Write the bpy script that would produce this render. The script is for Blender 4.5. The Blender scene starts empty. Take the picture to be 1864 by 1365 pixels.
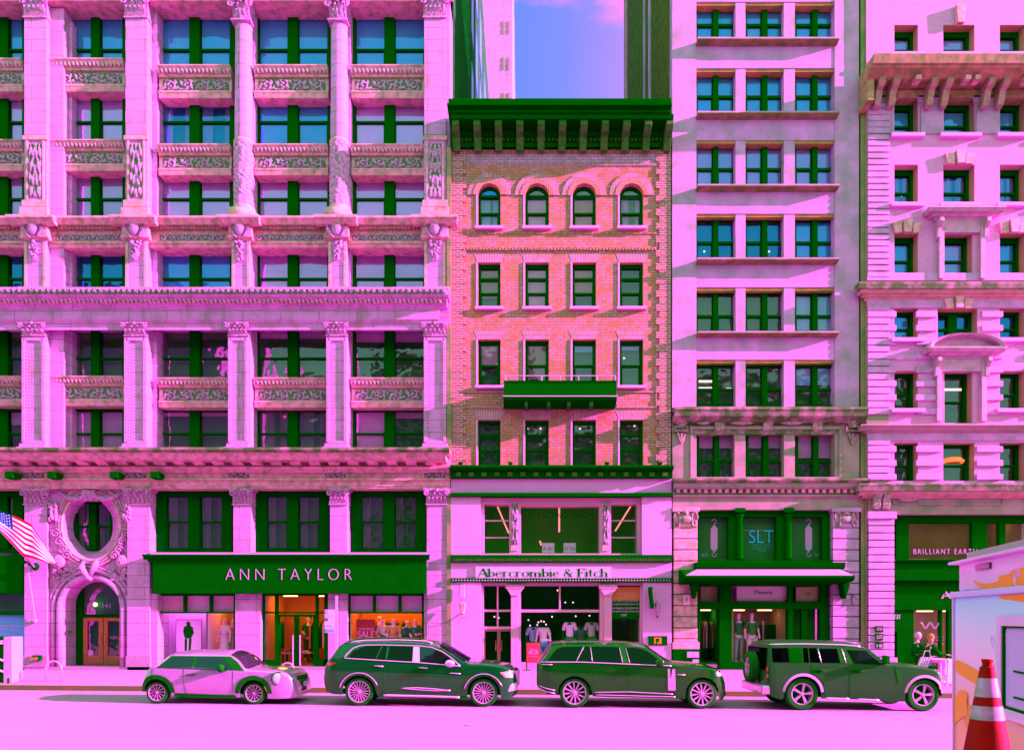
import bpy, bmesh, math, random
from math import pi, sin, cos, radians, sqrt
from mathutils import Vector, Matrix, noise
random.seed(7)
S = bpy.context.scene
C = S.collection
# ------------------------------------------------------------ camera, sky, sun
CAMD = 26.5; CAMH = 2.31; FPX = 1400.0; VX = 950.0; VY = 1120.0
cd = bpy.data.cameras.new('camera'); cam = bpy.data.objects.new('camera', cd); C.objects.link(cam)
cam.location = (0, -CAMD, CAMH); cam.rotation_euler = (radians(90), 0, 0)
cd.sensor_width = 36; cd.lens = 36*FPX/1864; cd.shift_x = -(VX-932)/1864; cd.shift_y = (VY-682.5)/1864
cd.clip_start = 0.1; cd.clip_end = 2000
S.camera = cam
S.render.resolution_x = 1024; S.render.resolution_y = 749
S.view_settings.view_transform = 'Standard'; S.view_settings.look = 'None'
S.view_settings.exposure = 3.0; S.view_settings.gamma = 1
SUN_DIR = Vector((-1, .165, -.315)).normalized()      # the way the light travels
ld = bpy.data.lights.new('sun', 'SUN'); lo = bpy.data.objects.new('sun', ld); C.objects.link(lo)
ld.energy = 5.0; ld.angle = radians(.5); ld.color = (1, .12, .78)
lo.rotation_euler = SUN_DIR.to_track_quat('-Z', 'Y').to_euler()
W = bpy.data.worlds.new('World'); S.world = W; W.use_nodes = True
wn = W.node_tree; wl = wn.links
for n in list(wn.nodes): wn.nodes.remove(n)
def WN(t, **k):
    n = wn.nodes.new(t)
    for a, b in k.items(): setattr(n, a, b)
    return n
wo = WN('ShaderNodeOutputWorld'); wb = WN('ShaderNodeBackground'); wl.new(wb.outputs[0], wo.inputs[0])
tc = WN('ShaderNodeTexCoord'); sep = WN('ShaderNodeSeparateXYZ'); wl.new(tc.outputs['Generated'], sep.inputs[0])
# clear blue over the roofs (north-west), turning lilac towards the sun's side
rx = WN('ShaderNodeValToRGB'); mx = WN('ShaderNodeMath', operation='MULTIPLY_ADD')
wl.new(sep.outputs[0], mx.inputs[0]); mx.inputs[1].default_value = 2.6; mx.inputs[2].default_value = .5
wl.new(mx.outputs[0], rx.inputs[0])
cr = rx.color_ramp; cr.elements[0].position = .3; cr.elements[0].color = (.008, .033, .17, 1)
cr.elements[1].position = .95; cr.elements[1].color = (.09, .035, .16, 1)
e = cr.elements.new(.62); e.color = (.028, .033, .16, 1)
# thin cloud
nz = WN('ShaderNodeTexNoise'); nz.inputs['Scale'].default_value = 7; nz.inputs['Detail'].default_value = 8; nz.inputs['Roughness'].default_value = .55
mp = WN('ShaderNodeMapping'); mp.inputs['Scale'].default_value = (1, 1, 2.3); mp.inputs['Location'].default_value = (.05, .3, .64)
wl.new(tc.outputs['Generated'], mp.inputs[0]); wl.new(mp.outputs[0], nz.inputs[0])
cz = WN('ShaderNodeMapRange'); wl.new(nz.outputs[0], cz.inputs[0]); cz.inputs[1].default_value = .49; cz.inputs[2].default_value = .66
hz = WN('ShaderNodeMapRange'); wl.new(sep.outputs[2], hz.inputs[0]); hz.inputs[1].default_value = .585; hz.inputs[2].default_value = .61
mm = WN('ShaderNodeMath', operation='MULTIPLY'); wl.new(cz.outputs[0], mm.inputs[0]); wl.new(hz.outputs[0], mm.inputs[1])
mc = WN('ShaderNodeMix', data_type='RGBA'); wl.new(mm.outputs[0], mc.inputs[0]); wl.new(rx.outputs[0], mc.inputs[6]); mc.inputs[7].default_value = (.16, .034, .15, 1)
# unseen sky behind the camera, brightened and tinted green as added ambient fill
by = WN('ShaderNodeMapRange'); wl.new(sep.outputs[1], by.inputs[0]); by.inputs[1].default_value = .70; by.inputs[2].default_value = .45
by.interpolation_type = 'SMOOTHSTEP'
mb_ = WN('ShaderNodeMix', data_type='RGBA'); wl.new(by.outputs[0], mb_.inputs[0]); wl.new(mc.outputs[2], mb_.inputs[6]); mb_.inputs[7].default_value = (.075, .25, .13, 1)
# Nishita sky for the horizon glow and its falloff
sk = WN('ShaderNodeTexSky'); sk.sky_type = 'NISHITA'; sk.sun_disc = False
sk.sun_elevation = math.asin(-SUN_DIR.z); sk.sun_rotation = math.atan2(-SUN_DIR.x, -SUN_DIR.y)
ad = WN('ShaderNodeMix', data_type='RGBA', blend_type='ADD'); ad.inputs[0].default_value = .003
wl.new(mb_.outputs[2], ad.inputs[6]); wl.new(sk.outputs[0], ad.inputs[7]); wl.new(ad.outputs[2], wb.inputs[0])
wb.inputs[1].default_value = 1.0
# ------------------------------------------------------------ helpers
def sc(y): return (CAMD+y)/FPX
def X(px, y=0): return (px-VX)*sc(y)
def Z(py, y=0): return CAMH+(VY-py)*sc(y)
ORG = {}
def place(o, parent):
    C.objects.link(o)
    if parent: o.parent = parent
def thing(name, label, cat, loc=(0, 0, 0), group=None, rz=0):
    o = bpy.data.objects.new(name, None); C.objects.link(o); o.location = loc; o.rotation_euler = (0, 0, rz)
    o.empty_display_size = .2
    o['label'] = label; o['category'] = cat
    if group: o['group'] = group
    return o
def tag(o, label, cat, group=None):
    o['label'] = label; o['category'] = cat
    if group: o['group'] = group
    return o
def struct(o): o['kind'] = 'structure'; return o
class MB:
    def __init__(s): s.v = []; s.f = []; s.mi = []; s.cur = 0
    def mat(s, i): s.cur = i; return s
    def add(s, vs, fs):
        n = len(s.v); s.v += [tuple(v) for v in vs]
        for f in fs: s.f.append(tuple(i+n for i in f)); s.mi.append(s.cur)
        return s
    def box(s, x0, x1, y0, y1, z0, z1):
        if x0 > x1: x0, x1 = x1, x0
        if z0 > z1: z0, z1 = z1, z0
        if y0 > y1: y0, y1 = y1, y0
        return s.add([(x0,y0,z0),(x1,y0,z0),(x1,y1,z0),(x0,y1,z0),(x0,y0,z1),(x1,y0,z1),(x1,y1,z1),(x0,y1,z1)],
              [(0,3,2,1),(4,5,6,7),(0,1,5,4),(1,2,6,5),(2,3,7,6),(3,0,4,7)])
    def pbox(s, a, b, c, d, y0, y1):      # px a..b, py c..d measured on the front face y0
        return s.box(X(a, y0), X(b, y0), y0, y1, Z(d, y0), Z(c, y0))
    def prof(s, pts, x0, x1):             # (y,z) profile, closed, extruded along x
        n = len(pts)
        return s.add([(x0,)+tuple(p) for p in pts]+[(x1,)+tuple(p) for p in pts],
              [tuple(range(n))[::-1], tuple(range(n, 2*n))]+[(i, (i+1) % n, n+(i+1) % n, n+i) for i in range(n)])
    def prism(s, pts, y0, y1):            # (x,z) outline extruded along y
        n = len(pts)
        return s.add([(p[0], y0, p[1]) for p in pts]+[(p[0], y1, p[1]) for p in pts],
              [tuple(range(n)), tuple(range(n, 2*n))[::-1]]+[((i+1) % n, i, n+i, n+(i+1) % n) for i in range(n)])
    def tube(s, pts, r, n=8, cap=True):
        pts = [Vector(p) for p in pts]; rs = r if isinstance(r, (list, tuple)) else [r]*len(pts)
        vs = []; fs = []
        up = Vector((0, 0, 1))
        for i, p in enumerate(pts):
            d = (pts[min(i+1, len(pts)-1)]-pts[max(i-1, 0)])
            d = d.normalized() if d.length > 1e-9 else Vector((0, 0, 1))
            a = d.cross(up if abs(d.dot(up)) < .95 else Vector((0, 1, 0))).normalized(); b = d.cross(a)
            for k in range(n):
                t = 2*pi*k/n; vs.append(p+(a*cos(t)+b*sin(t))*rs[i])
        for i in range(len(pts)-1):
            for k in range(n):
                fs.append((i*n+k, i*n+(k+1) % n, (i+1)*n+(k+1) % n, (i+1)*n+k))
        if cap: fs.append(tuple(range(n))); fs.append(tuple(range((len(pts)-1)*n, len(pts)*n))[::-1])
        return s.add(vs, fs)
    def lathe(s, prof, c, n=20, axis='z', a0=0, a1=2*pi):   # prof = [(r,h)]
        full = abs(a1-a0-2*pi) < 1e-6; m = n if full else n+1
        vs = []; fs = []
        for r, h in prof:
            for k in range(m):
                t = a0+(a1-a0)*k/n
                if axis == 'z': vs.append((c[0]+r*cos(t), c[1]+r*sin(t), c[2]+h))
                elif axis == 'y': vs.append((c[0]+r*cos(t), c[1]+h, c[2]+r*sin(t)))
                else: vs.append((c[0]+h, c[1]+r*cos(t), c[2]+r*sin(t)))
        for i in range(len(prof)-1):
            for k in range(n):
                k2 = (k+1) % m
                fs.append((i*m+k, i*m+k2, (i+1)*m+k2, (i+1)*m+k))
        return s.add(vs, fs)
    def ball(s, c, r, n=8, sx=1, sy=1, sz=1):
        prof = []; vs = []; fs = []
        for i in range(n+1):
            p = pi*i/n
            for k in range(2*n):
                t = pi*k/n; vs.append((c[0]+sx*r*sin(p)*cos(t), c[1]+sy*r*sin(p)*sin(t), c[2]+sz*r*cos(p)))
        for i in range(n):
            for k in range(2*n):
                fs.append((i*2*n+k, i*2*n+(k+1) % (2*n), (i+1)*2*n+(k+1) % (2*n), (i+1)*2*n+k))
        return s.add(vs, fs)
    def grid(s, fn, nu, nv):              # fn(u,v)->(x,y,z)
        vs = [fn(i/nu, j/nv) for j in range(nv+1) for i in range(nu+1)]
        return s.add(vs, [(j*(nu+1)+i, j*(nu+1)+i+1, (j+1)*(nu+1)+i+1, (j+1)*(nu+1)+i) for j in range(nv) for i in range(nu)])
    def build(s, name, mats, parent=None, smooth=False, bevel=0, sub=0, clean=True, org=None):
        me = bpy.data.meshes.new(name)
        o3 = org if org is not None else (ORG.get(parent.name) if parent else None)
        vs = s.v if o3 is None else [(v[0]-o3[0], v[1]-o3[1], v[2]-o3[2]) for v in s.v]
        me.from_pydata(vs, [], s.f)
        for m in (mats if isinstance(mats, (list, tuple)) else [mats]): me.materials.append(m)
        me.polygons.foreach_set('material_index', s.mi)
        if clean:
            bm = bmesh.new(); bm.from_mesh(me)
            bmesh.ops.remove_doubles(bm, verts=bm.verts, dist=1e-5)
            bmesh.ops.recalc_face_normals(bm, faces=bm.faces); bm.to_mesh(me); bm.free()
        if smooth:
            me.polygons.foreach_set('use_smooth', [True]*len(me.polygons))
            if smooth is not True: me.set_sharp_from_angle(angle=radians(smooth))
        me.update()
        o = bpy.data.objects.new(name, me); place(o, parent)
        if o3 is not None: ORG[o.name] = o3
        if bevel:
            b = o.modifiers.new('b', 'BEVEL'); b.width = bevel; b.segments = 2; b.limit_method = 'ANGLE'; b.angle_limit = radians(40)
        if sub:
            b = o.modifiers.new('s', 'SUBSURF'); b.levels = b.render_levels = sub
        return o
def bthing(name, label, cat, org, group=None):       # empty at org whose children are built in world coordinates
    t = thing(name, label, cat, org, group); ORG[t.name] = org; return t
def copy_tree(o, parent=None):
    c = o.copy(); C.objects.link(c); c.parent = parent
    for ch in list(o.children): copy_tree(ch, c)
    return c
def explode(o):
    """one object per separate piece of a mesh"""
    bm = bmesh.new(); bm.from_mesh(o.data); bm.faces.ensure_lookup_table(); seen = set(); parts = []
    for f in bm.faces:
        if f.index in seen: continue
        st = [f]; grp = []; seen.add(f.index)
        while st:
            g = st.pop(); grp.append(g.index)
            for e in g.edges:
                for h in e.link_faces:
                    if h.index not in seen: seen.add(h.index); st.append(h)
        parts.append(grp)
    if len(parts) < 2 or len(parts) > 100: bm.free(); return
    me = o.data; name = {'dentil_row': 'dentil', 'bead_border': 'bead', 'stud_row': 'stud'}.get(o.name.split('.')[0], o.name.split('.')[0]); o.name = name; V = [v.co[:] for v in me.vertices]; F = [tuple(p.vertices) for p in me.polygons]; MI = [p.material_index for p in me.polygons]; SM = [p.use_smooth for p in me.polygons]
    for k, grp in enumerate(parts):
        ids = sorted({i for f in grp for i in F[f]}); mp_ = {a: b for b, a in enumerate(ids)}
        m2 = bpy.data.meshes.new(name); m2.from_pydata([V[i] for i in ids], [], [tuple(mp_[i] for i in F[f]) for f in grp])
        for m in me.materials: m2.materials.append(m)
        m2.polygons.foreach_set('material_index', [MI[f] for f in grp]); m2.polygons.foreach_set('use_smooth', [SM[f] for f in grp]); m2.update()
        if k == 0: o.data = m2
        else:
            c = o.copy(); c.data = m2; C.objects.link(c); c.parent = o.parent
    bm.free()
def holed(mb, outer, holes, y):           # flat wall in the xz plane with holes
    bm = bmesh.new(); es = []
    for loop in [outer]+holes:
        vs = [bm.verts.new((p[0], y, p[1])) for p in loop]
        for i in range(len(vs)): es.append(bm.edges.new((vs[i], vs[(i+1) % len(vs)])))
    bmesh.ops.triangle_fill(bm, edges=es, use_beauty=True)
    bm.verts.index_update()
    mb.add([v.co[:] for v in bm.verts], [[v.index for v in f.verts] for f in bm.faces]); bm.free()
def reveal(mb, loop, y0, y1, loop2=None):
    l2 = loop2 or loop; n = len(loop)
    mb.add([(p[0], y0, p[1]) for p in loop]+[(p[0], y1, p[1]) for p in l2], [(i, (i+1) % n, n+(i+1) % n, n+i) for i in range(n)])
def arch(x0, x1, z0, zt, n=16):           # semicircular headed outline
    r = (x1-x0)/2; cx = (x0+x1)/2; zs = zt-r
    return [(x0, z0), (x1, z0)]+[(cx+r*cos(pi*k/n), zs+r*sin(pi*k/n)) for k in range(n+1)]
def ell(cx, cz, rx_, rz_, n=32): return [(cx+rx_*cos(2*pi*k/n), cz+rz_*sin(2*pi*k/n)) for k in range(n)]
# ------------------------------------------------------------ materials
def mat(name, col, rough=.7, col2=None, scale=3., detail=6, ramp=(.35, .65), bump=0, bscale=40, spec=.5, metal=0, stretch=(1, 1, 1),
        brick=None, coat=0, streak=0, col3=None):
    m = bpy.data.materials.new(name); m.use_nodes = True; nt = m.node_tree; L = nt.links
    b = nt.nodes['Principled BSDF']
    b.inputs['Base Color'].default_value = (*col, 1); b.inputs['Roughness'].default_value = rough
    b.inputs['Specular IOR Level'].default_value = spec; b.inputs['Metallic'].default_value = metal
    if coat: b.inputs['Coat Weight'].default_value = coat; b.inputs['Coat Roughness'].default_value = .03
    def N(t, **k):
        n = nt.nodes.new(t)
        for a, c in k.items(): setattr(n, a, c)
        return n
    g = N('ShaderNodeNewGeometry')
    mpn = N('ShaderNodeMapping'); mpn.inputs['Scale'].default_value = stretch; L.new(g.outputs['Position'], mpn.inputs[0])
    out = None
    if col2:
        n = N('ShaderNodeTexNoise'); n.inputs['Scale'].default_value = scale; n.inputs['Detail'].default_value = detail; n.inputs['Roughness'].default_value = .6
        L.new(mpn.outputs[0], n.inputs['Vector'])
        r = N('ShaderNodeMapRange'); r.inputs[1].default_value = ramp[0]; r.inputs[2].default_value = ramp[1]; L.new(n.outputs[0], r.inputs[0])
        mxx = N('ShaderNodeMix', data_type='RGBA'); mxx.inputs[6].default_value = (*col, 1); mxx.inputs[7].default_value = (*col2, 1)
        L.new(r.outputs[0], mxx.inputs[0]); out = mxx.outputs[2]
    if streak and col3:                   # weather streaks that run down the wall
        n = N('ShaderNodeTexNoise'); n.inputs['Scale'].default_value = 1; n.inputs['Detail'].default_value = 5
        m2 = N('ShaderNodeMapping'); m2.inputs['Scale'].default_value = (3.2, 3.2, .35); L.new(g.outputs['Position'], m2.inputs[0]); L.new(m2.outputs[0], n.inputs['Vector'])
        r = N('ShaderNodeMapRange'); r.inputs[1].default_value = .5; r.inputs[2].default_value = .75; r.inputs[4].default_value = streak; L.new(n.outputs[0], r.inputs[0])
        mxx = N('ShaderNodeMix', data_type='RGBA')
        if out: L.new(out, mxx.inputs[6])
        else: mxx.inputs[6].default_value = (*col, 1)
        mxx.inputs[7].default_value = (*col3, 1); L.new(r.outputs[0], mxx.inputs[0]); out = mxx.outputs[2]
    if brick:                             # (width, height, mortar colour, mortar size, mix)
        sp = N('ShaderNodeSeparateXYZ'); cb = N('ShaderNodeCombineXYZ'); L.new(g.outputs['Position'], sp.inputs[0])
        ax = N('ShaderNodeMath', operation='ADD'); L.new(sp.outputs[0], ax.inputs[0]); L.new(sp.outputs[1], ax.inputs[1])
        L.new(ax.outputs[0], cb.inputs[0]); L.new(sp.outputs[2], cb.inputs[1])
        bt = N('ShaderNodeTexBrick'); L.new(cb.outputs[0], bt.inputs['Vector']); bt.inputs['Scale'].default_value = 1
        bt.inputs['Brick Width'].default_value = brick[0]; bt.inputs['Row Height'].default_value = brick[1]
        bt.inputs['Mortar Size'].default_value = brick[3]; bt.inputs['Mortar Smooth'].default_value = .1
        bt.inputs['Mortar'].default_value = (*brick[2], 1)
        if out:
            L.new(out, bt.inputs['Color1'])
            dk = N('ShaderNodeMix', data_type='RGBA', blend_type='MULTIPLY'); dk.inputs[0].default_value = brick[4]; dk.inputs[7].default_value = (.55, .8, .5, 1)
            L.new(out, dk.inputs[6]); L.new(dk.outputs[2], bt.inputs['Color2'])
        else:
            bt.inputs['Color1'].default_value = (*col, 1); bt.inputs['Color2'].default_value = (*[c*.7 for c in col], 1)
        out = bt.outputs['Color']
        bp = N('ShaderNodeBump'); bp.inputs['Strength'].default_value = .5; bp.inputs['Distance'].default_value = .01; bp.invert = True
        L.new(bt.outputs['Fac'], bp.inputs['Height']); L.new(bp.outputs[0], b.inputs['Normal'])
    if out: L.new(out, b.inputs['Base Color'])
    if bump and not brick:
        n = N('ShaderNodeTexNoise'); n.inputs['Scale'].default_value = bscale; n.inputs['Detail'].default_value = 5; L.new(mpn.outputs[0], n.inputs['Vector'])
        bp = N('ShaderNodeBump'); bp.inputs['Strength'].default_value = bump; bp.inputs['Distance'].default_value = .02
        L.new(n.outputs[0], bp.inputs['Height']); L.new(bp.outputs[0], b.inputs['Normal'])
    return m
def glow(name, col, st=1.):
    m = bpy.data.materials.new(name); m.use_nodes = True; nt = m.node_tree; b = nt.nodes['Principled BSDF']
    b.inputs['Base Color'].default_value = (*col, 1); b.inputs['Emission Color'].default_value = (*col, 1); b.inputs['Emission Strength'].default_value = st
    return m
def glass(name, tint, thr, rough=.02, wob=.12, refl=.35):
    m = bpy.data.materials.new(name); m.use_nodes = True; nt = m.node_tree; L = nt.links
    for n in list(nt.nodes): nt.nodes.remove(n)
    o = nt.nodes.new('ShaderNodeOutputMaterial'); t = nt.nodes.new('ShaderNodeBsdfTransparent'); t.inputs[0].default_value = (*thr, 1)
    g = nt.nodes.new('ShaderNodeBsdfGlossy'); g.inputs['Color'].default_value = (*tint, 1); g.inputs['Roughness'].default_value = rough
    lw = nt.nodes.new('ShaderNodeFresnel'); lw.inputs[0].default_value = 1.6
    mr = nt.nodes.new('ShaderNodeMapRange'); mr.inputs[1].default_value = 0; mr.inputs[2].default_value = .6; mr.inputs[3].default_value = refl*.8; mr.inputs[4].default_value = min(1, refl*2.2)
    x = nt.nodes.new('ShaderNodeMixShader'); L.new(lw.outputs[0], mr.inputs[0]); L.new(mr.outputs[0], x.inputs[0]); L.new(t.outputs[0], x.inputs[1]); L.new(g.outputs[0], x.inputs[2]); L.new(x.outputs[0], o.inputs[0])
    gp = nt.nodes.new('ShaderNodeNewGeometry'); ns = nt.nodes.new('ShaderNodeTexNoise'); ns.inputs['Scale'].default_value = 1.6; ns.inputs['Detail'].default_value = 2
    L.new(gp.outputs['Position'], ns.inputs['Vector'])
    bp = nt.nodes.new('ShaderNodeBump'); bp.inputs['Strength'].default_value = wob; bp.inputs['Distance'].default_value = .12
    L.new(ns.outputs[0], bp.inputs['Height']); L.new(bp.outputs[0], g.inputs['Normal'])
    return m
STONE = mat('limestone', (.62, .205, .63), .75, (.34, .18, .32), 2.2, detail=10, ramp=(.45, .72), col3=(.22, .16, .14), streak=.75, brick=(1.3, .41, (.16, .14, .10), .012, .25))
SOOT = mat('dark_carving_hollow', (.03, .13, .02), .9, (.10, .15, .08), 20)  # dark colour put into the carving's hollows for contrast
STONE2 = mat('limestone_trim', (.66, .29, .37), .75, (.20, .18, .09), 4.5, ramp=(.42, .72), bump=.45, bscale=45)
CARVED = mat('carved_stone', (.62, .22, .58), .8, (.14, .15, .08), 16, ramp=(.46, .62), bump=.9, bscale=60)
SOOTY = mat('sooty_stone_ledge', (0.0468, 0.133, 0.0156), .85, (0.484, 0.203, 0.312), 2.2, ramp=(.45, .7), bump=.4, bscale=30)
GRANITE = mat('granite_plinth', (0.195, 0.156, 0.195), .6, (0.429, 0.195, 0.429), 45, ramp=(.45, .6))
DARK = mat('green_black_iron', (.0003, .098, .0003), .8, (.0005, .11, .001), 2, spec=.0)
FRAME = mat('dark_window_frame', (.0003, .088, .001), .8, spec=.0)
DEEP = mat('unlit_room', (.001, .24, .001), .9, (.02, .30, .03), 1.5, spec=0)
STUCCO = mat('stained_stucco', (.52, .22, .54), .85, (.15, .19, .15), 1.1, detail=8, ramp=(.38, .72), bump=.2, bscale=18, col3=(.60, .21, .52), streak=.35)
STUCCO_SP = mat('stained_stucco_spandrel', (.30, .19, .32), .85, (.6, .21, .64), 1.2, detail=8, ramp=(.35, .65), bump=.2, bscale=18)
BROWNST = mat('weathered_brown_stone', (.36, .21, .24), .8, (.15, .18, .10), 1.6, ramp=(.4, .7), bump=.25, bscale=25)
BRICK_P = mat('pink_brick', (.52, .185, .27), .85, (.50, .15, .05), 6, detail=14, ramp=(.44, .58), brick=(.26, .095, (.20, .13, .07), .014, .75), bump=0, col3=(.30, .16, .10), streak=.5)
BRICK_T = mat('pale_lilac_brick', (.60, .23, .56), .85, (.34, .19, .28), 3, ramp=(.4, .62), brick=(.26, .095, (.18, .15, .14), .014, .5))
BRICK_Q = mat('brown_quoin_brick', (.16, .13, .015), .85, (.30, .15, .04), 2, brick=(.24, .085, (.6, .2, .4), .015, .5))
BRICK_O = mat('orange_arch_brick', (0.484, 0.172, 0.0624), .85, (0.351, 0.156, 0.039), 3, brick=(.07, .4, (0.663, 0.234, 0.39), .008, .4))
BRICK_L = mat('pale_arch_brick', (.58, .21, .44), .85, (.42, .17, .20), 4, brick=(.09, .6, (.18, .15, .08), .014, .4))
BRICK_B = mat('speckled_tan_brick', (0.64, 0.218, 0.577), .85, (0.468, 0.187, 0.273), 9, ramp=(.55, .7), brick=(.22, .075, (0.562, 0.203, 0.429), .008, .25))
BSTONE = mat('banded_limestone', (.60, .22, .60), .75, (.28, .19, .30), 1.8, ramp=(.4, .65), bump=.25, bscale=25)
CORN_O = mat('terracotta_cornice', (.42, .20, .14), .8, (.16, .17, .03), 3.5, ramp=(.35, .6), bump=.3)
PAINT = mat('white_shop_paint', (0.663, 0.242, 0.624), .6, (0.608, 0.234, 0.546), 2)
PAINT_C = mat('cream_shop_trim', (0.624, 0.234, 0.39), .6, (0.562, 0.218, 0.429), 4)
LETTER_W = mat('white_lettering', (0.702, 0.265, 0.702), .5)
LETTER_D = mat('dark_lettering', (.001, .15, .002), .8, spec=0)
LETTER_C = mat('cyan_lettering', (.0, .55, 1.), .5)
BLIND = mat('lilac_roller_blind', (.95, .5, 1.0), .9)
BLIND2 = mat('pale_roller_blind', (.8, .40, .80), .9, (.6, .38, .6), 1.5, stretch=(.3, 1, 3))
BLIND_SKY = mat('sky_blue_blind', (.10, .6, 1), .9, (.35, .6, 1), .9)  # blue of the reflected sky put into the blind's colour
CURTAIN = mat('sheer_curtain', (.6, .42, .8), .9)
LEDGEW = mat('white_sill', (0.686, 0.242, 0.686), .7)
CURT_D = mat('dim_curtain', (.07, .26, .10), .9, (.2, .3, .25), 6, stretch=(3, 3, .2))
SOFT = mat('brown_shaded_ledge', (.10, .14, .02), .85, (.30, .17, .12), 2.5, ramp=(.4, .7), bump=.3)  # shade of the ledge's front and underside put into the colour
G_UP = glass('upper_pane', (.05, .22, .95), (.9, .9, .9), refl=.36)
G_UPL = glass('lilac_pane', (.55, .28, 1.), (.95, .95, .95), refl=.36)
G_LO = glass('lower_pane', (.42, .25, .45), (.9, .9, .9), refl=.26, wob=.22)
G_SH = glass('shop_glass', (.2, .2, .2), (.96, .96, .96), refl=.02, wob=.03)
# ------------------------------------------------------------ shared facade parts
def relief(x0, x1, z0, z1, y, d, kind, step=.028, seed=0):
    """carved panel as a height field standing d proud of y (towards the street)"""
    w = x1-x0; h = z1-z0; nu = max(4, int(w/step)); nv = max(3, int(h/step)); mb = MB()
    per = h*1.55; n = max(1, round(w/per)); per = w/n
    def H(u, v):
        x = u*w; z = v*h
        if kind == 'scroll':
            k = int(x/per); a = x/per-k; cx = (k+.5)*per; cz = h*(.5+(.06 if k % 2 else -.06))
            dx = x-cx; dz = (z-cz)*(1 if k % 2 else -1); r = sqrt(dx*dx+dz*dz)/h; t = math.atan2(dz, dx)
            g = .5+.5*cos(t-r*17); leaf = .5+.5*sin(t*5+r*9)
            e = g*max(0, 1-r*1.3)+.45*leaf*(r > .3)
            return min(1, e+.25*noise.noise((x*14+seed, z*14, 0)))
        if kind == 'wave':
            a = (x/h/1.1) % 1; cx = .5; r = sqrt((a-cx)**2*1.2+(v-.5)**2); t = math.atan2(v-.5, a-cx)
            return .5+.5*cos(t-r*16)
        if kind == 'rosette':
            a = (x/h/1.15) % 1; r = sqrt((a-.5)**2*1.3+(v-.5)**2); return 1.0 if r < .24 else (.15 if r < .36 else (.8 if r < .47 else .3))
        if kind == 'leaf':
            return .5+.5*sin(2*pi*(x/(h*.75))+v*2.5)
        if kind == 'arab':
            m = abs(u-.5)*2; return max(0, min(1, .5+.55*sin(z*11+m*4)*cos(m*6-z*3)+.5*noise.noise((m*3+seed, z*7, 0))))
        return 0
    mb.grid(lambda u, v: (x0+u*w, y-d*max(0, H(u, v))*(0 if (u in (0, 1) or v in (0, 1)) else 1), z0+v*h), nu, nv)
    lim = {'leaf': .3, 'rosette': .35, 'wave': .36}.get(kind, .34)
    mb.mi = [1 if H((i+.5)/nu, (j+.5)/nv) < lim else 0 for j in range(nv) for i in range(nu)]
    return mb
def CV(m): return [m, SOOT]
def cornice(mb, x0, x1, zt, steps, yb, ends=True):
    """stacked moulding, steps=[(height, projection)] from the top down; yb = wall face"""
    z = zt
    for h, p in steps:
        mb.prof([(yb, z), (yb-p[0], z), (yb-p[1], z-h), (yb, z-h)], x0-(p[0] if ends else 0), x1+(p[0] if ends else 0)); z -= h
    return z
def dentils(mb, x0, x1, z0, z1, y, d, per, fill=.55):
    n = int((x1-x0)/per); per = (x1-x0)/n
    for i in range(n): mb.box(x0+(i+.5-fill/2)*per, x0+(i+.5+fill/2)*per, y-d, y, z0, z1)
RND = random.Random(3)
def sash(parent, x0, x1, z0, z1, y, n=2, split=.5, blind=None, gl=None, side=.13, mull=.2, top=.22, bot=.06, bar=.07, proud=0, arched=False, deco=None):
    """window in a reveal: frame, one pane per light, a blind or curtain, the dim room behind"""
    f = MB(); d = .09
    f.box(x0, x0+side, y-d, y+.05, z0, z1); f.box(x1-side, x1, y-d, y+.05, z0, z1)
    f.box(x0+side, x1-side, y-d, y+.05, z1-top, z1); f.box(x0+side, x1-side, y-d, y+.05, z0, z0+bot)
    w = (x1-x0-2*side-(n-1)*mull)/n; zm = z0+bot+(z1-top-z0-bot)*split; lights = []
    for i in range(n):
        a = x0+side+i*(w+mull); b = a+w
        if i: f.box(a-mull, a, y-d-.03, y+.05, z0+bot, z1-top)
        f.box(a, b, y-.05, y+.05, zm-bar/2, zm+bar/2)
        for (p, q) in ((a, a+.035), (b-.035, b)): f.box(p, q, y-.04, y+.05, z0+bot, zm-bar/2)
        f.box(a+.035, b-.035, y-.04, y+.05, z0+bot, z0+bot+.05)
        lights.append((a, b))
    o = f.build('window', FRAME, parent)
    pn = MB()
    for a, b in lights:
        pn.add([(a, y, zm), (b, y, zm), (b, y, z1-top), (a, y, z1-top)], [(0, 1, 2, 3)])
        pn.add([(a, y+.02, z0+bot), (b, y+.02, z0+bot), (b, y+.02, zm), (a, y+.02, zm)], [(0, 1, 2, 3)])
    pn.build('pane', gl or G_UP, o, clean=False)
    MB().box(x0+.02, x1-.02, y+.2, y+.24, z0+.02, z1-.02).build('dim_interior', DEEP, o)
    zt = z1-top; zb = z0+bot
    for i, (a, b) in enumerate(lights):
        bl = blind[i] if isinstance(blind, (list, tuple)) and not isinstance(blind[0], float) and len(blind) > i and isinstance(blind[i], tuple) else blind
        if not bl: continue
        kind, frac, m = bl
        if kind == 'roll':
            MB().box(a+.02, b-.02, y+.05, y+.06, zt-(zt-zb)*frac, zt-.02).build('blind', m, o)
        elif kind == 'curt':
            for s0, s1 in ((a, a+(b-a)*frac), (b-(b-a)*frac*.6, b)):
                g = MB(); g.grid(lambda u, v: (s0+(s1-s0)*u, y+.10+.03*sin(u*22+2*sin(v*3)), zb+(zt-zb)*v), 26, 6); g.build('curtain', m, o, smooth=True)
    return o
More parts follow.
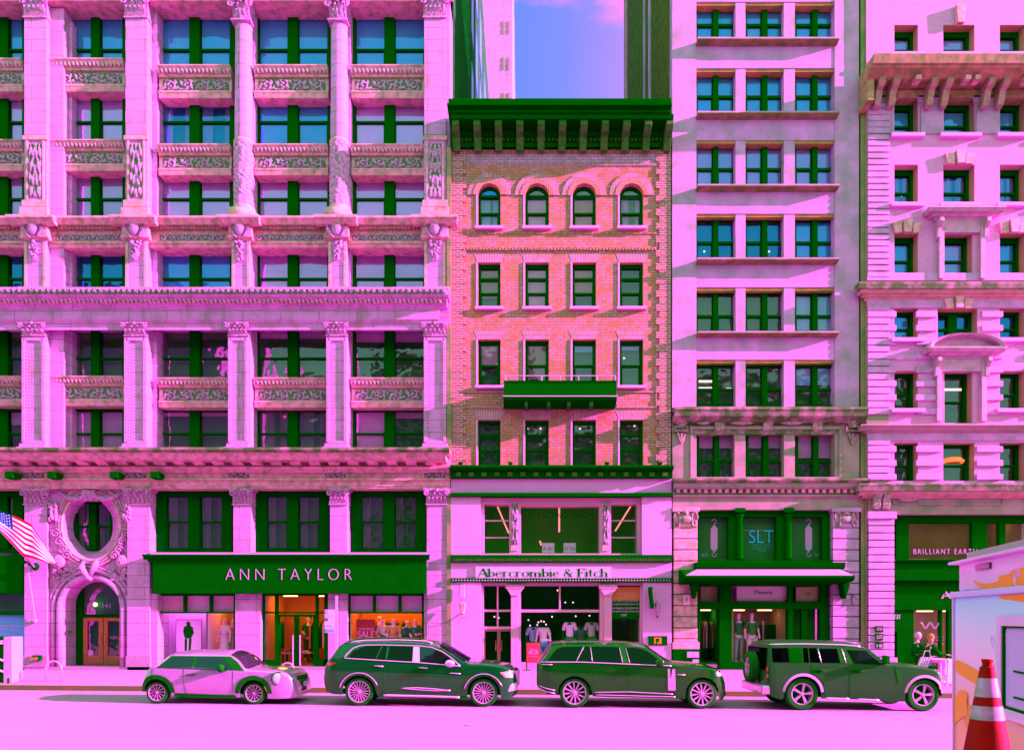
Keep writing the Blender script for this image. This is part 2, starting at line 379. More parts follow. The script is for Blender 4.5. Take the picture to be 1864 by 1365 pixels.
# ============================================================ LEFT: limestone building
LB = bthing('stone_building', 'ornate white limestone building with tall columns and carved panels above the black clothing shopfront', 'building', (X(400), 0, 0))
wy = .80                                   # depth of the window plane
xL = -19.2; xR = X(819)
w0 = MB(); w0.box(xL, xR-.02, wy+.3, 16, Z(1010), 27); w0.box(xL, xR-.02, 5, 16, .1, Z(1010)); w0.build('wall', STONE, LB)
# piers behind the columns: (front px left, right), y of face
def PX(a, b, y): return X(a, y), X(b, y)
piers = MB()
for (a, b, hi, kind) in [(44, 85, 0, 'p'), (228, 268, 0, 'p'), (422, 455, 0, 'c'), (598, 631, 0, 'c'), (772, 812, 0, 'p')]:
    xa, xb = X(a), X(b)
    if kind == 'p':
        piers.box(xa, xb, 0, wy+.31, Z(825), 26.5)
    else:
        piers.box(xa, xb, .42, wy+.31, Z(400), 26.5); piers.box(xa, xb, 0, wy+.31, Z(825), Z(400))
piers.build('pier', STONE, LB, bevel=.01)
# stepped jambs that narrow the bays
jm = MB()
for (a, b) in [(268, 286), (85, 118), (455, 462), (631, 638)]:
    jm.box(X(a), X(b, .35), .35, wy+.3, Z(825), Z(4))
jm.box(X(85), X(116, .2), .2, wy+.3, Z(825), Z(6)); jm.box(X(119, .5), X(131, .5), .5, wy+.3, Z(825), Z(20))
jm.box(X(812), xR, .06, 6, .1, 27)
jm.build('jamb', STONE, LB, bevel=.008)
top = MB(); cornice(top, xL, xR, Z(4)+.9, [(.75, (.06, .06)), (.15, (.12, .04))], 0); top.box(xL, xR, 0, wy+.31, Z(4), Z(4)+.9); top.build('lintel', STONE2, LB)
# windows
bays = [(-30, 44, 0), (120, 226, 1), (285, 421, 2), (464, 598, 3), (640, 773, 4)]
U = ('roll', .98, BLIND); UB = ('roll', .98, BLIND_SKY)
rows = [(-2, 125, .34, [('roll', .98, BLIND_SKY)]*5), (170, 268, .5, [('roll', .98, BLIND), ('roll', .98, BLIND), ('curt', .38, CURTAIN), ('roll', .98, BLIND_SKY), ('roll', .98, BLIND)]),
        (314, 400, .48, [('roll', .99, BLIND2), ('roll', .99, BLIND2), ('roll', .98, BLIND), ('roll', .98, BLIND), ('roll', .98, BLIND)]),
        (450, 536, .42, [None, None, UB, ('roll', .98, BLIND2), ('roll', .98, BLIND2)]),
        (588, 690, .45, [None]*3+[('roll', .12, BLIND2), ('roll', .2, BLIND2)]), (742, 825, .48, [('roll', .3, BLIND2), ('roll', .98, BLIND2), ('roll', .1, BLIND2), ('curt', .5, CURT_D), [('roll', .98, BLIND2), ('roll', .15, BLIND2)]])]
for ri, (ya, yb_, sp, bls) in enumerate(rows):
    for (a, b, k) in bays:
        x0, x1 = X(a, wy), X(b, wy)
        if k == 1: ta = ya+(12 if ri in (0,) else 0)
        t_ = .62 if ri == 0 else (.42 if ri in (3, 4) else .24)
        sash(LB, x0-.02, x1+.15, Z(yb_, wy)-.12, Z(ya, wy)+.1, wy, 2, sp, bls[k], (G_UPL if (ri, k) in ((1, 1), (1, 4), (2, 0), (2, 1), (2, 2), (2, 3), (2, 4), (1, 0), (3, 3), (3, 4)) else G_UP) if ri < 4 else G_LO, side=.17, mull=.36 if k > 1 else .3, top=t_)
# spandrels with carved panels between the columns
def spandrel(a, b, ya, yb_, k):
    y = .34; x0, x1 = X(a, y), X(b, y); z1, z0 = Z(ya, y), Z(yb_, y); h = z1-z0; mb = MB()
    mb.box(x0, x1, y, wy+.06, z0, z1)
    cornice(mb, x0, x1, z1, [(h*.04, (.20, .20)), (h*.2, (.18, .08)), (h*.07, (.07, .05))], y, False)
    cornice(mb, x0, x1, z0+h*.22, [(h*.06, (.08, .08)), (h*.16, (.07, .03))], y, False)
    s = mb.build('spandrel', STONE2, LB)
    relief(x0, x1, z1-h*.23, z1-h*.05, y-.12, .05, 'leaf').build('leaf_moulding', [mat_leaf, mat_hollow2], s, smooth=True)
    dn = MB(); dentils(dn, x0, x1, z1-h*.36, z1-h*.31, y, .05, .09); dn.build('dentil_row', CORN_O, s)
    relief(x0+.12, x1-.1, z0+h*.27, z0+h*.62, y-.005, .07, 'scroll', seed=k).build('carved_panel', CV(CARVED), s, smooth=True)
mat_hollow2 = mat('brown_hollow', (.10, .12, .01), .9, (.06, .13, .01), 6)  # darker colour for the low faces of the leaf moulding
mat_leaf = mat('leaf_moulding_stone', (.72, .27, .50), .8, (.30, .2, .14), 6, ramp=(.45, .7), bump=.3)
SP = [(-20, 44, -1), (100, 228, 1), (290, 422, 2), (464, 598, 3), (640, 773, 4)]
for (ya, yb_, off) in [(125, 180, 12), (268, 320, 8), (690, 742, 3)]:
    for (a, b, k) in SP: spandrel(a, b, ya-(off if k < 2 else 0), yb_-(off if k < 2 else 0), k)
# mid entablature 400-452
y = .18; en = MB(); x0, x1 = X(-30, 0), X(772)
en.box(xL, x1, y, wy+.06, Z(452, y), Z(402, y))
cornice(en, xL, x1, Z(402, y), [(.07, (.34, .34)), (.16, (.32, .22)), (.09, (.1, .1))], y, False)
cornice(en, xL, x1, Z(441, y), [(.08, (.1, .1)), (.12, (.06, .03))], y, False)
en.build('entablature', STONE2, LB)
dn = MB(); dentils(dn, xL, x1, Z(420, y), Z(415, y), y, .14, .13); dn.build('dentil_row', CORN_O, LB)
for (a, b, k) in [(-20, 44, 0), (100, 228, 1), (290, 410, 2), (464, 588, 3), (640, 768, 4)]:
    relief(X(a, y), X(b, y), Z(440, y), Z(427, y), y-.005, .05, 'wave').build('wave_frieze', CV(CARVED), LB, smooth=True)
# capitals
def capital(parent, x, zb, zt, w, y, round_=False, dep=.5):
    mb = MB(); h = zt-zb; hw = w/2
    mb.box(x-hw-.1, x+hw+.1, y-.14, y+dep, zt-h*.13, zt)
    mb.box(x-hw-.03, x+hw+.03, y-.05, y+dep, zb-.0, zb+h*.07)
    if round_: mb.lathe([(hw, 0), (hw*.98, h*.5), (hw*1.25, h*.87)], (x, y+hw, zb), 20)
    else: mb.prof([(y+dep, zb), (y, zb), (y-.01, zb+h*.5), (y-.10, zb+h*.87), (y+dep, zb+h*.87)], x-hw-.02, x+hw+.02)
    for row, (n, zz, hh) in enumerate([(5, .08, .4), (4, .35, .42)]):
        for i in range(n):
            lx = x-hw+(i+.5)*w/n; lw = w/n*.8; b0 = zb+h*zz; t0 = b0+h*hh
            yf = y-.02-(.0 if not round_ else 0)
            if round_: yf += (1-sqrt(max(0, 1-((lx-x)/hw)**2)))*hw*.8
            mb.add([(lx-lw*.3, yf, b0), (lx+lw*.3, yf, b0), (lx+lw*.5, yf-.03, (b0+t0)/2), (lx+lw*.28, yf-.10, t0), (lx, yf-.14, t0-.03), (lx-lw*.28, yf-.10, t0), (lx-lw*.5, yf-.03, (b0+t0)/2), (lx, yf-.06, (b0+t0)/2)],
                   [(0, 1, 7), (1, 2, 7), (2, 3, 7), (3, 4, 7), (4, 5, 7), (5, 6, 7), (6, 0, 7)])
    for s in (-1, 1):
        pts = []
        for k in range(22):
            t = k/21; a = t*2*pi*1.6; r = h*.17*(1-t*.8)
            pts.append((x+s*(hw+.0-r*cos(a)*1), y-.13, zt-h*.3+r*sin(a)))
        mb.tube(pts, h*.045, 6)
    mb.ball((x, y-.13, zt-h*.1), h*.12, 5)
    return mb.build('capital', CARVED, parent, smooth=35)
def col_round(x, zb, zt, r, name='column'):
    mb = MB(); y = r
    mb.lathe([(r*1.0, 0), (r, (zt-zb)*.5), (r*.93, zt-zb)], (x, y, zb), 32)
    return mb
for (a, b) in [(422, 455), (598, 631)]:
    xc = (X(a)+X(b))/2; r = (X(b)-X(a))/2
    o = col_round(xc, Z(378), Z(38), r).build('column', STONE, LB, smooth=True)
    g = MB(); zb, zt = Z(378), Z(255)
    rr = random.Random(5)
    def fn(u, v):
        t = pi+pi*u; x_ = xc+cos(t)*r; d = max(0, min(1, .5+.6*sin(t*9+2.2*sin(v*26))*cos(v*40)+.5*noise.noise((t*5, v*16, 0))))*(0 if v in (0, 1) else 1)
        R = r+.012+.035*d; return (xc+R*cos(t), r+R*sin(t), zb+(zt-zb)*v)
    g.grid(fn, 40, 90); g.build('carved_drum', CARVED, o, smooth=True)
    bs = MB(); bs.lathe([(r*1.02, -.05), (r*1.12, 0), (r*1.12, .08), (r*1.02, .12)], (xc, r, zt), 24)
    bs.lathe([(r*1.02, .2), (r*1.2, .12), (r*1.25, 0)], (xc, r, zb-.02), 24); bs.box(xc-r*1.35, xc+r*1.35, -.1, wy, Z(401), Z(378)-.02)
    bs.build('column_base', STONE2, o, smooth=30)
    capital(LB, xc, Z(38), Z(1), 2*r, 0, True, .6)
for (a, b) in [(44, 85), (228, 268), (772, 812)]:
    xc = (X(a)+X(b))/2; w = X(b)-X(a)
    capital(LB, xc, Z(34), Z(-6), w, 0)
    pb = MB(); pb.box(xc-w/2-.04, xc+w/2+.04, -.05, .02, Z(256), Z(248)); pb.box(xc-w/2-.05, xc+w/2+.05, -.07, .02, Z(378), Z(366)); pb.box(xc-w/2-.1, xc+w/2+.1, -.12, .02, Z(401), Z(380))
    for s in (-1, 1): pb.box(xc+s*w*.36-.04, xc+s*w*.36+.04, -.035, .02, Z(366), Z(256))
    p = pb.build('pilaster_base', STONE2, LB, bevel=.01)
    relief(xc-w*.28, xc+w*.28, Z(360), Z(262), -.01, .06, 'arab', seed=a).build('carved_panel', CV(CARVED), p, smooth=True)
# cartouches and lower panels 400-537
for (a, b) in [(44, 85), (228, 268), (422, 455), (598, 631), (772, 812)]:
    xc = (X(a)+X(b))/2; w = X(b)-X(a); mb = MB()
    cornice(mb, xc-w/2-.06, xc+w/2+.06, Z(400), [(.10, (.36, .36)), (.15, (.34, .2))], .0)
    mb.box(xc-w/2-.08, xc+w/2+.08, -.1, .3, Z(436), Z(412)); cornice(mb, xc-w/2, xc+w/2, Z(432), [(.05, (.12, .12)), (.06, (.1, .02))], 0)
    mb.box(xc-w/2-.12, xc+w/2+.12, -.14, .5, Z(537), Z(525))
    for s in (-1, 1): mb.box(xc+s*w*.42-.05, xc+s*w*.42+.05, -.03, .02, Z(524), Z(440))
    c = mb.build('pedestal', STONE2, LB, bevel=.008)
    q = MB(); q.ball((xc, -.12, Z(418)), .2, 8, .9, .7, 1.35)
    for s in (-1, 1):
        q.tube([(xc+s*.17, -.16, Z(404)), (xc+s*.33, -.2, Z(410)), (xc+s*.30, -.16, Z(420)), (xc+s*.2, -.14, Z(430)), (xc+s*.1, -.14, Z(436))], [.05, .06, .05, .05, .02], 6)
    q.tube([(xc-.12, -.2, Z(404)), (xc, -.28, Z(399)), (xc+.12, -.2, Z(404))], .06, 6)
    q.build('cartouche', STONE, c, smooth=True)
    q = MB(); rr = random.Random(a)
    for i in range(34):
        t = i/33; q.ball((xc+rr.uniform(-1, 1)*w*.27*(1-t*.7), -.05-.03*rr.random(), Z(441+t*34)), .035+.035*rr.random(), 3)
    q.build('garland', CARVED, c, smooth=True)
# big cornice 537-588
y = -.05; z = Z(537)
mb = MB(); cornice(mb, xL, X(817, -.55)-.54, Z(537)+.03, [(.06, (.52, .52)), (.20, (.5, .5)), (.05, (.54, .5)), (.24, (.46, .22)), (.04, (.22, .2)), (.36, (.18, .16)), (.06, (.16, .12)), (.14, (.10, .06)), (.12, (.05, .05))], y, True)
mb.box(xL, xR+.012, -.052, wy+.1, Z(589), Z(537)); c = mb.build('cornice', STONE, LB)
relief(xL, X(817, -.5)-.1, Z(547)+.0, Z(538), y-.51, .05, 'rosette', .025).build('rosette_band', CV(CARVED), c, smooth=False)
relief(xL, X(817, -.5)-.2, Z(560.5), Z(550), y-.36, .09, 'leaf', .035).build('leaf_moulding', [mat_leaf, mat_hollow2], c, smooth=True)
dn = MB(); dentils(dn, xL, xR, Z(580), Z(575), y-.1, .05, .09); dn.build('dentil_row', CORN_O, c)
# lower pilasters 588-825
for (a, b) in [(42, 84), (228, 268), (417, 452), (595, 632), (772, 812)]:
    xc = (X(a)+X(b))/2; w = X(b)-X(a)
    mb = MB(); mb.box(xc-w/2-.012, xc+w/2+.012, -.04, .5, Z(808), Z(588))
    for s in (-1, 1): mb.box(xc+s*w*.43-.055, xc+s*w*.43+.055, -.09, -.04, Z(806), Z(616))
    mb.box(xc-w*.43, xc+w*.43, -.09, -.04, Z(622), Z(616)); mb.box(xc-w*.43, xc+w*.43, -.09, -.04, Z(808), Z(803))
    mb.box(xc-w/2-.05, xc+w/2+.05, -.14, .5, Z(815), Z(808)); mb.box(xc-w/2-.12, xc+w/2+.12, -.2, .5, Z(825), Z(815))
    p = mb.build('pilaster', STONE, LB, bevel=.012)
    bd = MB()
    for s in (-1, 1):
        k = 0; zz = Z(800)
        while zz < Z(624): bd.box(xc+s*w*.32-.03, xc+s*w*.32+.03, -.075, -.03, zz, zz+.06); zz += .11
    bd.build('bead_border', mat_leaf, p)
    capital(LB, xc, Z(613), Z(589), w, -.04)
# street cornice 825-888
mb = MB(); y = -.1
cornice(mb, xL, X(818, -.9)-.86, Z(825), [(.08, (.85, .85)), (.10, (.84, .74)), (.18, (.72, .60))], y, True)
mb.box(xL, xR+.012, y, wy+.1, Z(890), Z(825))
cornice(mb, xL, xR, Z(852), [(.06, (.22, .22)), (.12, (.2, .1))], y, False)
cornice(mb, xL, xR, Z(872), [(.07, (.1, .1)), (.07, (.08, .04)), (.12, (.03, .03))], y, False)
c = mb.build('street_cornice', STONE2, LB)
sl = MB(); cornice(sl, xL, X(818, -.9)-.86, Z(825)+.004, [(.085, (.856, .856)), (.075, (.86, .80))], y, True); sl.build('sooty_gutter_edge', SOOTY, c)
md = MB(); n = 24; x0 = X(-40)
for i in range(n):
    xx = x0+.35+i*(xR-x0-.5)/n
    md.prof([(y, Z(838)), (y-.58, Z(838)), (y-.56, Z(842)), (y-.3, Z(848)), (y, Z(853))], xx, xx+.36)
md.build('modillion', STONE2, c, bevel=.015)
dn = MB(); dentils(dn, xL, xR, Z(859), Z(855), y, .16, .1); dentils(dn, xL, xR, Z(877), Z(874), y-.03, .06, .08); dn.build('dentil_row', CORN_O, c)
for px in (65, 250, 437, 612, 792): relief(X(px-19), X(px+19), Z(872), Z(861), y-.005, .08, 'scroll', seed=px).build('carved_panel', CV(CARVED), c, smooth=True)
# first floor columns
for (a, b, lo_) in [(45, 86, 1215), (232, 273, 1215), (425, 457, 1012), (601, 632, 1012), (777, 815, 1215)]:
    xc = (X(a)+X(b))/2; w = X(b)-X(a); mb = MB()
    mb.box(xc-w/2-.006, xc+w/2+.006, -.02, wy+.31, Z(lo_)-(.1 if lo_ > 1100 else 0), Z(888))
    p = mb.build('pier', STONE, LB, bevel=.015)
    capital(LB, xc, Z(919), Z(890), w, -.02)
    if lo_ > 1100:
        q = MB(); q.box(xc-w/2-.03, xc+w/2+.03, -.06, .3, Z(1213), Z(1193)); q.build('plinth', GRANITE, p)
        j = MB()
        for k, zz in enumerate((1010, 1075, 1130)): j.box(xc-w/2+.01, xc+w/2-.01, -.0215, .0, Z(zz)-.006, Z(zz)+.006)
        j.build('joint', mat_leaf, p)
for (a, b, bl) in [(286, 424, ('curt', .45, CURT_D)), (468, 600, ('curt', .42, CURT_D)), (640, 777, ('curt', .4, CURT_D)), (-30, 44, ('roll', .3, BLIND2))]:
    sash(LB, X(a, .5), X(b, .5), Z(1006, .5), Z(888, .5), .5, 2, .52, bl, G_LO, side=.36, mull=.4, top=.32, bot=.12)
MB().pbox(274, 777, 1005, 1010, -.06, .5).build('sill', LEDGEW, LB)
# entrance bay 86-232 with oval window and arched door
y = .12; x0, x1 = X(86, y), X(232, y)
cxo, czo = X(167, y), Z(957, y); cxa = (X(100, y)+X(225, y))/2
ov = ell(cxo, czo, .98, 1.16); oi = ell(X(170, .75), Z(957, .75), .68, .90)
ar = arch(X(112, y), X(222, y), Z(1215, y)-.1, Z(1052, y), 20); ai = arch(X(138, .95), X(222, .95), Z(1215, .95)-.1, Z(1059, .95), 20)
mb = MB(); holed(mb, [(x0, Z(1215, y)-.1), (x1, Z(1215, y)-.1), (x1, Z(888, y)), (x0, Z(888, y))][::1], [ov], y) if False else None
zm = Z(1030, y)
holed(mb, [(x0, zm), (x1, zm), (x1, Z(888, y)), (x0, Z(888, y))], [ov], y)
out = [(x0, Z(1215, y)-.1), (ar[0][0], ar[0][1])]+[ar[0]]
lp = [(x0, Z(1215, y)-.1)]+[ar[0]]+ar[2:][::-1]+[ar[1]]+[(x1, Z(1215, y)-.1), (x1, zm), (x0, zm)]
lp = [(x0, ar[0][1]), ar[0]]+list(reversed(ar[2:]))+[ar[1], (x1, ar[0][1]), (x1, zm), (x0, zm)]
holed(mb, lp, [], y)
reveal(mb, ov, y, .75, oi); reveal(mb, ar, y, .95, ai)
holed(mb, [(x0, Z(1020, .76)), (x1, Z(1020, .76)), (x1, Z(888, .76)), (x0, Z(888, .76))], [oi], .76)
EB = mb.build('entrance_wall', STONE, LB, smooth=25)
mb = MB()
def ring(mb, c, rx_, rz_, y, r, n=48, wob=0, k=0):
    pts = [(c[0]+(rx_+wob*sin(k*t))*cos(t), y, c[1]+(rz_+wob*sin(k*t))*sin(t)) for t in [2*pi*i/n for i in range(n+1)]]
    mb.tube(pts, r, 8, False)
ring(mb, (cxo, czo), 1.02, 1.2, y-.03, .05); ring(mb, (cxo, czo), 1.2, 1.4, y-.04, .04)
mb.build('oval_surround', STONE2, EB, smooth=True)
mb = MB(); rr = random.Random(2)
for i in range(90):
    t = 2*pi*i/90; mb.ball((cxo+1.11*cos(t), y-.05, czo+1.3*sin(t)), .055, 3)
for s in (-1, 1):                                     # fruit drops, scrolls and flowers round the oval
    for i in range(30): mb.ball((cxo+s*1.27+rr.uniform(-.12, .12)*(1), y-.10-.05*rr.random(), Z(916+i*1.05)), .06+.02*rr.random(), 3)
    for (px, py) in ((100, 970), (106, 985), (112, 1000), (120, 1010)):
        xx = cxo+s*(cxo-X(px)); pts = [(xx+.16*(1-k/18)*cos(k*.6), y-.08, Z(py)+.16*(1-k/18)*sin(k*.6)) for k in range(18)]; mb.tube(pts, .035, 5)
    for i in range(40): mb.ball((cxo+s*rr.uniform(.55, 1.3), y-.06, Z(rr.uniform(1035, 1056))-(.0)), .05+.03*rr.random(), 3)
    mb.ball((cxo+s*1.1, y-.08, Z(1022)), .26, 6, .9, .4, .95)
    mb.tube([(cxo+s*.05, y-.06, Z(900)), (cxo+s*.4, y-.12, Z(908)), (cxo+s*.8, y-.1, Z(906)), (cxo+s*1.15, y-.08, Z(893))], [.05, .09, .08, .04], 6)
for i in range(18): mb.tube([(cxo-.32+i*.036, y-.1, Z(912)), (cxo-.2+i*.022, y-.2, Z(892))], .03, 5)
mb.tube([(cxo-.25, y-.14, Z(1020)), (cxo-.22, y-.2, Z(1032)), (cxo, y-.22, Z(1052)), (cxo+.1, y-.18, Z(1056))], [.1, .12, .1, .05], 8)
mb.tube([(cxo+.25, y-.14, Z(1020)), (cxo+.22, y-.2, Z(1030)), (cxo+.05, y-.2, Z(1048))], [.1, .12, .06], 8)
mb.build('carved_ornament', CARVED, EB, smooth=True)
mb = MB()
for k, (off, r) in enumerate([(.05, .10), (.26, .07), (.38, .05)]):
    a2 = arch(X(112, y)-off, X(222, y)+off, Z(1215, y)-.1, Z(1052, y)+off, 20); seq = a2[:1]+list(reversed(a2[2:]))+a2[1:2]
    mb.tube([(p[0], y-.03, p[1]) for p in seq], r, 8)
mb.build('arch_moulding', STONE, EB, smooth=True)
WOOD = mat('varnished_oak_door', (.42, .13, .02), .4, (.28, .10, .01), 3, stretch=(6, 6, 1))
yd = .97; xa, xb = X(137, yd), X(223, yd)
d = MB(); d.box(xa, xb, yd+.3, yd+.33, 0, Z(1055, yd)); DW = d.build('entrance_interior', DEEP, LB)
f = MB(); f.box(xa, X(151, yd), yd, yd+.1, .2, Z(1055, yd)); f.box(X(151, yd), xb, yd, yd+.1, Z(1124, yd), Z(1118, yd)); f.build('fanlight_frame', FRAME, LB)
MB().add([(X(151, yd), yd+.05, Z(1118, yd)), (xb, yd+.05, Z(1118, yd)), (xb, yd+.05, Z(1056, yd)), (X(151, yd), yd+.05, Z(1056, yd))], [(0, 1, 2, 3)]).build('fanlight_pane', G_LO, LB, clean=False)
for (a, b) in ((152, 188), (189, 225)):
    f = MB(); zt, zb = Z(1124, yd), Z(1209, yd); xa_, xb_ = X(a, yd), X(b, yd)
    f.box(xa_, xa_+.15, yd-.02, yd+.06, zb, zt); f.box(xb_-.15, xb_, yd-.02, yd+.06, zb, zt); f.box(xa_+.15, xb_-.15, yd-.02, yd+.06, zt-.12, zt); f.box(xa_+.15, xb_-.15, yd-.02, yd+.06, zb, zb+.32)
    o = f.build('door', WOOD, LB, bevel=.008); MB().add([(xa_+.15, yd+.03, zb+.3), (xb_-.15, yd+.03, zb+.3), (xb_-.15, yd+.03, zt-.1), (xa_+.15, yd+.03, zt-.1)], [(0, 1, 2, 3)]).build('door_pane', G_LO, o, clean=False)
    hx = xb_-.07 if a < 180 else xa_+.07; MB().tube([(hx, yd-.07, zb+.75), (hx, yd-.07, zb+1.05)], .015, 6).build('handle', mat('brass', (.7, .4, .2), .3, metal=1) if a < 180 else bpy.data.materials['brass'], o)
MB().box(X(86), xR, -.02, 1.3, .3, Z(1212)-.02).build('doorstep', GRANITE, LB)
sash(LB, X(135, .76), X(206, .76), Z(1003, .76), Z(911, .76), .78, 2, .5, ('curt', .5, CURT_D), G_LO, side=.1, mull=.26, top=.1, bot=.05)
tagm = []
# ------------------------------------------------------------ lettering
def text(s, x0, x1, z0, z1, y, m, parent, name='lettering', depth=.02, off=0, tracking=1, shear=0, rot=None, serif=0, keep=False):
    cu = bpy.data.curves.new('t', 'FONT'); cu.body = s; cu.size = 1; cu.extrude = .5; cu.offset = off; cu.space_character = tracking; cu.shear = shear; cu.align_x = 'LEFT'; cu.resolution_u = 4
    o = bpy.data.objects.new('t', cu); C.objects.link(o); bpy.context.view_layer.update()
    me = bpy.data.meshes.new_from_object(o.evaluated_get(bpy.context.evaluated_depsgraph_get())); bpy.data.objects.remove(o); bpy.data.curves.remove(cu)
    vs = [v.co.copy() for v in me.vertices]
    a, b = min(v.x for v in vs), max(v.x for v in vs); c, d = min(v.y for v in vs), max(v.y for v in vs)
    o3 = ORG.get(parent.name, (0, 0, 0)) if parent else (0, 0, 0)
    kx = (x1-x0)/(b-a); kz = (z1-z0)/(d-c)
    if keep: kx = kz = min(kx, kz)
    for v, p in zip(me.vertices, vs):
        q = Vector((x0+(p.x-a)*kx, y-(p.z+.5)*depth, z0+(p.y-c)*kz))
        v.co = q-Vector(o3)
    me.materials.clear(); me.materials.append(m); me.name = name
    ob = bpy.data.objects.new(name, me); place(ob, parent); ORG[ob.name] = o3
    return ob
def tpx(s, a, b, c, d, y, m, parent, **k): return text(s, X(a, y), X(b, y), Z(d, y), Z(c, y), y, m, parent, **k)
# serif capitals and lower case for the clothing shop: strokes with bracketed serifs
SER = {'A': [('l', 0, 0, .36, 1, .05), ('l', .36, 1, .72, 0, .15), ('l', .14, .34, .58, .34, .05), ('s', 0, 0, .22), ('s', .72, 0, .3)],
 'b': [('l', .12, 0, .12, 1, .13), ('s', .06, 1, .14), ('c', .33, .32, .24, .32, .12)],
 'e': [('a', .3, .32, .27, .32, .12, -40, -330), ('l', .08, .36, .54, .36, .05)],
 'r': [('l', .12, 0, .12, .64, .13), ('s', .12, 0, .26), ('s', .06, .64, .14), ('a', .34, .38, .22, .25, .1, 150, 40)],
 'c': [('a', .3, .32, .27, .32, .12, 50, 320)],
 'o': [('c', .32, .32, .29, .32, .12)],
 'm': [('l', .1, 0, .1, .64, .13), ('l', .46, 0, .46, .5, .13), ('l', .82, 0, .82, .5, .13), ('a', .28, .4, .18, .23, .09, 170, 0), ('a', .64, .4, .18, .23, .09, 170, 0), ('s', .1, 0, .24), ('s', .46, 0, .24), ('s', .82, 0, .24), ('s', .04, .64, .12)],
 'i': [('l', .12, 0, .12, .64, .13), ('s', .12, 0, .26), ('s', .06, .64, .14), ('d', .12, .88)],
 '&': [('a', .32, .76, .17, .22, .07, -60, 230), ('l', .2, .62, .66, .02, .13), ('a', .28, .26, .25, .27, .07, 100, 340), ('l', .5, .16, .7, .52, .05), ('s', .68, .52, .2)],
 'F': [('l', .14, 0, .14, 1, .15), ('l', .14, .97, .6, .97, .06), ('l', .14, .52, .45, .52, .05), ('s', .14, 0, .32), ('s', .14, 1, .32), ('l', .6, .76, .6, 1, .05), ('l', .45, .42, .45, .62, .04)],
 't': [('l', .16, .1, .16, .86, .12), ('l', .02, .62, .36, .62, .05), ('a', .28, .14, .12, .13, .07, 180, 320)],
 'h': [('l', .12, 0, .12, 1, .13), ('l', .5, 0, .5, .5, .13), ('a', .31, .4, .19, .23, .09, 170, 0), ('s', .12, 0, .24), ('s', .5, 0, .24), ('s', .06, 1, .14)]}
ADV = {'A': .76, 'b': .62, 'e': .6, 'r': .5, 'c': .56, 'o': .66, 'm': .98, 'i': .28, '&': .8, 'F': .66, 't': .4, 'h': .68, ' ': .3}
def serif_text(s, x0, x1, z0, z1, y, m, parent, name='lettering', depth=.006):
    mb = MB(); w = sum(ADV[c] for c in s); kx = (x1-x0)/w; kz = z1-z0; ox = 0; h = depth; n_ = [0]
    def quad(p): 
        n_[0] += 1; e = .0004*n_[0] % .004
        mb.prism([(x0+q[0]*kx, z0+q[1]*kz) for q in p], y-h-e, y)
    for ch in s:
        for t in SER.get(ch, []):
            if t[0] == 'l':
                _, a, b, c, d, wd = t; dx, dz = c-a, d-b; wd = wd*1.3+.012; L = sqrt(dx*dx+dz*dz); nx, nz_ = -dz/L*wd/2, dx/L*wd/2
                quad([(ox+a+nx, b+nz_), (ox+a-nx, b-nz_), (ox+c-nx, d-nz_), (ox+c+nx, d+nz_)])
            elif t[0] == 's':
                _, a, b, wd = t; s_ = .045 if b < .5 else -.045
                quad([(ox+a-wd/2, b), (ox+a+wd/2, b), (ox+a+wd/2, b+s_), (ox+a+.05, b+2*s_), (ox+a-.05, b+2*s_), (ox+a-wd/2, b+s_)])
            elif t[0] == 'd': quad([(ox+t[1]+.075*cos(k*pi/5), t[2]+.075*sin(k*pi/5)) for k in range(10)])
            else:
                if t[0] == 'c': _, cx, cz, ra, rb, wd = t; a0, a1 = 0, 360
                else: _, cx, cz, ra, rb, wd, a0, a1 = t
                N_ = 20
                for k in range(N_):
                    p = []
                    for kk, sg in ((k, 1), (k+1, 1), (k+1, -1), (k, -1)):
                        an = radians(a0+(a1-a0)*kk/N_); th = wd*1.3*(.42+.62*abs(cos(an)))/2
                        p.append((ox+cx+(ra-wd/2+sg*th)*cos(an), cz+(rb-.03+sg*th*.6)*sin(an)))
                    mb.prism([(x0+q[0]*kx, z0+q[1]*kz) for q in p], y-h, y)
        ox += ADV[ch]
    return mb.build(name, m, parent, clean=False)
# ============================================================ clothing shopfront of the stone building
yS = .05
sg = MB(); sg.pbox(278, 776, 1022, 1070, -.22, .5)
cornice(sg, X(276), X(776), Z(1010), [(.06, (.16, .16)), (.12, (.14, .05)), (.08, (.02, .02))], -.22, True); sg.box(X(276), X(776), -.22, .5, Z(1022), Z(1010))
sg.pbox(278, 774, 1070, 1080, -.26, .5)
SG = sg.build('shop_fascia', DARK, LB, bevel=.01)
tpx('ANN TAYLOR', 411, 640, 1035, 1055, -.225, LETTER_W, SG, tracking=1.5, depth=.012, off=-.03)
si = MB()                                    # piers of pale stone between the shop windows
for (a, b) in ((273, 287), (428, 474), (597, 632), (772, 777)): si.box(X(a, yS), X(b, yS), yS, .9, .2, Z(1080, yS))
si.build('shop_pier', STONE, LB, bevel=.01)
fr = MB(); yF = .25
def fbar(a, b, c, d, y0=yF, dp=.12): fr.box(X(a, y0), X(b, y0), y0, y0+dp, Z(d, y0), Z(c, y0))
for (a, b) in ((286, 429), (632, 772)):
    fbar(a, b, 1079, 1084); fbar(a, b, 1113, 1116)
    w = (b-a-8)/3
    for i in range(4): fbar(a+i*(w+2.5)-(0 if i else 0), a+i*(w+2.5)+(5 if i in (1, 2) else 4), 1084, 1113) if i < 3 else fbar(b-4, b, 1079, 1214)
    fbar(a, a+5, 1079, 1214); fbar(a, b, 1206, 1222, .24, .2)
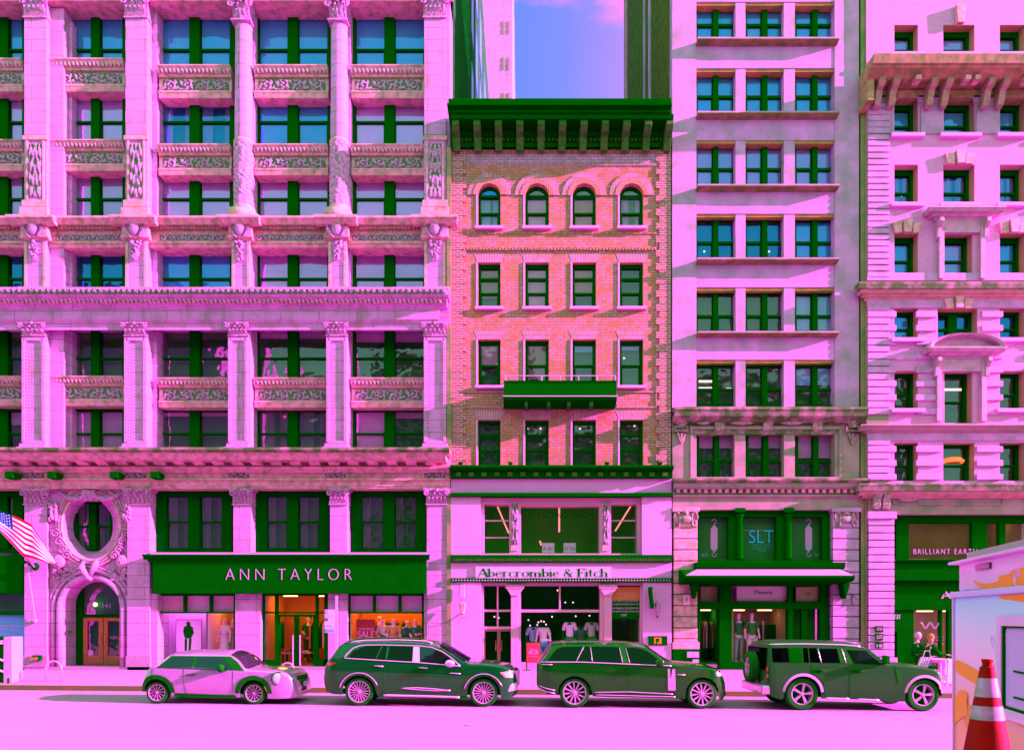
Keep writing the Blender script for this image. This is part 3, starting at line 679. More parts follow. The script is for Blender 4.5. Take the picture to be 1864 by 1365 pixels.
fbar(474, 481, 1079, 1215); fbar(590, 597, 1079, 1215); fbar(474, 597, 1079, 1084); fbar(474, 597, 1113, 1116); fbar(500, 506, 1084, 1215); fbar(574, 579, 1084, 1215)
fbar(474, 500, 1200, 1215); fbar(579, 597, 1200, 1215)
fr.build('shop_window_frame', DARK, LB)
dr = []
for (a, b) in ((506, 539), (540, 574)):
    d = MB(); y0 = .27
    d.pbox(a, a+4, 1118, 1215, y0, y0+.06); d.pbox(b-4, b, 1118, 1215, y0, y0+.06); d.pbox(a+4, b-4, 1118, 1122, y0, y0+.06); d.pbox(a+4, b-4, 1211, 1215, y0, y0+.06)
    o = d.build('shop_door', DARK, LB); hx = X(b-6 if a < 520 else a+6, .2)
    MB().tube([(hx, .2, Z(1210, .2)), (hx, .2, Z(1156, .2))], .018, 6).build('handle', LETTER_W, o)
gl = MB()
for (a, b) in ((286, 429), (474, 597), (632, 772)): gl.add([(X(a, .3), .33, Z(1212, .3)), (X(b, .3), .33, Z(1212, .3)), (X(b, .3), .33, Z(1082, .3)), (X(a, .3), .33, Z(1082, .3))], [(0, 1, 2, 3)])
gl.build('shop_pane', G_SH, LB, clean=False)
tr = MB()
for (a, b) in ((286, 429), (632, 772)): tr.box(X(a, .4), X(b, .4), .40, .42, Z(1114, .4), Z(1082, .4))
tr.build('frosted_transom', mat('frosted_transom', (.62, .36, .66), .6, (.7, .33, .45), .6), LB)
OR_W = mat('orange_shop_wall', (.60, .16, .015), .8, (.42, .17, .02), 1.6); WHITE_IN = mat('white_shop_backdrop', (.85, .42, 1), .8)
FLOOR_IN = mat('shop_floor', (.5, .2, .3), .5)
def room(a, b, c, d, y0, y1, m, mf=None, parent=LB, lamp=None, st=8):
    r = MB(); x0, x1, z0, z1 = X(a, y0), X(b, y0), Z(d, y0), Z(c, y0)
    r.box(x0, x1, y1, y1+.05, z0, z1); r.box(x0-.05, x0, y0, y1, z0, z1); r.box(x1, x1+.05, y0, y1, z0, z1)
    o = r.build('shop_interior', m, parent)
    f = MB(); f.box(x0, x1, y0, y1, z0-.05, z0); f.box(x0, x1, y0, y1, z1, z1+.05); f.build('shop_floor', mf or m, o)
    if lamp:
        l = MB(); n = max(1, int((x1-x0)/.8))
        for i in range(n): xx = x0+(i+.5)*(x1-x0)/n; l.box(xx-.22, xx+.22, (y0+y1)/2-.15, (y0+y1)/2+.15, z1-.05, z1-.02)
        l.build('ceiling_lamp', lamp, o)
    return o
WARM = glow('warm_lamp', (1, .45, .10), 6); PALE = glow('pale_lamp', (1, .42, 1), 3); DIM = glow('dim_warm_lamp', (1, .6, .25), .8)
room(286, 376, 1080, 1214, .42, 1.5, WHITE_IN, FLOOR_IN, LB, PALE)
room(378, 429, 1080, 1214, .42, 2.6, mat('taupe_shop_wall', (.45, .24, .16), .8), FLOOR_IN, LB, WARM)
room(474, 597, 1080, 1215, .42, 3.5, OR_W, FLOOR_IN, LB, WARM)
room(632, 772, 1080, 1214, .42, 2.6, OR_W, FLOOR_IN, LB, WARM)
# things shown in the shop windows
def skinfig(name, m, parent, joints, links, org=(0, 0, 0), sub=2):
    """one continuous body from a jointed skeleton: joints {name:(x,y,z,r)}"""
    me = bpy.data.meshes.new(name); keys = list(joints)
    me.from_pydata([joints[k][:3] for k in keys], [(keys.index(a), keys.index(b)) for a, b in links], [])
    o = bpy.data.objects.new(name, me); C.objects.link(o)
    md = o.modifiers.new('k', 'SKIN'); md.use_smooth_shade = True; md.branch_smoothing = .3
    for i, k in enumerate(keys):
        r = joints[k][3]; sv = me.skin_vertices[0].data[i]; sv.radius = (r if isinstance(r, tuple) else (r, r)); sv.use_root = (i == 0); 
    sm = o.modifiers.new('s', 'SUBSURF'); sm.levels = sm.render_levels = sub
    bpy.context.view_layer.update()
    m2 = bpy.data.meshes.new_from_object(o.evaluated_get(bpy.context.evaluated_depsgraph_get())); m2.name = name
    bpy.data.objects.remove(o); m2.materials.clear(); m2.materials.append(m)
    m2.polygons.foreach_set('use_smooth', [True]*len(m2.polygons)); m2.polygons.foreach_set('material_index', [0]*len(m2.polygons))
    ob = bpy.data.objects.new(name, m2); place(ob, parent); return ob
MANQ = mat('white_mannequin', (.9, .5, .8), .5)
def standing(t, skin, top, bottom, arms='down', head=True, h=1.75, dress=False, sway=0):
    k = h/1.75
    J = {'pel': (0, 0, .95, (.15, .11)), 'ab': (0, 0, 1.12, (.12, .09)), 'ch': (sway, 0, 1.32, (.15, .10)), 'nk': (sway, 0, 1.47, .05), 'hb': (sway, 0, 1.55, .065), 'ht': (sway, -.01, 1.66, .085), 'hd': (sway, -.01, 1.72, .06),
         'sl': (-.17+sway, 0, 1.42, .055), 'sr': (.17+sway, 0, 1.42, .055), 'el': (-.24+sway, 0, 1.15, .042), 'er': (.24+sway, 0, 1.15, .042),
         'kl': (-.11, -.02, .52, .07), 'kr': (.11, .03, .52, .07), 'al': (-.12, 0, .08, .045), 'ar': (.12, .05, .08, .045), 'tl': (-.13, -.15, .04, .035), 'tr': (.13, -.1, .04, .035), 'hl': (-.1, 0, .85, .1), 'hr': (.1, 0, .85, .1)}
    if arms == 'down': J['wl'] = (-.26+sway, -.06, .92, .03); J['wr'] = (.26+sway, -.06, .92, .03); J['fl'] = (-.26+sway, -.08, .82, .035); J['fr'] = (.26+sway, -.08, .82, .035)
    else: J['wl'] = (-.13+sway, -.18, 1.05, .03); J['wr'] = (.13+sway, -.18, 1.12, .03); J['fl'] = (-.05+sway, -.2, 1.08, .035); J['fr'] = (.06+sway, -.2, 1.14, .035)
    if not head:
        for q in ('hb', 'ht', 'hd'): del J[q]
    J = {a: (b[0]*k, b[1]*k, b[2]*k, b[3]) for a, b in J.items()}
    Lk = [('pel', 'ab'), ('ab', 'ch'), ('ch', 'nk'), ('ch', 'sl'), ('ch', 'sr'), ('sl', 'el'), ('sr', 'er'), ('el', 'wl'), ('er', 'wr'), ('wl', 'fl'), ('wr', 'fr'), ('pel', 'hl'), ('pel', 'hr'), ('hl', 'kl'), ('hr', 'kr'), ('kl', 'al'), ('kr', 'ar'), ('al', 'tl'), ('ar', 'tr')]
    if head: Lk += [('nk', 'hb'), ('hb', 'ht'), ('ht', 'hd')]
    skinfig('body', skin, t, J, Lk)
    def cloth(name, keys, links, m, grow, ends={}):
        JJ = {}
        for q in keys: r = J[q][3]; r = r if isinstance(r, tuple) else (r, r); JJ[q] = (*J[q][:3], (r[0]+grow, r[1]+grow))
        for q, v in ends.items(): JJ[q] = (v[0]*k, v[1]*k, v[2]*k, v[3])
        skinfig(name, m, t, JJ, links, sub=1)
    if top: cloth('top', ['ab', 'ch', 'sl', 'sr', 'el', 'er'], [('ab', 'ch'), ('ch', 'sl'), ('ch', 'sr'), ('sl', 'el'), ('sr', 'er'), ('ab', 'hem')], top, .025, {'hem': (0, 0, .92, (.19, .14))})
    if bottom:
        if dress: cloth('skirt', ['pel', 'ab'], [('ab', 'pel'), ('pel', 'hem')], bottom, .03, {'hem': (0, 0, .35, (.24, .2))})
        else: cloth('trousers', ['pel', 'hl', 'hr', 'kl', 'kr', 'al', 'ar'], [('pel', 'hl'), ('pel', 'hr'), ('hl', 'kl'), ('hr', 'kr'), ('kl', 'al'), ('kr', 'ar')], bottom, .02)
def cl(n, c): return bpy.data.materials.get(n) or mat(n, c, .85)
zS = Z(1209, .6)
MQ = [(409, .8, 1.62, 'white mannequin in long pale coat behind the left shop window', (.85, .5, .75), (.8, .45, .7), True), (424, 1.0, 1.6, 'mannequin in tan coat at the right end of the left shop window', (.6, .3, .4), (.5, .3, .3), True),
      (697, .9, 1.6, 'white mannequin in pale blouse and black skirt beside the red sale poster', (.8, .5, .7), (.01, .18, .02), True), (716, .8, 1.6, 'mannequin in orange print top between the pale blouse and the teal sweater', (.7, .25, .15), (.6, .3, .2), True),
      (741, 1.2, 1.55, 'small mannequin in teal sweater in the right shop window', (.0, .25, .25), (.01, .18, .05), True), (757, 1.0, 1.6, 'mannequin in dark patterned dress at the right edge of the shop window', (.02, .2, .1), (.1, .2, .1), True), (691, 1.6, 1.72, 'dark clothed mannequin standing behind the red sale poster', (.05, .15, .02), (.04, .15, .02), False)]
for i, (px, y, h, lab, c1, c2, dr_) in enumerate(MQ):
    t = thing('mannequin', lab, 'mannequin', (X(px, y), y, zS+.02), 'mannequins in the shop windows', radians(RND.uniform(-25, 25)))
    standing(t, MANQ, cl('garment_%d' % i, c1), cl('skirt_%d' % i, c2), 'bent' if i in (2, 5) else 'down', True, h, dr_)
# poster of a standing man in dark clothes
t = bthing('window_poster', 'tall white poster of a man in a dark jacket behind the left shop window', 'poster', (X(343, .7), .7, zS))
MB().pbox(321, 366, 1128, 1212, .7, .73).build('board', mat('white_poster', (.9, .45, 1), .6), t); MB().pbox(320, 367, 1127, 1212, .735, .76).build('frame', DARK, t)
pf = MB()
def shp(pts, yy=.698): pf.prism([(X(p[0], .7), Z(p[1], .7)) for p in pts], yy, .70)
shp([(340, 1131), (345, 1131), (347, 1135), (346, 1139), (341, 1139), (339, 1135)]); shp([(335, 1140), (341, 1138), (346, 1138), (351, 1141), (353, 1152), (351, 1156), (349, 1158), (348, 1162), (336, 1161), (335, 1156), (333, 1148)])
shp([(336, 1162), (341, 1162), (340, 1188), (336, 1188)]); shp([(344, 1162), (349, 1162), (347, 1187), (343, 1187)]); shp([(332, 1189), (340, 1188), (339, 1190)]); shp([(342, 1188), (347, 1188), (347, 1190)])
pf.build('printed_figure', LETTER_D, t, clean=False)
t = bthing('sale_poster', 'dark red poster with white SALE lettering in the right shop window', 'poster', (X(665, .6), .6, zS))
MB().pbox(649, 683, 1127, 1166, .6, .62).build('board', mat('deep_red_print', (.35, .012, .02), .6), t)
tpx('SALE', 651, 681, 1148, 1160, .598, LETTER_W, t, name='lettering', depth=.004); tpx('semi-annual', 653, 680, 1141, 1146, .598, LETTER_W, t, depth=.004, shear=.3)
# warm clutter of the lit shop: rails, tables, framed pictures
def rack(px, y, lab, cols, n=9, z=None, w=.9):
    z = zS if z is None else z; t = thing('clothes_rail', lab, 'clothes rail', (X(px, y), y, z), 'clothes rails inside the shops')
    MB().tube([(-w/2, 0, 0), (-w/2, 0, 1.5), (w/2, 0, 1.5), (w/2, 0, 0)], .015, 6).build('rail', DARK, t)
    for i in range(n):
        x = -w/2+(i+.5)*w/n; c = cols[i % len(cols)]; g = MB(); g.prism([(x-.03, .5), (x+.03, .5), (x+.035, 1.3), (x+.01, 1.45), (x-.01, 1.45), (x-.035, 1.3)], -.22, .22); g.build('garment', c, t)
DK = mat('dark_garment', (.002, .16, .003), .95, spec=0); TN = cl('tan_garment', (.5, .2, .08)); WT = cl('white_garment', (.85, .45, .8)); RD = cl('red_garment', (.45, .03, .03))
rack(494, 2.6, 'clothes rail behind the left side light of the shop door', [DK, TN, DK]); rack(586, 2.4, 'clothes rail behind the right side light of the shop door', [TN, DK, WT]); rack(725, 2.2, 'clothes rail at the back of the right shop window', [DK, DK, TN])
t = bthing('picture_frame', 'dark framed picture on the taupe wall behind the pale mannequins', 'picture', (X(400, 2), 2.5, 1.5)); MB().pbox(384, 400, 1120, 1186, 2.5, 2.55).build('frame', DARK, t); MB().pbox(387, 397, 1135, 1180, 2.49, 2.5).build('print', OR_W, t)
t = bthing('display_table', 'display table of folded clothes inside the shop door', 'table', (X(540, 2), 2, zS)); MB().box(X(515, 2), X(565, 2), 1.8, 2.4, .9, .95).build('table_top', WT, t)
lg = [MB().box(X(p, 2), X(p, 2)+.05, q, q+.05, zS, .9).build('leg', DARK, t) for p in (516, 562) for q in (1.82, 2.33)]
for k in range(4): o = MB().box(X(518+k*11, 2), X(526+k*11, 2), 1.9, 2.2, .951, 1.02+.04*(k % 3)).build('folded_clothes', [RD, DK, TN, WT][k], None, bevel=.02); tag(o, ['red', 'dark green', 'tan', 'white'][k]+' pile of folded clothes on the display table inside the shop door', 'clothes', 'folded clothes on the shop table')
# ============================================================ CENTRE: brick building
BB = bthing('brick_building', 'narrow pink and orange brick building with a deep dark roof cornice and arched top windows', 'building', (X(1021), 0, 0))
yB = .10; bx0, bx1 = X(821), X(1222)
w0 = MB(); w0.box(bx0, bx1, 1.4, 13, Z(903), Z(186)); w0.box(bx0, bx1, 5, 13, .1, Z(903)); w0.build('wall_core', DEEP, BB)
holes = []; wins = []
for i, (a, b) in enumerate([(870, 911), (956, 999), (1042, 1085), (1128, 1171)]):
    for r, (c, d) in enumerate([(335, 414), (478, 560), (618, 703), (764, 850)]):
        x0, x1, z0, z1 = X(a, yB), X(b, yB), Z(d, yB), Z(c, yB)
        h = arch(x0, x1, z0, z1, 14) if r == 0 else [(x0, z0), (x1, z0), (x1, z1), (x0, z1)]
        holes.append(h); wins.append((i, r, x0, x1, z0, z1))
mb = MB(); holed(mb, [(bx0, Z(852, yB)), (bx1, Z(852, yB)), (bx1, Z(186, yB)), (bx0, Z(186, yB))], holes, yB); wl_ = mb.build('brick_wall', BRICK_P, BB)
mb = MB()
for h in holes: reveal(mb, h, yB, .5)
mb.build('reveal', BRICK_O, wl_)
blk = {(0, 0): ('curt', .55, BLIND_SKY), (1, 0): ('roll', .98, BLIND2), (2, 0): ('roll', .98, mat('tan_blind', (.5, .25, .25), .9)), (3, 0): ('curt', .4, CURTAIN), (0, 1): ('roll', .7, mat('olive_blind', (.35, .26, .2), .9)), (1, 1): ('roll', .97, BLIND2), (2, 1): ('roll', .6, bpy.data.materials['tan_blind']), (0, 2): ('roll', .5, BLIND2), (1, 2): ('roll', .8, bpy.data.materials['olive_blind']), (2, 2): ('roll', .15, BLIND_SKY), (3, 2): ('roll', .1, BLIND_SKY)}
for (i, r, x0, x1, z0, z1) in wins:
    if r == 0:
        o = sash(BB, x0-.01, x1+.01, z0-.02, z1-.30, .36, 1, .5, blk.get((i, r)), G_LO, side=.09, top=.08, bot=.04)
        f = MB(); rr_ = (x1-x0)/2; zc = z1-rr_
        f.lathe([(rr_+.02, 0), (rr_-.1, 0), (rr_-.1, .05), (rr_+.02, .05)], ((x0+x1)/2, .28, zc), 20, 'y', 0, pi); f.build('arched_head', FRAME, o)
        g = MB(); g.prism([((x0+x1)/2+(rr_-.09)*cos(pi*k/14), zc+(rr_-.09)*sin(pi*k/14)) for k in range(15)], .31, .315); g.build('fanlight_pane', G_UP if i == 0 else G_LO, o, clean=False)
        g = MB(); g.prism([((x0+x1)/2+(rr_)*cos(pi*k/14), zc+(rr_)*sin(pi*k/14)) for k in range(15)], .5, .52); g.build('dim_interior', DEEP, o)
    else:
        o = sash(BB, x0-.01, x1+.01, z0-.02, z1+.01, .36, 1, .5 if r == 2 else .38, blk.get((i, r)), G_LO, side=.10, top=.12 if r != 1 else .14, bot=.05)
        if r in (1, 3): zz = z1-.5; MB().box(x0+.1, x1-.1, .29, .42, zz-.045, zz+.045).build('transom_bar', FRAME, o)
    s = MB()
    if r < 3: s.box(x0-.10, x1+.10, -.04, yB+.05, z0-.09, z0)
    for q in (x0-.035,): s.box(q-.03, q+.02, yB-.03, yB+.02, z0, z1-(.35 if r == 0 else 0))  # white upright strip painted in for the sunlit left reveal
    s.build('window_sill', LEDGEW, BB, bevel=.006)
    a = MB()
    if r == 0:
        cx_ = (x0+x1)/2; rr_ = (x1-x0)/2; zc = z1-rr_
        a.mat(1).lathe([(rr_+.0, 0), (rr_+.16, -.01), (rr_+.16, .03)], (cx_, yB-.04, zc), 24, 'y', 0, pi)
        a.mat(0).lathe([(rr_+.16, .03), (rr_+.16, -.015), (rr_+.36, -.015), (rr_+.36, .03)], (cx_, yB-.02, zc), 24, 'y', 0, pi)
        for k in range(30):
            t = pi*(k+.5)/30; c_, s_ = cos(t), sin(t); q0, q1 = rr_+.17, rr_+.35
            a.prism([(cx_+q*c_-e*.009*s_, zc+q*s_+e*.009*c_) for q, e in ((q0, 1), (q1, 1), (q1, -1), (q0, -1))], yB-.078, yB-.07) if False else None
        a.build('brick_arch', [BRICK_L, BRICK_O], BB, bevel=.004)
    else:
        a.prism([(x0-.02, z1), (x1+.02, z1), (x1+.14, z1+.30), (x0-.14, z1+.30)], yB-.006, yB+.02); a.build('flat_arch', BRICK_L, BB)
def fr_rect(mb, a, b, c, d, y, t=.05, p=.03):
    x0, x1, z0, z1 = X(a, y), X(b, y), Z(d, y), Z(c, y)
    mb.box(x0, x1, y-p, y+.02, z1-t, z1); mb.box(x0, x1, y-p, y+.02, z0, z0+t); mb.box(x0, x0+t, y-p, y+.02, z0+t, z1-t); mb.box(x1-t, x1, y-p, y+.02, z0+t, z1-t)
mb = MB()
for (c, d, a, b) in [(276, 302, 845, 1199), (424, 453, 842, 1197), (712, 743, 842, 917), (712, 743, 1122, 1196)]: fr_rect(mb, a, b, c, d, yB)
mb.build('panel_border', BRICK_Q, BB)
mb = MB()
mb.box(X(847), X(1197), yB-.012, yB+.02, Z(300), Z(278)); mb.build('upper_panel', BRICK_T, BB)
sm = MB()
for (c, d, a, b) in [(424, 453, 842, 1197)]:
    n = 60
    for i in range(n): xx = X(a)+(i+.5)*(X(b)-X(a))/n; sm.box(xx-.028, xx+.028, yB-.06, yB, Z(d)-.03, Z(d)+.03); 
sm.build('dogtooth_course', BRICK_Q, BB)
q = MB(); zz = Z(850); k = 0
while zz < Z(272):
    w = .52 if k % 2 else .40; h = min(.235, Z(272)-zz); q.box(bx0, bx0+w, yB-.045, yB+.02, zz, zz+h-.012); q.box(bx1-w, bx1, yB-.045, yB+.02, zz, zz+h-.012); zz += .235; k += 1
q.build('quoin', BRICK_Q, BB)
# roof cornice
c = MB(); y = yB
c.prof([(y+.4, Z(178, -.95)), (y-1.02, Z(178, -.95)), (y-1.0, Z(184, -.95)), (y-.95, Z(190, -.95)), (y-.92, Z(196, -.95)), (y-.9, Z(200, -.95)), (y+.4, Z(200, -.95))], X(816, -.95), X(1223, -.95))
c.prof([(y+.4, Z(186, -1.05)), (y-1.12, Z(186, -1.05)), (y-1.1, Z(190, -1.05)), (y+.4, Z(190, -1.05))], X(812, -1.05)+.02, X(1225, -1.05)-.02)
zt = Z(200, -.95); zb = Z(272, yB)
c.box(X(820), X(1222), y-.1, y+.4, zb, zt)
c.prof([(y, zt), (y-.84, zt), (y-.80, zt-.14), (y-.2, zt-.16), (y, zt-.2)], X(824), X(1219))
c.prof([(y, zb+.5), (y-.26, zb+.5), (y-.22, zb+.38), (y-.12, zb+.3), (y, zb+.28)], X(832), X(1212)); c.prof([(y, zb+.16), (y-.15, zb+.14), (y-.13, zb), (y, zb)], X(838), X(1200))
CO = c.build('roof_cornice', DARK, BB, bevel=.012)
for i in range(11):
    xx = X(832)+i*(X(1213)-X(832))/10-.12
    b = MB(); b.prof([(y-.08, zt-.12), (y-.74, zt-.12), (y-.78, zt-.3), (y-.62, zt-.44), (y-.4, zt-.5), (y-.3, zt-.7), (y-.2, zt-.86), (y-.08, zt-.86)], xx, xx+.24); b.build('bracket', mat('bronze_green_iron', (.01, .13, .004), .7, (.06, .14, .03), 6, spec=.1) if i == 0 else bpy.data.materials['bronze_green_iron'], CO, bevel=.015)
d = MB(); dentils(d, X(838), X(1206), zb+.19, zb+.27, y-.1, .10, .14); dentils(d, X(834), X(1210), zb+.55, zb+.62, y-.1, .16, .11); d.build('dentil_row', bpy.data.materials['bronze_green_iron'], CO)
# balcony
b = MB(); yb = -.65; bz = Z(722, yb)
b.prof([(yB, Z(693, yb)), (yb-.04, Z(693, yb)), (yb, Z(698, yb)), (yb, bz), (yB, bz)], X(917, yb), X(1122, yb))
b.prof([(yB, bz-.002), (yb-.05, bz-.002), (yb-.05, bz-.05), (yb+.02, bz-.12), (yB-.1, Z(745, yB)), (yB, Z(745, yB))], X(916, yb), X(1123, yb))
BL = b.build('balcony', DARK, BB, bevel=.01)
r = MB(); r.tube([(X(916, yb), yb-.055, bz-.0), (X(1123, yb), yb-.055, bz-.0)], .018, 6); r.build('edge_trim', mat('scuffed_pale_edge', (.5, .3, .55), .6), BL)
r = MB(); zr = Z(684, yb)
r.tube([(X(920, yb), yB, zr), (X(920, yb), yb, zr), (X(1120, yb), yb, zr), (X(1120, yb), yB, zr)], .013, 6)
for px in (920, 953, 986, 1020, 1053, 1087, 1120): r.tube([(X(px, yb), yb, zr), (X(px, yb), yb, Z(694, yb))], .013, 6)
r.build('railing', LEDGEW, BL)
r = MB()
for px in (958, 999, 1036, 1077): r.box(X(px, yb)-.06, X(px, yb)+.06, yb+.1, yB-.02, Z(737, yb), bz-.05)
r.build('bracket', bpy.data.materials['bronze_green_iron'], BL)
for px in (838, 929, 1105, 1202):
    t = bthing('floodlight', {838: 'small black floodlight on the ledge left of all four brick windows', 929: 'small black floodlight on the ledge between the first and second brick windows', 1105: 'small black floodlight on the ledge between the third and fourth brick windows', 1202: 'small black floodlight on the ledge right of all four brick windows'}[px], 'floodlight', (X(px, -.3), -.3, Z(848, -.3)), 'floodlights on the iron ledge')
    f = MB(); f.pbox(px-4, px+4, 840, 844, -.38, -.2); f.build('lamp_head', DARK, t, bevel=.01); MB().pbox(px-1, px+1, 844, 849, -.33, -.25).build('bracket', DARK, t)
# iron ledge, white bands, shopfront
y = -.05
c = MB(); cornice(c, bx0, bx1, Z(848, -.3), [(.08, (.42, .42)), (.08, (.40, .3)), (.24, (.18, .14))], y, False); c.box(bx0, bx1, y, 1.4, Z(872), Z(848, -.3)); CO2 = c.build('iron_ledge', DARK, BB, bevel=.008)
d = MB(); dentils(d, bx0+.05, bx1-.05, Z(869), Z(862), y-.12, .12, .43, .4); d.build('bracket_row', bpy.data.materials['bronze_green_iron'], CO2)
w = MB(); w.box(bx0, bx1, y, .6, Z(898), Z(872)); w.box(bx0, bx1, y, .6, Z(1052), Z(1024))
xa, xb = X(875), X(1168)
w.box(bx0, xa, y, .8, Z(1010), Z(905)); w.box(xb, bx1, y, .8, Z(1010), Z(905)); 
w.box(bx0, X(876), y, .8, .2, Z(1060)); w.box(X(1170), bx1, y, .8, .2, Z(1060))
WB_ = w.build('white_wall', PAINT, BB, bevel=.008)
c = MB(); c.box(bx0, bx1, y-.14, .6, Z(905), Z(898)); c.box(bx0, bx1, y-.1, .6, Z(1024), Z(1010)); c.box(bx0, bx1, y-.06, .6, Z(1060), Z(1052)); IB = c.build('iron_band', DARK, BB, bevel=.01)
d = MB(); dentils(d, bx0+.05, bx1-.05, Z(1022), Z(1017), y-.1, .04, .09); d.build('dentil_row', bpy.data.materials['bronze_green_iron'], IB)
d = MB()
for i in range(75): xx = bx0+.08+i*(bx1-bx0-.16)/74; d.box(xx-.018, xx+.018, y-.075, y-.06, Z(1056)-.018, Z(1056)+.018)
d.build('stud_row', LEDGEW, IB)
# salon windows
t = MB(); yy = .12
t.box(xa, xb, yy, .6, Z(917), Z(905)); t.box(xa, xb, yy-.05, .6, Z(1010), Z(1007))
for (a, b) in ((875, 881), (927, 948), (1092, 1113), (1161, 1168)): t.box(X(a), X(b), yy, .6, Z(1007), Z(917))
t.box(X(947), X(1093), yy+.03, .6, Z(920), Z(917))
TR = t.build('window_surround', PAINT_C, BB, bevel=.01)
for (a, b) in ((930, 944), (1097, 1110)):
    t = MB(); t.box(X(a), X(b), yy-.04, yy, Z(1002), Z(912)); o = t.build('ornamental_post', STONE2, TR)
    relief(X(a)+.02, X(b)-.02, Z(990), Z(915), yy-.045, .06, 'arab', seed=a).build('carved_panel', CV(CARVED), o, smooth=True)
t = MB()
for (a, b) in ((881, 927), (1113, 1161)):
    for z_ in (946, 977): t.box(X(a), X(b), .22, .28, Z(z_+1), Z(z_-1))
t.build('glazing_bar', PAINT_C, TR)
g = MB()
for (a, b) in ((881, 927), (948, 1092), (1113, 1161)): g.add([(X(a), .25, Z(1007)), (X(b), .25, Z(1007)), (X(b), .25, Z(918)), (X(a), .25, Z(918))], [(0, 1, 2, 3)])
g.build('pane', G_SH, TR, clean=False)
SALON = mat('dim_salon_wall', (.01, .5, .005), .9, (.06, .5, .02), 1.2)
SR = room(878, 1165, 905, 1007, .3, 2.2, SALON, SALON, BB)
NEON = glow('pink_tube_lamp', (1, .16, .2), .3)
for (p, q, r_, s_, yy_, lb) in ((904, 918, 926, 970, 1.0, 'slanting pink neon tube in the left salon window'), (1018, 920, 1018, 968, 1.0, 'upright pink neon tube in the middle salon window'), (1150, 918, 1120, 966, 1.0, 'slanting pink neon tube in the right salon window'), (983, 984, 985, 992, 2, 'short pink neon tube above the left grey board in the salon')):
    tag(MB().tube([(X(p, yy_), yy_, Z(q, yy_)), (X(r_, yy_), yy_, Z(s_, yy_))], .028, 6).build('neon_tube', NEON, None), lb, 'neon light')
tpx('EVA SCRIVO SALON', 961, 1080, 932, 942, .24, DARK, TR, depth=.01)
for k, px in enumerate((987, 1026)):
    t = bthing('price_board', ['left', 'right'][k]+' of the two pale grey lettered boards standing in the salon window', 'sign board', (X(px, .45), .45, Z(1006, .45)), 'boards in the salon window')
    MB().pbox(px, px+22, 988, 1006, .45, .48).build('board', mat('grey_board', (.45, .35, .5), .7) if k == 0 else bpy.data.materials['grey_board'], t)
    tpx(['A SC', 'O SA'][k], px+1, px+21, 995, 1001, .448, LETTER_D, t, depth=.004)
# ground floor shop
sb = bthing('shop_sign', 'white signboard with dark serif shop name above the cream shopfront', 'sign', (X(990), -.1, Z(1042)))
MB().box(X(866, -.1), X(1112, -.1), -.105, -.052, Z(1051.5, -.1), Z(1031, -.1)).build('board', mat('pale_signboard', (.85, .36, .95), .6), sb)
serif_text('Abercrombie & Fitch', X(871, -.1), X(1108, -.1), Z(1050, -.1), Z(1034, -.1), -.106, LETTER_D, sb)
t = MB(); yy = .10
t.box(X(876), X(1170), yy, .5, Z(1065), Z(1060))
for (a, b, y2) in ((876, 880, .5), (935, 948, .5), (1093, 1107, .5), (1166, 1170, .5)): t.box(X(a), X(b), yy, y2, .2, Z(1065))
t.box(X(880), X(935), yy+.08, .3, Z(1113), Z(1109)); t.box(X(880), X(935), yy+.08, .3, Z(1145), Z(1140)); t.box(X(904), X(907), yy+.1, .3, Z(1140), Z(1066))
t.box(X(948), X(1093), yy+.08, .3, Z(1114), Z(1109)); t.box(X(1018), X(1021), yy+.1, .3, Z(1109), Z(1066)); t.box(X(948), X(1093), yy+.05, .4, .2, Z(1206))
TF = t.build('shopfront_frame', PAINT_C, BB, bevel=.01)
for xx in (937, 1107):
    k = MB(); k.pbox(xx-17, xx+17, 1063, 1071, yy-.12, yy); k.prism([(X(xx-15), Z(1071)), (X(xx+15), Z(1071)), (X(xx+9), Z(1080)), (X(xx+7), Z(1084)), (X(xx-7), Z(1084)), (X(xx-9), Z(1080))], yy-.10, yy); k.box(X(xx-7), X(xx+7), yy-.06, yy, .2, Z(1084)); o = k.build('bracket_capital', PAINT_C, TF, bevel=.012)
    q = MB()
    for i in range(11):
        for j in range(2): q.box(X(xx-15+i*2.9), X(xx-13.6+i*2.9), yy-.126, yy-.12, Z(1069-j*3), Z(1067.5-j*3))
    q.build('pierced_pattern', CARVED, o)
g = MB()
for (a, b, c, d) in ((880, 935, 1066, 1140), (948, 1093, 1066, 1206), (1111, 1166, 1066, 1204)): g.add([(X(a), .24, Z(d)), (X(b), .24, Z(d)), (X(b), .24, Z(c)), (X(a), .24, Z(c))], [(0, 1, 2, 3)])
g.build('shop_pane', G_SH, TF, clean=False)
BRZ = mat('bronze_door_frame', (.35, .14, .12), .4, metal=.4)
for (a, b) in ((880, 907.5), (908, 935)):
    d = MB(); z0, z1 = .35, Z(1146); x0, x1 = X(a), X(b); d.box(x0, x0+.05, .2, .26, z0, z1); d.box(x1-.05, x1, .2, .26, z0, z1); d.box(x0+.05, x1-.05, .2, .26, z1-.05, z1); d.box(x0+.05, x1-.05, .2, .26, z0, z0+.12)
    o = d.build('shop_door', BRZ, TF); MB().add([(x0+.05, .23, z0+.1), (x1-.05, .23, z0+.1), (x1-.05, .23, z1-.05), (x0+.05, .23, z1-.05)], [(0, 1, 2, 3)]).build('door_pane', G_SH, o, clean=False)
    hx = x1-.10 if a < 900 else x0+.10; MB().tube([(hx, .2, z0+.75), (hx, .12, z0+.75), (hx, .12, z0+1.1), (hx, .2, z0+1.1)], .014, 6).build('handle', bpy.data.materials['brass'], o)
room(878, 1168, 1062, 1212, .35, 4, DEEP, DEEP, BB)
SPOT = glow('white_spot_lamp', (1, .4, .6), .5)
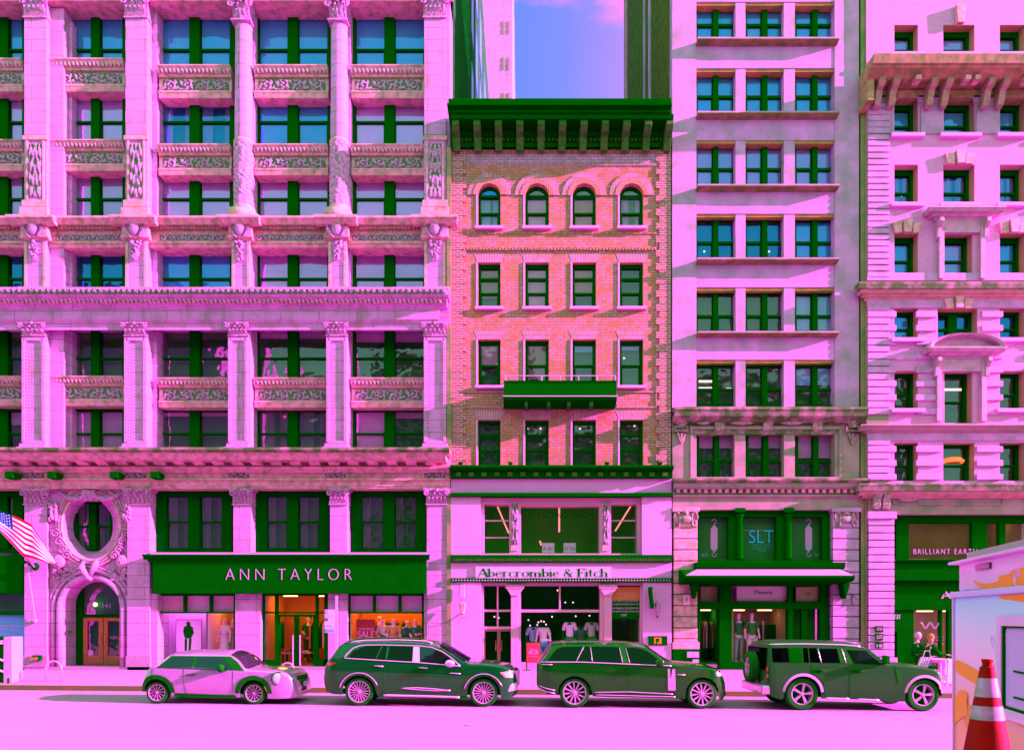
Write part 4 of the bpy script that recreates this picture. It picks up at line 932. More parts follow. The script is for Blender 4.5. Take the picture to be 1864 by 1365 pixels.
for i, (px, py, y) in enumerate([(1015, 1074, 1), (1029, 1096, 2), (1043, 1096, 2.4), (1005, 1122, 1), (1048, 1121, 1.2), (1073, 1120, 1.5), (965, 1138, 2), (980, 1132, 2), (985, 1130, 2), (990, 1131, 2), (994, 1136, 2), (978, 1137, 2.1), (962, 1128, 3), (900, 1122, 1.5), (908, 1124, 2)]):
    tag(MB().ball((X(px, y), y, Z(py, y)), .026, 4).build('ceiling_spotlight', SPOT, None), 'tiny round light glowing inside the dark tee shirt shop', 'ceiling light', 'ceiling lights in the tee shirt shop')
zA = .45
for (px, y, c1, c2, lab, hd) in [(970, .9, (.35, .35, .8), (.1, .2, .5), 'small torso mannequin in blue print top left of centre in the dark shop window', False), (989, .7, (.85, .5, .8), (.05, .25, .6), 'mannequin in white crop top and blue jeans beside the red offer sign', False),
      (1037, .8, (.85, .5, .9), (.02, .2, .05), 'headless mannequin in white tee shirt in the middle of the dark shop window', False), (1057, 1.4, (.1, .3, .2), (.02, .2, .05), 'dark suited mannequin between the white and the grey tee shirts', False), (1077, .8, (.4, .42, .4), (.02, .2, .02), 'headless mannequin in grey tee shirt at the right of the dark shop window', False)]:
    t = thing('mannequin', lab, 'mannequin', (X(px, y), y, zA+(.18 if px in (1037, 1077) else 0)), 'mannequins in the shop windows', radians(RND.uniform(-12, 12)))
    standing(t, DK if px != 989 else MANQ, cl('top_%d' % px, c1), cl('bottom_%d' % px, c2), 'down', hd, 1.72)
t = bthing('offer_sign', 'red standing offer sign on a dark pole in front of the cream shopfront', 'sign', (X(971, -.15), -.15, .5))
MB().pbox(959, 983, 1170, 1204, -.2, -.17).build('board', mat('bright_red_print', (.75, .02, .05), .5), t); MB().pbox(957.5, 984.5, 1168.5, 1205.5, -.168, -.15).build('frame', DARK, t); MB().pbox(957.5, 960, 1205.5, 1222, -.168, -.15).build('leg', DARK, t); MB().pbox(952, 966, 1219, 1221, -.3, -.05).build('foot', DARK, t)
tpx('40% OFF', 962, 980, 1184, 1191, -.202, LETTER_W, t, depth=.004); tpx('clearance', 964, 978, 1180, 1183, -.202, LETTER_W, t, depth=.003); tpx('entire store', 963, 979, 1193, 1195, -.202, LETTER_W, t, depth=.003)
# leasing notice in the right-hand pane
t = bthing('leasing_notice', 'orange and green leasing notice in the right pane of the cream shopfront', 'notice', (X(1138, .2), .2, 4))
MB().pbox(1111, 1166, 1068, 1092, .21, .225).build('panel', mat('orange_notice', (.55, .16, .015), .6, (.45, .2, .02), 2), t); MB().pbox(1111, 1166, 1092, 1126, .21, .225).build('lower_panel', DARK, t)
for i, (s, a, b, c, d) in enumerate([('THOR EQUITIES', 1112, 1158, 1078, 1083), ('RETAIL SPACE AVAILABLE', 1112, 1161, 1084, 1087), ('JACK J SITT | 212.529.7421', 1111.5, 1161, 1092.5, 1095.5), ('JACKJ@THOREQUITIES.COM', 1111.5, 1163, 1098, 1101), ('SAM SABIN | 212.529.7413', 1111.5, 1162, 1105, 1109), ('SABIN@THOREQUITIES.COM', 1111.5, 1164, 1111, 1114), ('137', 1131, 1141, 1117, 1121)]): tpx(s, a, b, c, d, .208, LETTER_W if i > 1 else mat('rose_lettering', (.75, .2, .3), .6) if i == 0 else bpy.data.materials['rose_lettering'], t, depth=.004)
t = bthing('building_plaque', 'dark green wall plaque with an orange emblem right of the cream shopfront', 'plaque', (X(1198), -.08, 2)); MB().pbox(1180, 1215, 1157, 1174, -.08, -.045).build('plate', DARK, t, bevel=.005); MB().pbox(1191, 1204, 1160, 1171, -.084, -.08).build('emblem_ground', mat('orange_emblem', (.75, .22, .02), .5), t)
e = MB(); e.prism([(X(1194, -.1), Z(1171, -.1)), (X(1196.5, -.1), Z(1171, -.1)), (X(1196.5, -.1), Z(1167, -.1)), (X(1199.5, -.1), Z(1170, -.1)), (X(1201, -.1), Z(1168.5, -.1)), (X(1199, -.1), Z(1166, -.1)), (X(1201.5, -.1), Z(1164, -.1)), (X(1200, -.1), Z(1161.5, -.1)), (X(1194, -.1), Z(1161.5, -.1))], -.088, -.085); e.build('emblem', DARK, t)
for k, (px, sx) in enumerate(((1194, 1), (842, -1))):
    t = bthing('wall_lantern', ['ornate lantern on the white wall right of the shop window', 'pale wall lantern on the white wall left of the shop doors'][k], 'lantern', (X(px, -.3), -.3, Z(1100, -.3)), 'wall lanterns')
    m_ = [CARVED, STONE2][k]; c_ = (X(px+4*(k == 0), -.3), -.3, Z(1108, -.3))
    MB().lathe([(.02, .3), (.03, .26), (.12, .2), (.14, .16), (.13, .14), (.07, -.12), (.09, -.15), (.04, -.2), (.01, -.28)], c_, 6).build('lamp_body', m_, t)
    MB().tube([(c_[0], -.3, c_[2]-.2), (c_[0], -.15, c_[2]-.3), (c_[0], -.05, c_[2]-.1)], .02, 6).build('arm', DARK, t)
    b = bthing('blade_sign', ['narrow dark hanging sign above the right wall lantern', 'narrow pale hanging sign above the left wall lantern'][k], 'sign', (X(px, -.4), -.4, Z(1080, -.4)), 'blade signs on the white shop wall')
    q = MB()
    if k == 0: q.prism([(X(1182, -.4), Z(1070, -.4)), (X(1186, -.4), Z(1070, -.4)), (X(1190, -.4), Z(1107, -.4)), (X(1186, -.4), Z(1107, -.4))], -.5, -.1)
    else: q.pbox(837, 845, 1064, 1088, -.5, -.12)
    o = q.build('panel', DARK if k == 0 else LEDGEW, b)
    q = MB(); 
    if k == 0: q.tube([(X(1180, -.3), -.3, Z(1070, -.3)), (X(1188, -.3), -.3, Z(1070, -.3))], .05, 8)
    else: q.pbox(836, 838, 1063, 1087, -.49, -.13)
    q.build('bracket', DARK, b)
# downpipe in the joint left of the white wall
MB().box(X(813, -.05), X(821, -.05), -.05, .6, .2, Z(270)).build('downpipe', mat('brown_joint', (.3, .2, .1), .7, (.05, .18, .02), 1.5), BB)
# ============================================================ RIGHT OF CENTRE: stucco building
TB = bthing('stucco_building', 'tall stained lilac stucco building with paired windows in threes above the black iron shopfront', 'building', (X(1395), 0, 0))
tx0, tx1 = X(1224), X(1568); yT = .02; wT = .38
w0 = MB(); w0.box(tx0, tx1, wT+.3, 13, Z(1062), 27); w0.box(tx0, tx1, 4, 13, .1, Z(1062)); w0.build('wall', STUCCO, TB)
rowsT = [(2, 74), (123, 208), (254, 340), (388, 473), (522, 606), (654, 740)]
cols = [(1268, 1340), (1358, 1428), (1448, 1520)]
pr = MB(); zb, zt_ = Z(742), 26.5
pr.box(tx0, X(1268), yT, wT+.3, zb, zt_); pr.box(X(1520), X(1564), yT, wT+.3, zb, zt_); pr.build('pier', STUCCO, TB)
pr = MB()
for (a, b) in ((1340, 1358), (1428, 1448)): pr.box(X(a), X(b), yT+.04, wT+.3, zb, zt_)
pr.build('mullion_pier', STUCCO, TB)
sp_ = MB(); edges = [(-60, 2)]+[(rowsT[i][1], rowsT[i+1][0]) for i in range(5)]
for (c, d) in edges: sp_.box(X(1268), X(1520), yT+.02, wT+.3, Z(d), Z(c))
sp_.build('spandrel', STUCCO_SP, TB)
lg_ = MB()
for (c, d) in edges[1:]: zl = Z(c, -.1); lg_.prof([(wT, zl-.02), (-.24, zl-.02), (-.24, zl-.055), (-.12, zl-.095), (yT+.02, zl-.11), (wT, zl-.11)], X(1267), X(1523))
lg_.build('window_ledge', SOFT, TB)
lg_ = MB()
for (c, d) in edges[1:]: zl = Z(c, -.1); lg_.box(X(1267), X(1523), -.235, wT, zl-.02, zl+.015)
lg_.build('ledge_top', STUCCO, TB)
OV = mat('brown_window_head', (.4, .2, .04), .8, (.15, .19, .03), 4)
hd = MB()
for (c, d) in rowsT:
    for (a, b) in cols: hd.box(X(a), X(b)-.0, yT+.06, wT+.2, Z(c)-.10, Z(c)+.01)
hd.build('window_head', OV, TB)
skyc = lambda i, r: {0: UB, 1: UB, 2: U, 3: None if i < 2 else UB, 4: None if i < 2 else UB, 5: None if i < 2 else ('roll', .45, BLIND_SKY)}[r]
for r, (c, d) in enumerate(rowsT):
    for i, (a, b) in enumerate(cols):
        sash(TB, X(a, wT)-.12, X(b, wT)+.02, Z(d, wT)-.1, Z(c, wT)-.02, wT, 2, .42 if r else .45, skyc(i, r), G_UP if r < 4 else G_LO, side=.12, mull=.18, top=.28, bot=.12, bar=.09)
y = yT
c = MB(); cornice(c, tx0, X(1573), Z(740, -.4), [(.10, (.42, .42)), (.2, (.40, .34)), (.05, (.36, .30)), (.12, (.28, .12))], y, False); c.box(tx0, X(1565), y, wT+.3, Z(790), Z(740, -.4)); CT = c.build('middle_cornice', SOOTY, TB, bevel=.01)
c = MB(); c.prof([(y, Z(757)+.14), (y-.37, Z(757)+.1), (y-.33, Z(757)+.0), (y, Z(757)-.05)], tx0, X(1570)); c.build('cornice_soffit', mat('rosy_stone', (.50, .25, .26), .8, (.3, .2, .12), 3), CT)
c = MB(); c.box(tx0, X(1268), y, wT+.3, Z(872), Z(788)); c.box(X(1520), X(1565), y, wT+.3, Z(872), Z(788))
for (a, b) in ((1338, 1358), (1428, 1448)): c.box(X(a), X(b), y+.05, wT+.3, Z(872), Z(788))
fr_rect(c, 1256, 1532, 776, 874, y, .1, .04)
c.build('framed_storey', BROWNST, TB, bevel=.01)
q = MB()
for px in (1285+24, 1397, 1487): q.prof([(y, Z(757)), (y-.28, Z(757)), (y-.28, Z(762)), (y-.12, Z(770)), (y-.08, Z(783)), (y, Z(786))], X(px)-.16, X(px)+.16)
for k in range(3):
    a, b = [(1262, 1298), (1318, 1382), (1408, 1472)][k]; 
    q.tube([(X(a+(b-a)*t/10), y-.07, Z(765+5*sin(pi*t/10))) for t in range(11)], [.04+.05*sin(pi*t/10) for t in range(11)], 6); q.ball((X((a+b)/2), y-.08, Z(764)), .09, 5)
for px in (1240, 1551): 
    q.ball((X(px), y-.1, Z(765)), .14, 7, 1.2, .6, 1); q.tube([(X(px)+.2*cos(t*.5), y-.08, Z(764)+.2*sin(t*.5)) for t in range(13)], .04, 6)
    fr_rect(q, px-12, px+12, 776, 786, y, .04, .08)
    for i in range(14): q.ball((X(px)+.12*(1-i/14)*((i % 3)-1), y-.05, Z(790+i*1.3)), .05, 3)
q.build('swag_frieze', mat('olive_carving', (.40, .24, .28), .8, (.12, .19, .06), 9, ramp=(.45, .6), bump=.5), TB, smooth=30)
for i, (a, b) in enumerate(cols): sash(TB, X(a, wT)-.05, X(b, wT)+.02, Z(872, wT)-.1, Z(788, wT)+.02, wT, 2, .42, ('roll', .28, BLIND2) if i < 2 else ('roll', .5, BLIND2), G_LO, side=.12, mull=.18, top=.1, bar=.09)
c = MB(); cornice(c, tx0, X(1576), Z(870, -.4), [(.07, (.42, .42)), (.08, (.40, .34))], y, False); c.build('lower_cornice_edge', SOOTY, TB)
c = MB(); zz = Z(870, -.4)-.152; c.box(tx0, X(1570), y-.06, wT+.3, Z(928), Z(871, -.4)-.01); cornice(c, tx0, X(1570), zz, [(.14, (.32, .30)), (.05, (.28, .2))], y, False); cornice(c, tx0, X(1570), Z(901), [(.06, (.16, .16)), (.06, (.12, .08))], y, False); LCn = c.build('lower_cornice', BROWNST, TB, bevel=.008)
d = MB(); dentils(d, tx0+.05, X(1566), Z(898), Z(890), y-.06, .14, .235, .5); d.build('dentil_row', STONE2, LCn)
for (a, b) in ((1226, 1269), (1515, 1563)):
    k = MB(); k.box(X(a)+.02, X(b)-.02, .06, .5, .2, Z(929))
    o = k.build('rusticated_pier', mat('joint_shadow', (.2, .2, .12), .9) if a < 1300 else bpy.data.materials['joint_shadow'], TB)
    k = MB()
    for i in range(11):
        z1 = Z(961+i*20.2); z0 = Z(961+(i+1)*20.2)+.03
        if z0 < Z(1168): z0 = Z(1168)
        if z1 > z0: k.box(X(a), X(b), -.04, .4, z0, z1)
    k.box(X(a), X(b), -.04, .4, Z(960), Z(932)); k.box(X(a-3), X(b+3), -.12, .4, Z(932), Z(924)); k.box(X(a-3), X(b+3), -.1, .4, Z(1181), Z(1168))
    k.build('stone_block', STUCCO if a > 1300 else STONE2, o, bevel=.02)
    k = MB(); k.box(X(a-2), X(b+2), -.09, .4, .2, Z(1181)); k.build('plinth', DARK if a < 1300 else GRANITE, o)
    k = MB(); xc = X((a+b)/2); k.ball((xc, -.06, Z(945)), .19, 8, 1.25, .4, .75)
    for s in (-1, 1):
        k.tube([(xc+s*(.30+.1*cos(t*.55)), -.07, Z(945)+.26*sin(t*.55)) for t in range(9)], .04, 6)
        for i in range(6): k.ball((xc+s*.33, -.05, Z(950+i*1.6)), .04, 3)
    k.ball((xc, -.07, Z(934)), .1, 5); k.build('cartouche', bpy.data.materials['olive_carving'], o, smooth=True)
k = MB(); yf = .18
k.box(X(1269), X(1515), yf, .5, Z(939), Z(927)); k.box(X(1269), X(1515), yf-.1, .5, Z(1024), Z(1018))
for (a, b) in ((1269, 1275), (1329, 1356), (1417, 1445), (1501, 1515)): k.box(X(a), X(b), yf, .5, Z(1018), Z(939))
k.box(X(1269), X(1515), yf, .5, Z(1066), Z(1052))
for (a, b) in ((1269, 1275), (1312, 1335), (1438, 1446), (1497, 1512)): k.box(X(a), X(b), yf-.006, .49, .2, Z(1066))
k.box(X(1275), X(1512), yf, .45, Z(1108), Z(1095)); k.box(X(1335), X(1438), yf, .45, .2, Z(1205)); k.box(X(1464), X(1476), yf+.1, .44, .2, Z(1107)); k.box(X(1446), X(1450), yf+.1, .4, .2, Z(1108))
IF = k.build('iron_shopfront', DARK, TB, bevel=.01)
for px in (1348, 1437):
    k = MB(); k.lathe([(.13, 0), (.11, .1), (.10, Z(932)-Z(1016)-.2), (.16, Z(932)-Z(1016)-.05)], (X(px), yf-.08, Z(1016)), 14); k.pbox(px-9, px+9, 924, 932, yf-.25, yf); k.build('iron_column', DARK, IF, smooth=30)
g = MB()
for (a, b, c_, d_) in ((1275, 1329, 939, 1018), (1356, 1417, 939, 1018), (1445, 1501, 939, 1018), (1275, 1312, 1066, 1095), (1335, 1438, 1066, 1095), (1446, 1497, 1066, 1095), (1275, 1312, 1108, 1205), (1335, 1438, 1108, 1205), (1450, 1464, 1108, 1205), (1476, 1497, 1108, 1205)):
    g.add([(X(a), .4, Z(d_)), (X(b), .4, Z(d_)), (X(b), .4, Z(c_)), (X(a), .4, Z(c_))], [(0, 1, 2, 3)])
g.build('pane', G_SH, IF, clean=False)
GB = mat('green_window_film', (.002, .13, .006), .8, (.003, .15, .015), 1.5)
f = MB(); f.box(X(1270), X(1514), .46, .48, Z(1018), Z(939)); f.build('window_film', GB, IF)
SPR = mat('grey_spring_print', (.40, .38, .48), .6)
for k_, px in enumerate((1300, 1472)):
    t = bthing('spring_graphic', 'white hooked coil spring graphic on the '+['left', 'right'][k_]+' green window of the exercise studio', 'window graphic', (X(px, .44), .44, Z(980, .44)), 'spring graphics on the studio windows')
    q = MB(); xc = X(px, .44)
    q.prism([(X(px-6, .44), Z(962, .44)), (X(px-2, .44), Z(956, .44)), (X(px+2, .44), Z(956, .44)), (X(px+6, .44), Z(962, .44)), (X(px+6, .44), Z(998, .44)), (X(px+2, .44), Z(1003, .44)), (X(px-2, .44), Z(1003, .44)), (X(px-6, .44), Z(998, .44))], .445, .455); o = q.build('coil', SPR, t)
    q = MB()
    for j in range(14): q.box(X(px-6.3, .44), X(px+6.3, .44), .438, .445, Z(963+j*2.6, .44)-.012, Z(963+j*2.6, .44)+.012)
    q.build('coil_turn', LETTER_W, o)
    q = MB(); z1 = Z(956, .44); q.tube([(xc, .44, z1), (xc, .44, z1+.04), (xc+.07, .44, z1+.10), (xc+.07, .44, z1+.17), (xc, .44, z1+.22), (xc-.07, .44, z1+.18), (xc-.075, .44, z1+.14)], .018, 6)
    z1 = Z(1003, .44); q.tube([(xc, .44, z1), (xc, .44, z1-.04), (xc-.07, .44, z1-.09), (xc-.06, .44, z1-.17), (xc, .44, z1-.2), (xc+.07, .44, z1-.15), (xc+.06, .44, z1-.09)], .018, 6); q.build('hook', LETTER_W, t)
    tpx('SLT', *( (1277, 1289) if k_ == 0 else (1483, 1494)), 1007, 1012.5, .455, SPR, t, depth=.004)
tpx('SLT', 1363.5, 1408, 965, 988, .455, LETTER_C, IF, depth=.02, off=-.012)
for s, a, b, c_ in (('STRENGTHEN', 1366, 1407, 990.5), ('LENGTHEN', 1370, 1403, 995.5), ('TONE', 1378, 1395, 1000)): tpx(s, a, b, c_, c_+3, .455, mat('teal_lettering', (.02, .4, .35), .6) if s[0] == 'S' else bpy.data.materials['teal_lettering'], IF, depth=.004)
q = MB(); q.box(X(1357), X(1416), .45, .456, Z(962.6), Z(962)); q.build('rule', SPR, IF)
# canopy
k = MB(); yc = -1.0
k.prof([(.2, Z(1024, -.1)), (-.35, Z(1024, -.1)), (-.3, Z(1034, -.1)), (-.2, Z(1036, -.1)), (.2, Z(1036, -.1))], X(1262), X(1532))
k.prof([(.2, Z(1036, -.1)), (-.3, Z(1036, -.1)-.02), (yc, Z(1047, yc)), (yc-.03, Z(1047, yc)), (yc-.03, Z(1051, yc)), (yc+.1, Z(1057, yc)), (.2, Z(1060, yc)-.05)], X(1246, yc), X(1556, yc))
CN = k.build('canopy', DARK, TB, bevel=.01)
k = MB(); k.add([(X(1268, -.3), -.3, Z(1036, -.1)-.012), (X(1530, -.3), -.3, Z(1036, -.1)-.012), (X(1553, yc), yc, Z(1046.4, yc)), (X(1249, yc), yc, Z(1046.4, yc))], [(0, 1, 2, 3)]); k.add([(X(1268, -.3), -.3, Z(1036, -.1)-.02), (X(1530, -.3), -.3, Z(1036, -.1)-.02), (X(1553, yc), yc, Z(1046.4, yc)-.01), (X(1249, yc), yc, Z(1046.4, yc)-.01)], [(0, 3, 2, 1)]); k.build('canopy_roof', mat('pale_canopy_roof', (.55, .22, .5), .7), CN)
for px in (1260, 1530):
    q = MB(); q.prism([(X(px-6), Z(1062)), (X(px+8), Z(1062)), (X(px+6), Z(1072)), (X(px+3), Z(1080)), (X(px+1), Z(1090)), (X(px-2), Z(1086)), (X(px-4), Z(1074))], -.45, .05); q.build('canopy_bracket', DARK, CN, bevel=.02)
for (s, a, b, c_, d_, a2, b2, c2, d2, nm) in (('Theory', 1341, 1434, 1067, 1093, 1371, 1407, 1074, 1083, 'pale transom sign with the dark shop name above the lit window'), ('137', 1449, 1496, 1068, 1094, 1467, 1477, 1078, 1083, 'olive transom panel numbered 137 above the right-hand door')):
    t = bthing('transom_sign', nm, 'sign', (X(a, .3), .3, Z(d_, .3))); MB().pbox(a, b, c_, d_, .36, .38).build('panel', mat('panel_'+('pale' if s[0] == 'T' else 'olive'), (.50, .36, .45) if s[0] == 'T' else (.25, .26, .10), .6), t); tpx(s, a2, b2, c2, d2, .358, LETTER_D, t, off=.02, depth=.005)
t = bthing('blank_transom_sign', 'blank olive transom panel above the narrow left shop window', 'sign', (X(1290, .3), .3, Z(1094, .3))); MB().pbox(1276, 1311, 1068, 1094, .41, .43).build('panel', bpy.data.materials['panel_olive'], t)
room(1335, 1438, 1108, 1206, .5, 3, mat('grey_boutique_wall', (.32, .28, .22), .8, (.4, .25, .12), .7), FLOOR_IN, TB, DIM)
room(1275, 1312, 1108, 1206, .5, 2.5, DEEP, DEEP, TB, DIM); MB().box(X(1446), X(1498), .7, .72, .2, Z(1062)).build('dim_interior', DEEP, TB)
zT = Z(1205, 1)
for (px, y, c1, c2, lab) in ((1344, .9, (.02, .18, .05), (.3, .3, .35), 'mannequin in black jacket and grey trousers in the lit boutique window, left of the pair'), (1368, .8, (.03, .2, .03), (.8, .5, .7), 'mannequin in black jacket and white trousers in the lit boutique window, right of the pair')):
    t = thing('mannequin', lab, 'mannequin', (X(px, y), y, zT), 'mannequins in the shop windows', .15); standing(t, MANQ, cl('jk_%d' % px, c1), cl('tr_%d' % px, c2), 'down', True, 1.8)
t = bthing('dark_panel', 'dark green display panel standing behind the boutique mannequins', 'display panel', (X(1400, 2), 2, zT)); MB().pbox(1378, 1416, 1136, 1212, 2, 2.06).build('board', DARK, t); MB().pbox(1388, 1391, 1130, 1205, 1.9, 1.95).build('pole', LETTER_W, t)
rack(1292, 1.6, 'crowded clothes rail inside the narrow left window of the iron shopfront', [DK, TN, WT], 8, z=zT)
for k_, (a, b, c_, d_, m_, lab) in enumerate([(1251, 1261, 1186, 1196, LETTER_W, 'left of two small white notices on the dark plinth beside the boutique'), (1262, 1272, 1186, 1196, LETTER_W, 'right of two small white notices on the dark plinth beside the boutique'), (1261, 1272, 1200, 1208, LETTER_W, 'small white notice low on the dark plinth below the pair of notices'), (1245, 1256, 1082, 1101, mat('cream_notice', (.8, .35, .6), .6), 'white street number notice under the left canopy bracket')]):
    t = bthing('wall_notice', lab, 'notice', (X(a), -.1, Z(d_))); MB().pbox(a, b, c_, d_, -.13, -.092 if k_ < 3 else -.042).build('plate', m_, t)
    if k_ == 3: tpx('F', 1249, 1252, 1088, 1095, -.132, LETTER_D, t)
t = bthing('wall_bracket', 'triangular black iron bracket on the rusticated pier right of the canopy', 'bracket', (X(1550), -.1, Z(1100))); MB().tube([(X(1549), -.08, Z(1081)), (X(1549), -.08, Z(1099)), (X(1561), -.3, Z(1099)), (X(1549), -.08, Z(1081))], .02, 6).build('bar', DARK, t)
# ============================================================ FAR RIGHT: banded limestone and brick building
QB = bthing('banded_building', 'brick and banded stone building with quoins and curved pediments on the right', 'building', (X(1720), 0, 0))
yQ = -.10; qx0, qx1 = X(1577, yQ), 21.5; wQ = .32
w0 = MB(); w0.box(X(1569, .1), qx1, .6, 13, Z(936), 27); w0.box(X(1569, .1), qx1, 4, 13, .1, Z(936)); w0.build('wall_core', STUCCO, QB)
MB().box(X(1567, 0), X(1576, 0)+.06, -.02, .7, .2, 26.5).build('downpipe_recess', bpy.data.materials['brown_joint'], QB)
wc = [(1628, 1671), (1717, 1774), (1820, 1866), (1912, 1960)]
rq = [(46, 100), (180, 246), (300, 372), (425, 498), (562, 617), (675, 745), (806, 875)]
hl = []; wv = []
for r, (c_, d_) in enumerate(rq):
    for i, (a, b) in enumerate(wc):
        if i == 1 and r == 4: a, b = 1707, 1779
        if i == 1 and r in (3, 5): a, b = 1719, 1770
        if i == 1 and r == 5: d_2 = 770
        else: d_2 = d_
        x0, x1, z0, z1 = X(a, yQ), X(b, yQ), Z(d_2, yQ), Z(c_, yQ); hl.append([(x0, z0), (x1, z0), (x1, z1), (x0, z1)]); wv.append((r, i, x0, x1, z0, z1))
mb = MB(); holed(mb, [(qx0, Z(880, yQ)), (qx1, Z(880, yQ)), (qx1, 26.5), (qx0, 26.5)], hl, yQ); bw = mb.build('brick_wall', BRICK_B, QB)
mb = MB(); mb.box(qx0, qx0+.02, yQ+.01, .7, .2, 26.5)
for h in hl: reveal(mb, h, yQ, wQ+.05)
mb.build('reveal', mat('brown_reveal_brick', (.42, .2, .12), .85, (.25, .2, .05), 3, brick=(.2, .07, (.55, .25, .3), .01, .4)), bw)
for (r, i, x0, x1, z0, z1) in wv:
    bl = {0: U, 1: UB, 2: ('curt', .5, CURTAIN), 3: UB if i != 1 else U, 4: UB if i == 0 else None}.get(r)
    dx = .0 if r in (4,) and i == 1 else .0
    sash(QB, x0-.02, x1+.02, z0-.02, z1+.02, wQ, 2 if (r == 4 and i == 1) else 1, .47, bl, G_UP if r < 5 else G_LO, side=.12, top=.12 if r > 3 else .2, bot=.04, mull=.3)
    s = MB()
    if r in (0, 1, 2) or (r in (4, 5) and i != 1): s.box(x0-.16, x1+.16, yQ-.16, yQ+.1, z0-.13, z0); s.build('window_sill', LEDGEW, QB, bevel=.01)
    if r in (0, 2) and i == 1 or (r == 3 and i != 1) or (r == 4 and i == 1):
        xc = (x0+x1)/2; k = MB(); top = z1+.42 if r != 0 else z1+.62
        for s_ in ((-1, 1, 0) if r != 0 else (0,)): k.prism([(xc+s_*.30-.12, z1-.02), (xc+s_*.30+.12, z1-.02), (xc+s_*.36+.16, top-(.08 if s_ else 0)), (xc+s_*.36-.16, top-(.08 if s_ else 0))], yQ-(.16 if s_ == 0 else .11), yQ+.02)
        k.build('keystone', STONE2, QB, bevel=.01)
# quoins
q = MB(); q2 = MB()
def qrows(c0, d0, per, alt):
    n = int((d0-c0)/per)
    for i in range(n):
        b = 1618 if not (alt and i % 2) else 1630; z1 = Z(c0+i*per, yQ); z0 = Z(c0+(i+1)*per, yQ)+.035; q.box(X(1578, yQ), X(b, yQ), yQ-.075, yQ+.02, z0, z1)
        if alt and i % 2:
            for (a2, b2) in ((1666, 1704 if d0 < 780 else 1712), (1786 if d0 < 780 else 1776, 1824), (1868, 1905)): q.box(X(a2, yQ), X(b2, yQ), yQ-.07, yQ+.02, z0, z1)
qrows(190, 508, 11.35, False); qrows(555, 765, 12.6, True); qrows(800, 878, 12.6, True)
q.build('quoin', BSTONE, QB, bevel=.015)
q2.box(X(1577, yQ), X(1618, yQ)-.02, yQ-.02, yQ+.01, Z(878), Z(188)); q2.build('quoin_joint', bpy.data.materials['joint_shadow'], QB)
s = MB(); s.box(qx0, qx1, yQ-.06, yQ+.02, Z(512, yQ), Z(498, yQ)); s.box(qx0, qx1, yQ-.05, yQ+.02, Z(561, yQ), Z(544, yQ)); s.box(qx0, qx1, yQ-.05, yQ+.02, Z(802, yQ), Z(788, yQ)); s.box(X(1577, yQ), X(1690, yQ), yQ-.04, yQ+.02, Z(655, yQ), Z(645, yQ)); s.build('string_course', BSTONE, QB, bevel=.008)
def stone_cornice(zt, steps, m, nm, x0=None): c = MB(); cornice(c, x0 or qx0, qx1, zt, steps, yQ, True); return c.build(nm, m, QB, bevel=.008)
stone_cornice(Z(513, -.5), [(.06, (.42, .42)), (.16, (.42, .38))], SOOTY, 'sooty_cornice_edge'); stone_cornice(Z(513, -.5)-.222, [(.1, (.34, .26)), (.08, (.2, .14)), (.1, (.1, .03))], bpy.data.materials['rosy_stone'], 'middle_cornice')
stone_cornice(Z(772, -.4), [(.05, (.32, .32)), (.14, (.3, .16)), (.06, (.12, .05))], BROWNST, 'lower_string_cornice')
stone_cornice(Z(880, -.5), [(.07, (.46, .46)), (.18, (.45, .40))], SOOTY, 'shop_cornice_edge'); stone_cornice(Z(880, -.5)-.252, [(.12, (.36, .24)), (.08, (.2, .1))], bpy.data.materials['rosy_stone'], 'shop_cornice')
# upper bracketed cornice
c = MB(); zt = Z(100, -1.15); cornice(c, X(1588, -1.1), qx1, zt, [(.28, (1.12, 1.05)), (.07, (.98, .94)), (.14, (.9, .6))], yQ, False); c.box(qx0, X(1588, -1.1)+.02, yQ-.6, yQ+.1, zt-1.2, zt-.35); c.box(qx0, qx1, yQ-.12, yQ+.3, Z(182, yQ), zt)
cornice(c, qx0, qx1, Z(150, yQ), [(.08, (.26, .26)), (.16, (.18, .1))], yQ, True); cornice(c, qx0, qx1, Z(170, yQ), [(.1, (.16, .12)), (.1, (.1, .1))], yQ, True)
UC = c.build('bracketed_cornice', CORN_O, QB, bevel=.01)
k = MB(); dentils(k, qx0, qx1, Z(152, yQ)-.0, Z(142, yQ), yQ-.1, .24, .16, .5); k.build('dentil_row', CORN_O, UC)
for i, px in enumerate((1600, 1626, 1695, 1722, 1798, 1825, 1900, 1926)):
    k = MB(); x_ = X(px, -.5); k.prof([(yQ-.1, zt-.42), (yQ-.66, zt-.42), (yQ-.70, zt-.60), (yQ-.6, zt-.70), (yQ-.44, zt-.76), (yQ-.36, zt-1.0), (yQ-.3, zt-1.16), (yQ-.1, zt-1.2)], x_-.11, x_+.11); k.build('bracket', mat('brown_console_stone', (.40, .2, .22), .8, (.2, .18, .06), 6) if i == 0 else bpy.data.materials['brown_console_stone'], UC, bevel=.02)
q = MB()
for i in range(22):
    x_ = X(1648)+i*.33
    if all(abs(x_-X(p, -.5)) > .3 for p in (1600, 1626, 1695, 1722, 1798, 1825)): q.box(x_-.09, x_+.09, yQ-.82, yQ-.5, zt-.64, zt-.49)
q.build('modillion', STONE2, UC)
q = MB()
for (a, b) in ((1577, 1625), (1674, 1718), (1775, 1820)): cornice(q, X(a, yQ), X(b, yQ), Z(178, yQ), [(.1, (.12, .12)), (.1, (.09, .06))], yQ, True); q.box(X(a, yQ)+.02, X(b, yQ)-.02, yQ-.05, yQ+.01, Z(245, yQ), Z(188, yQ))
q.build('pilaster', STUCCO, QB, bevel=.01)
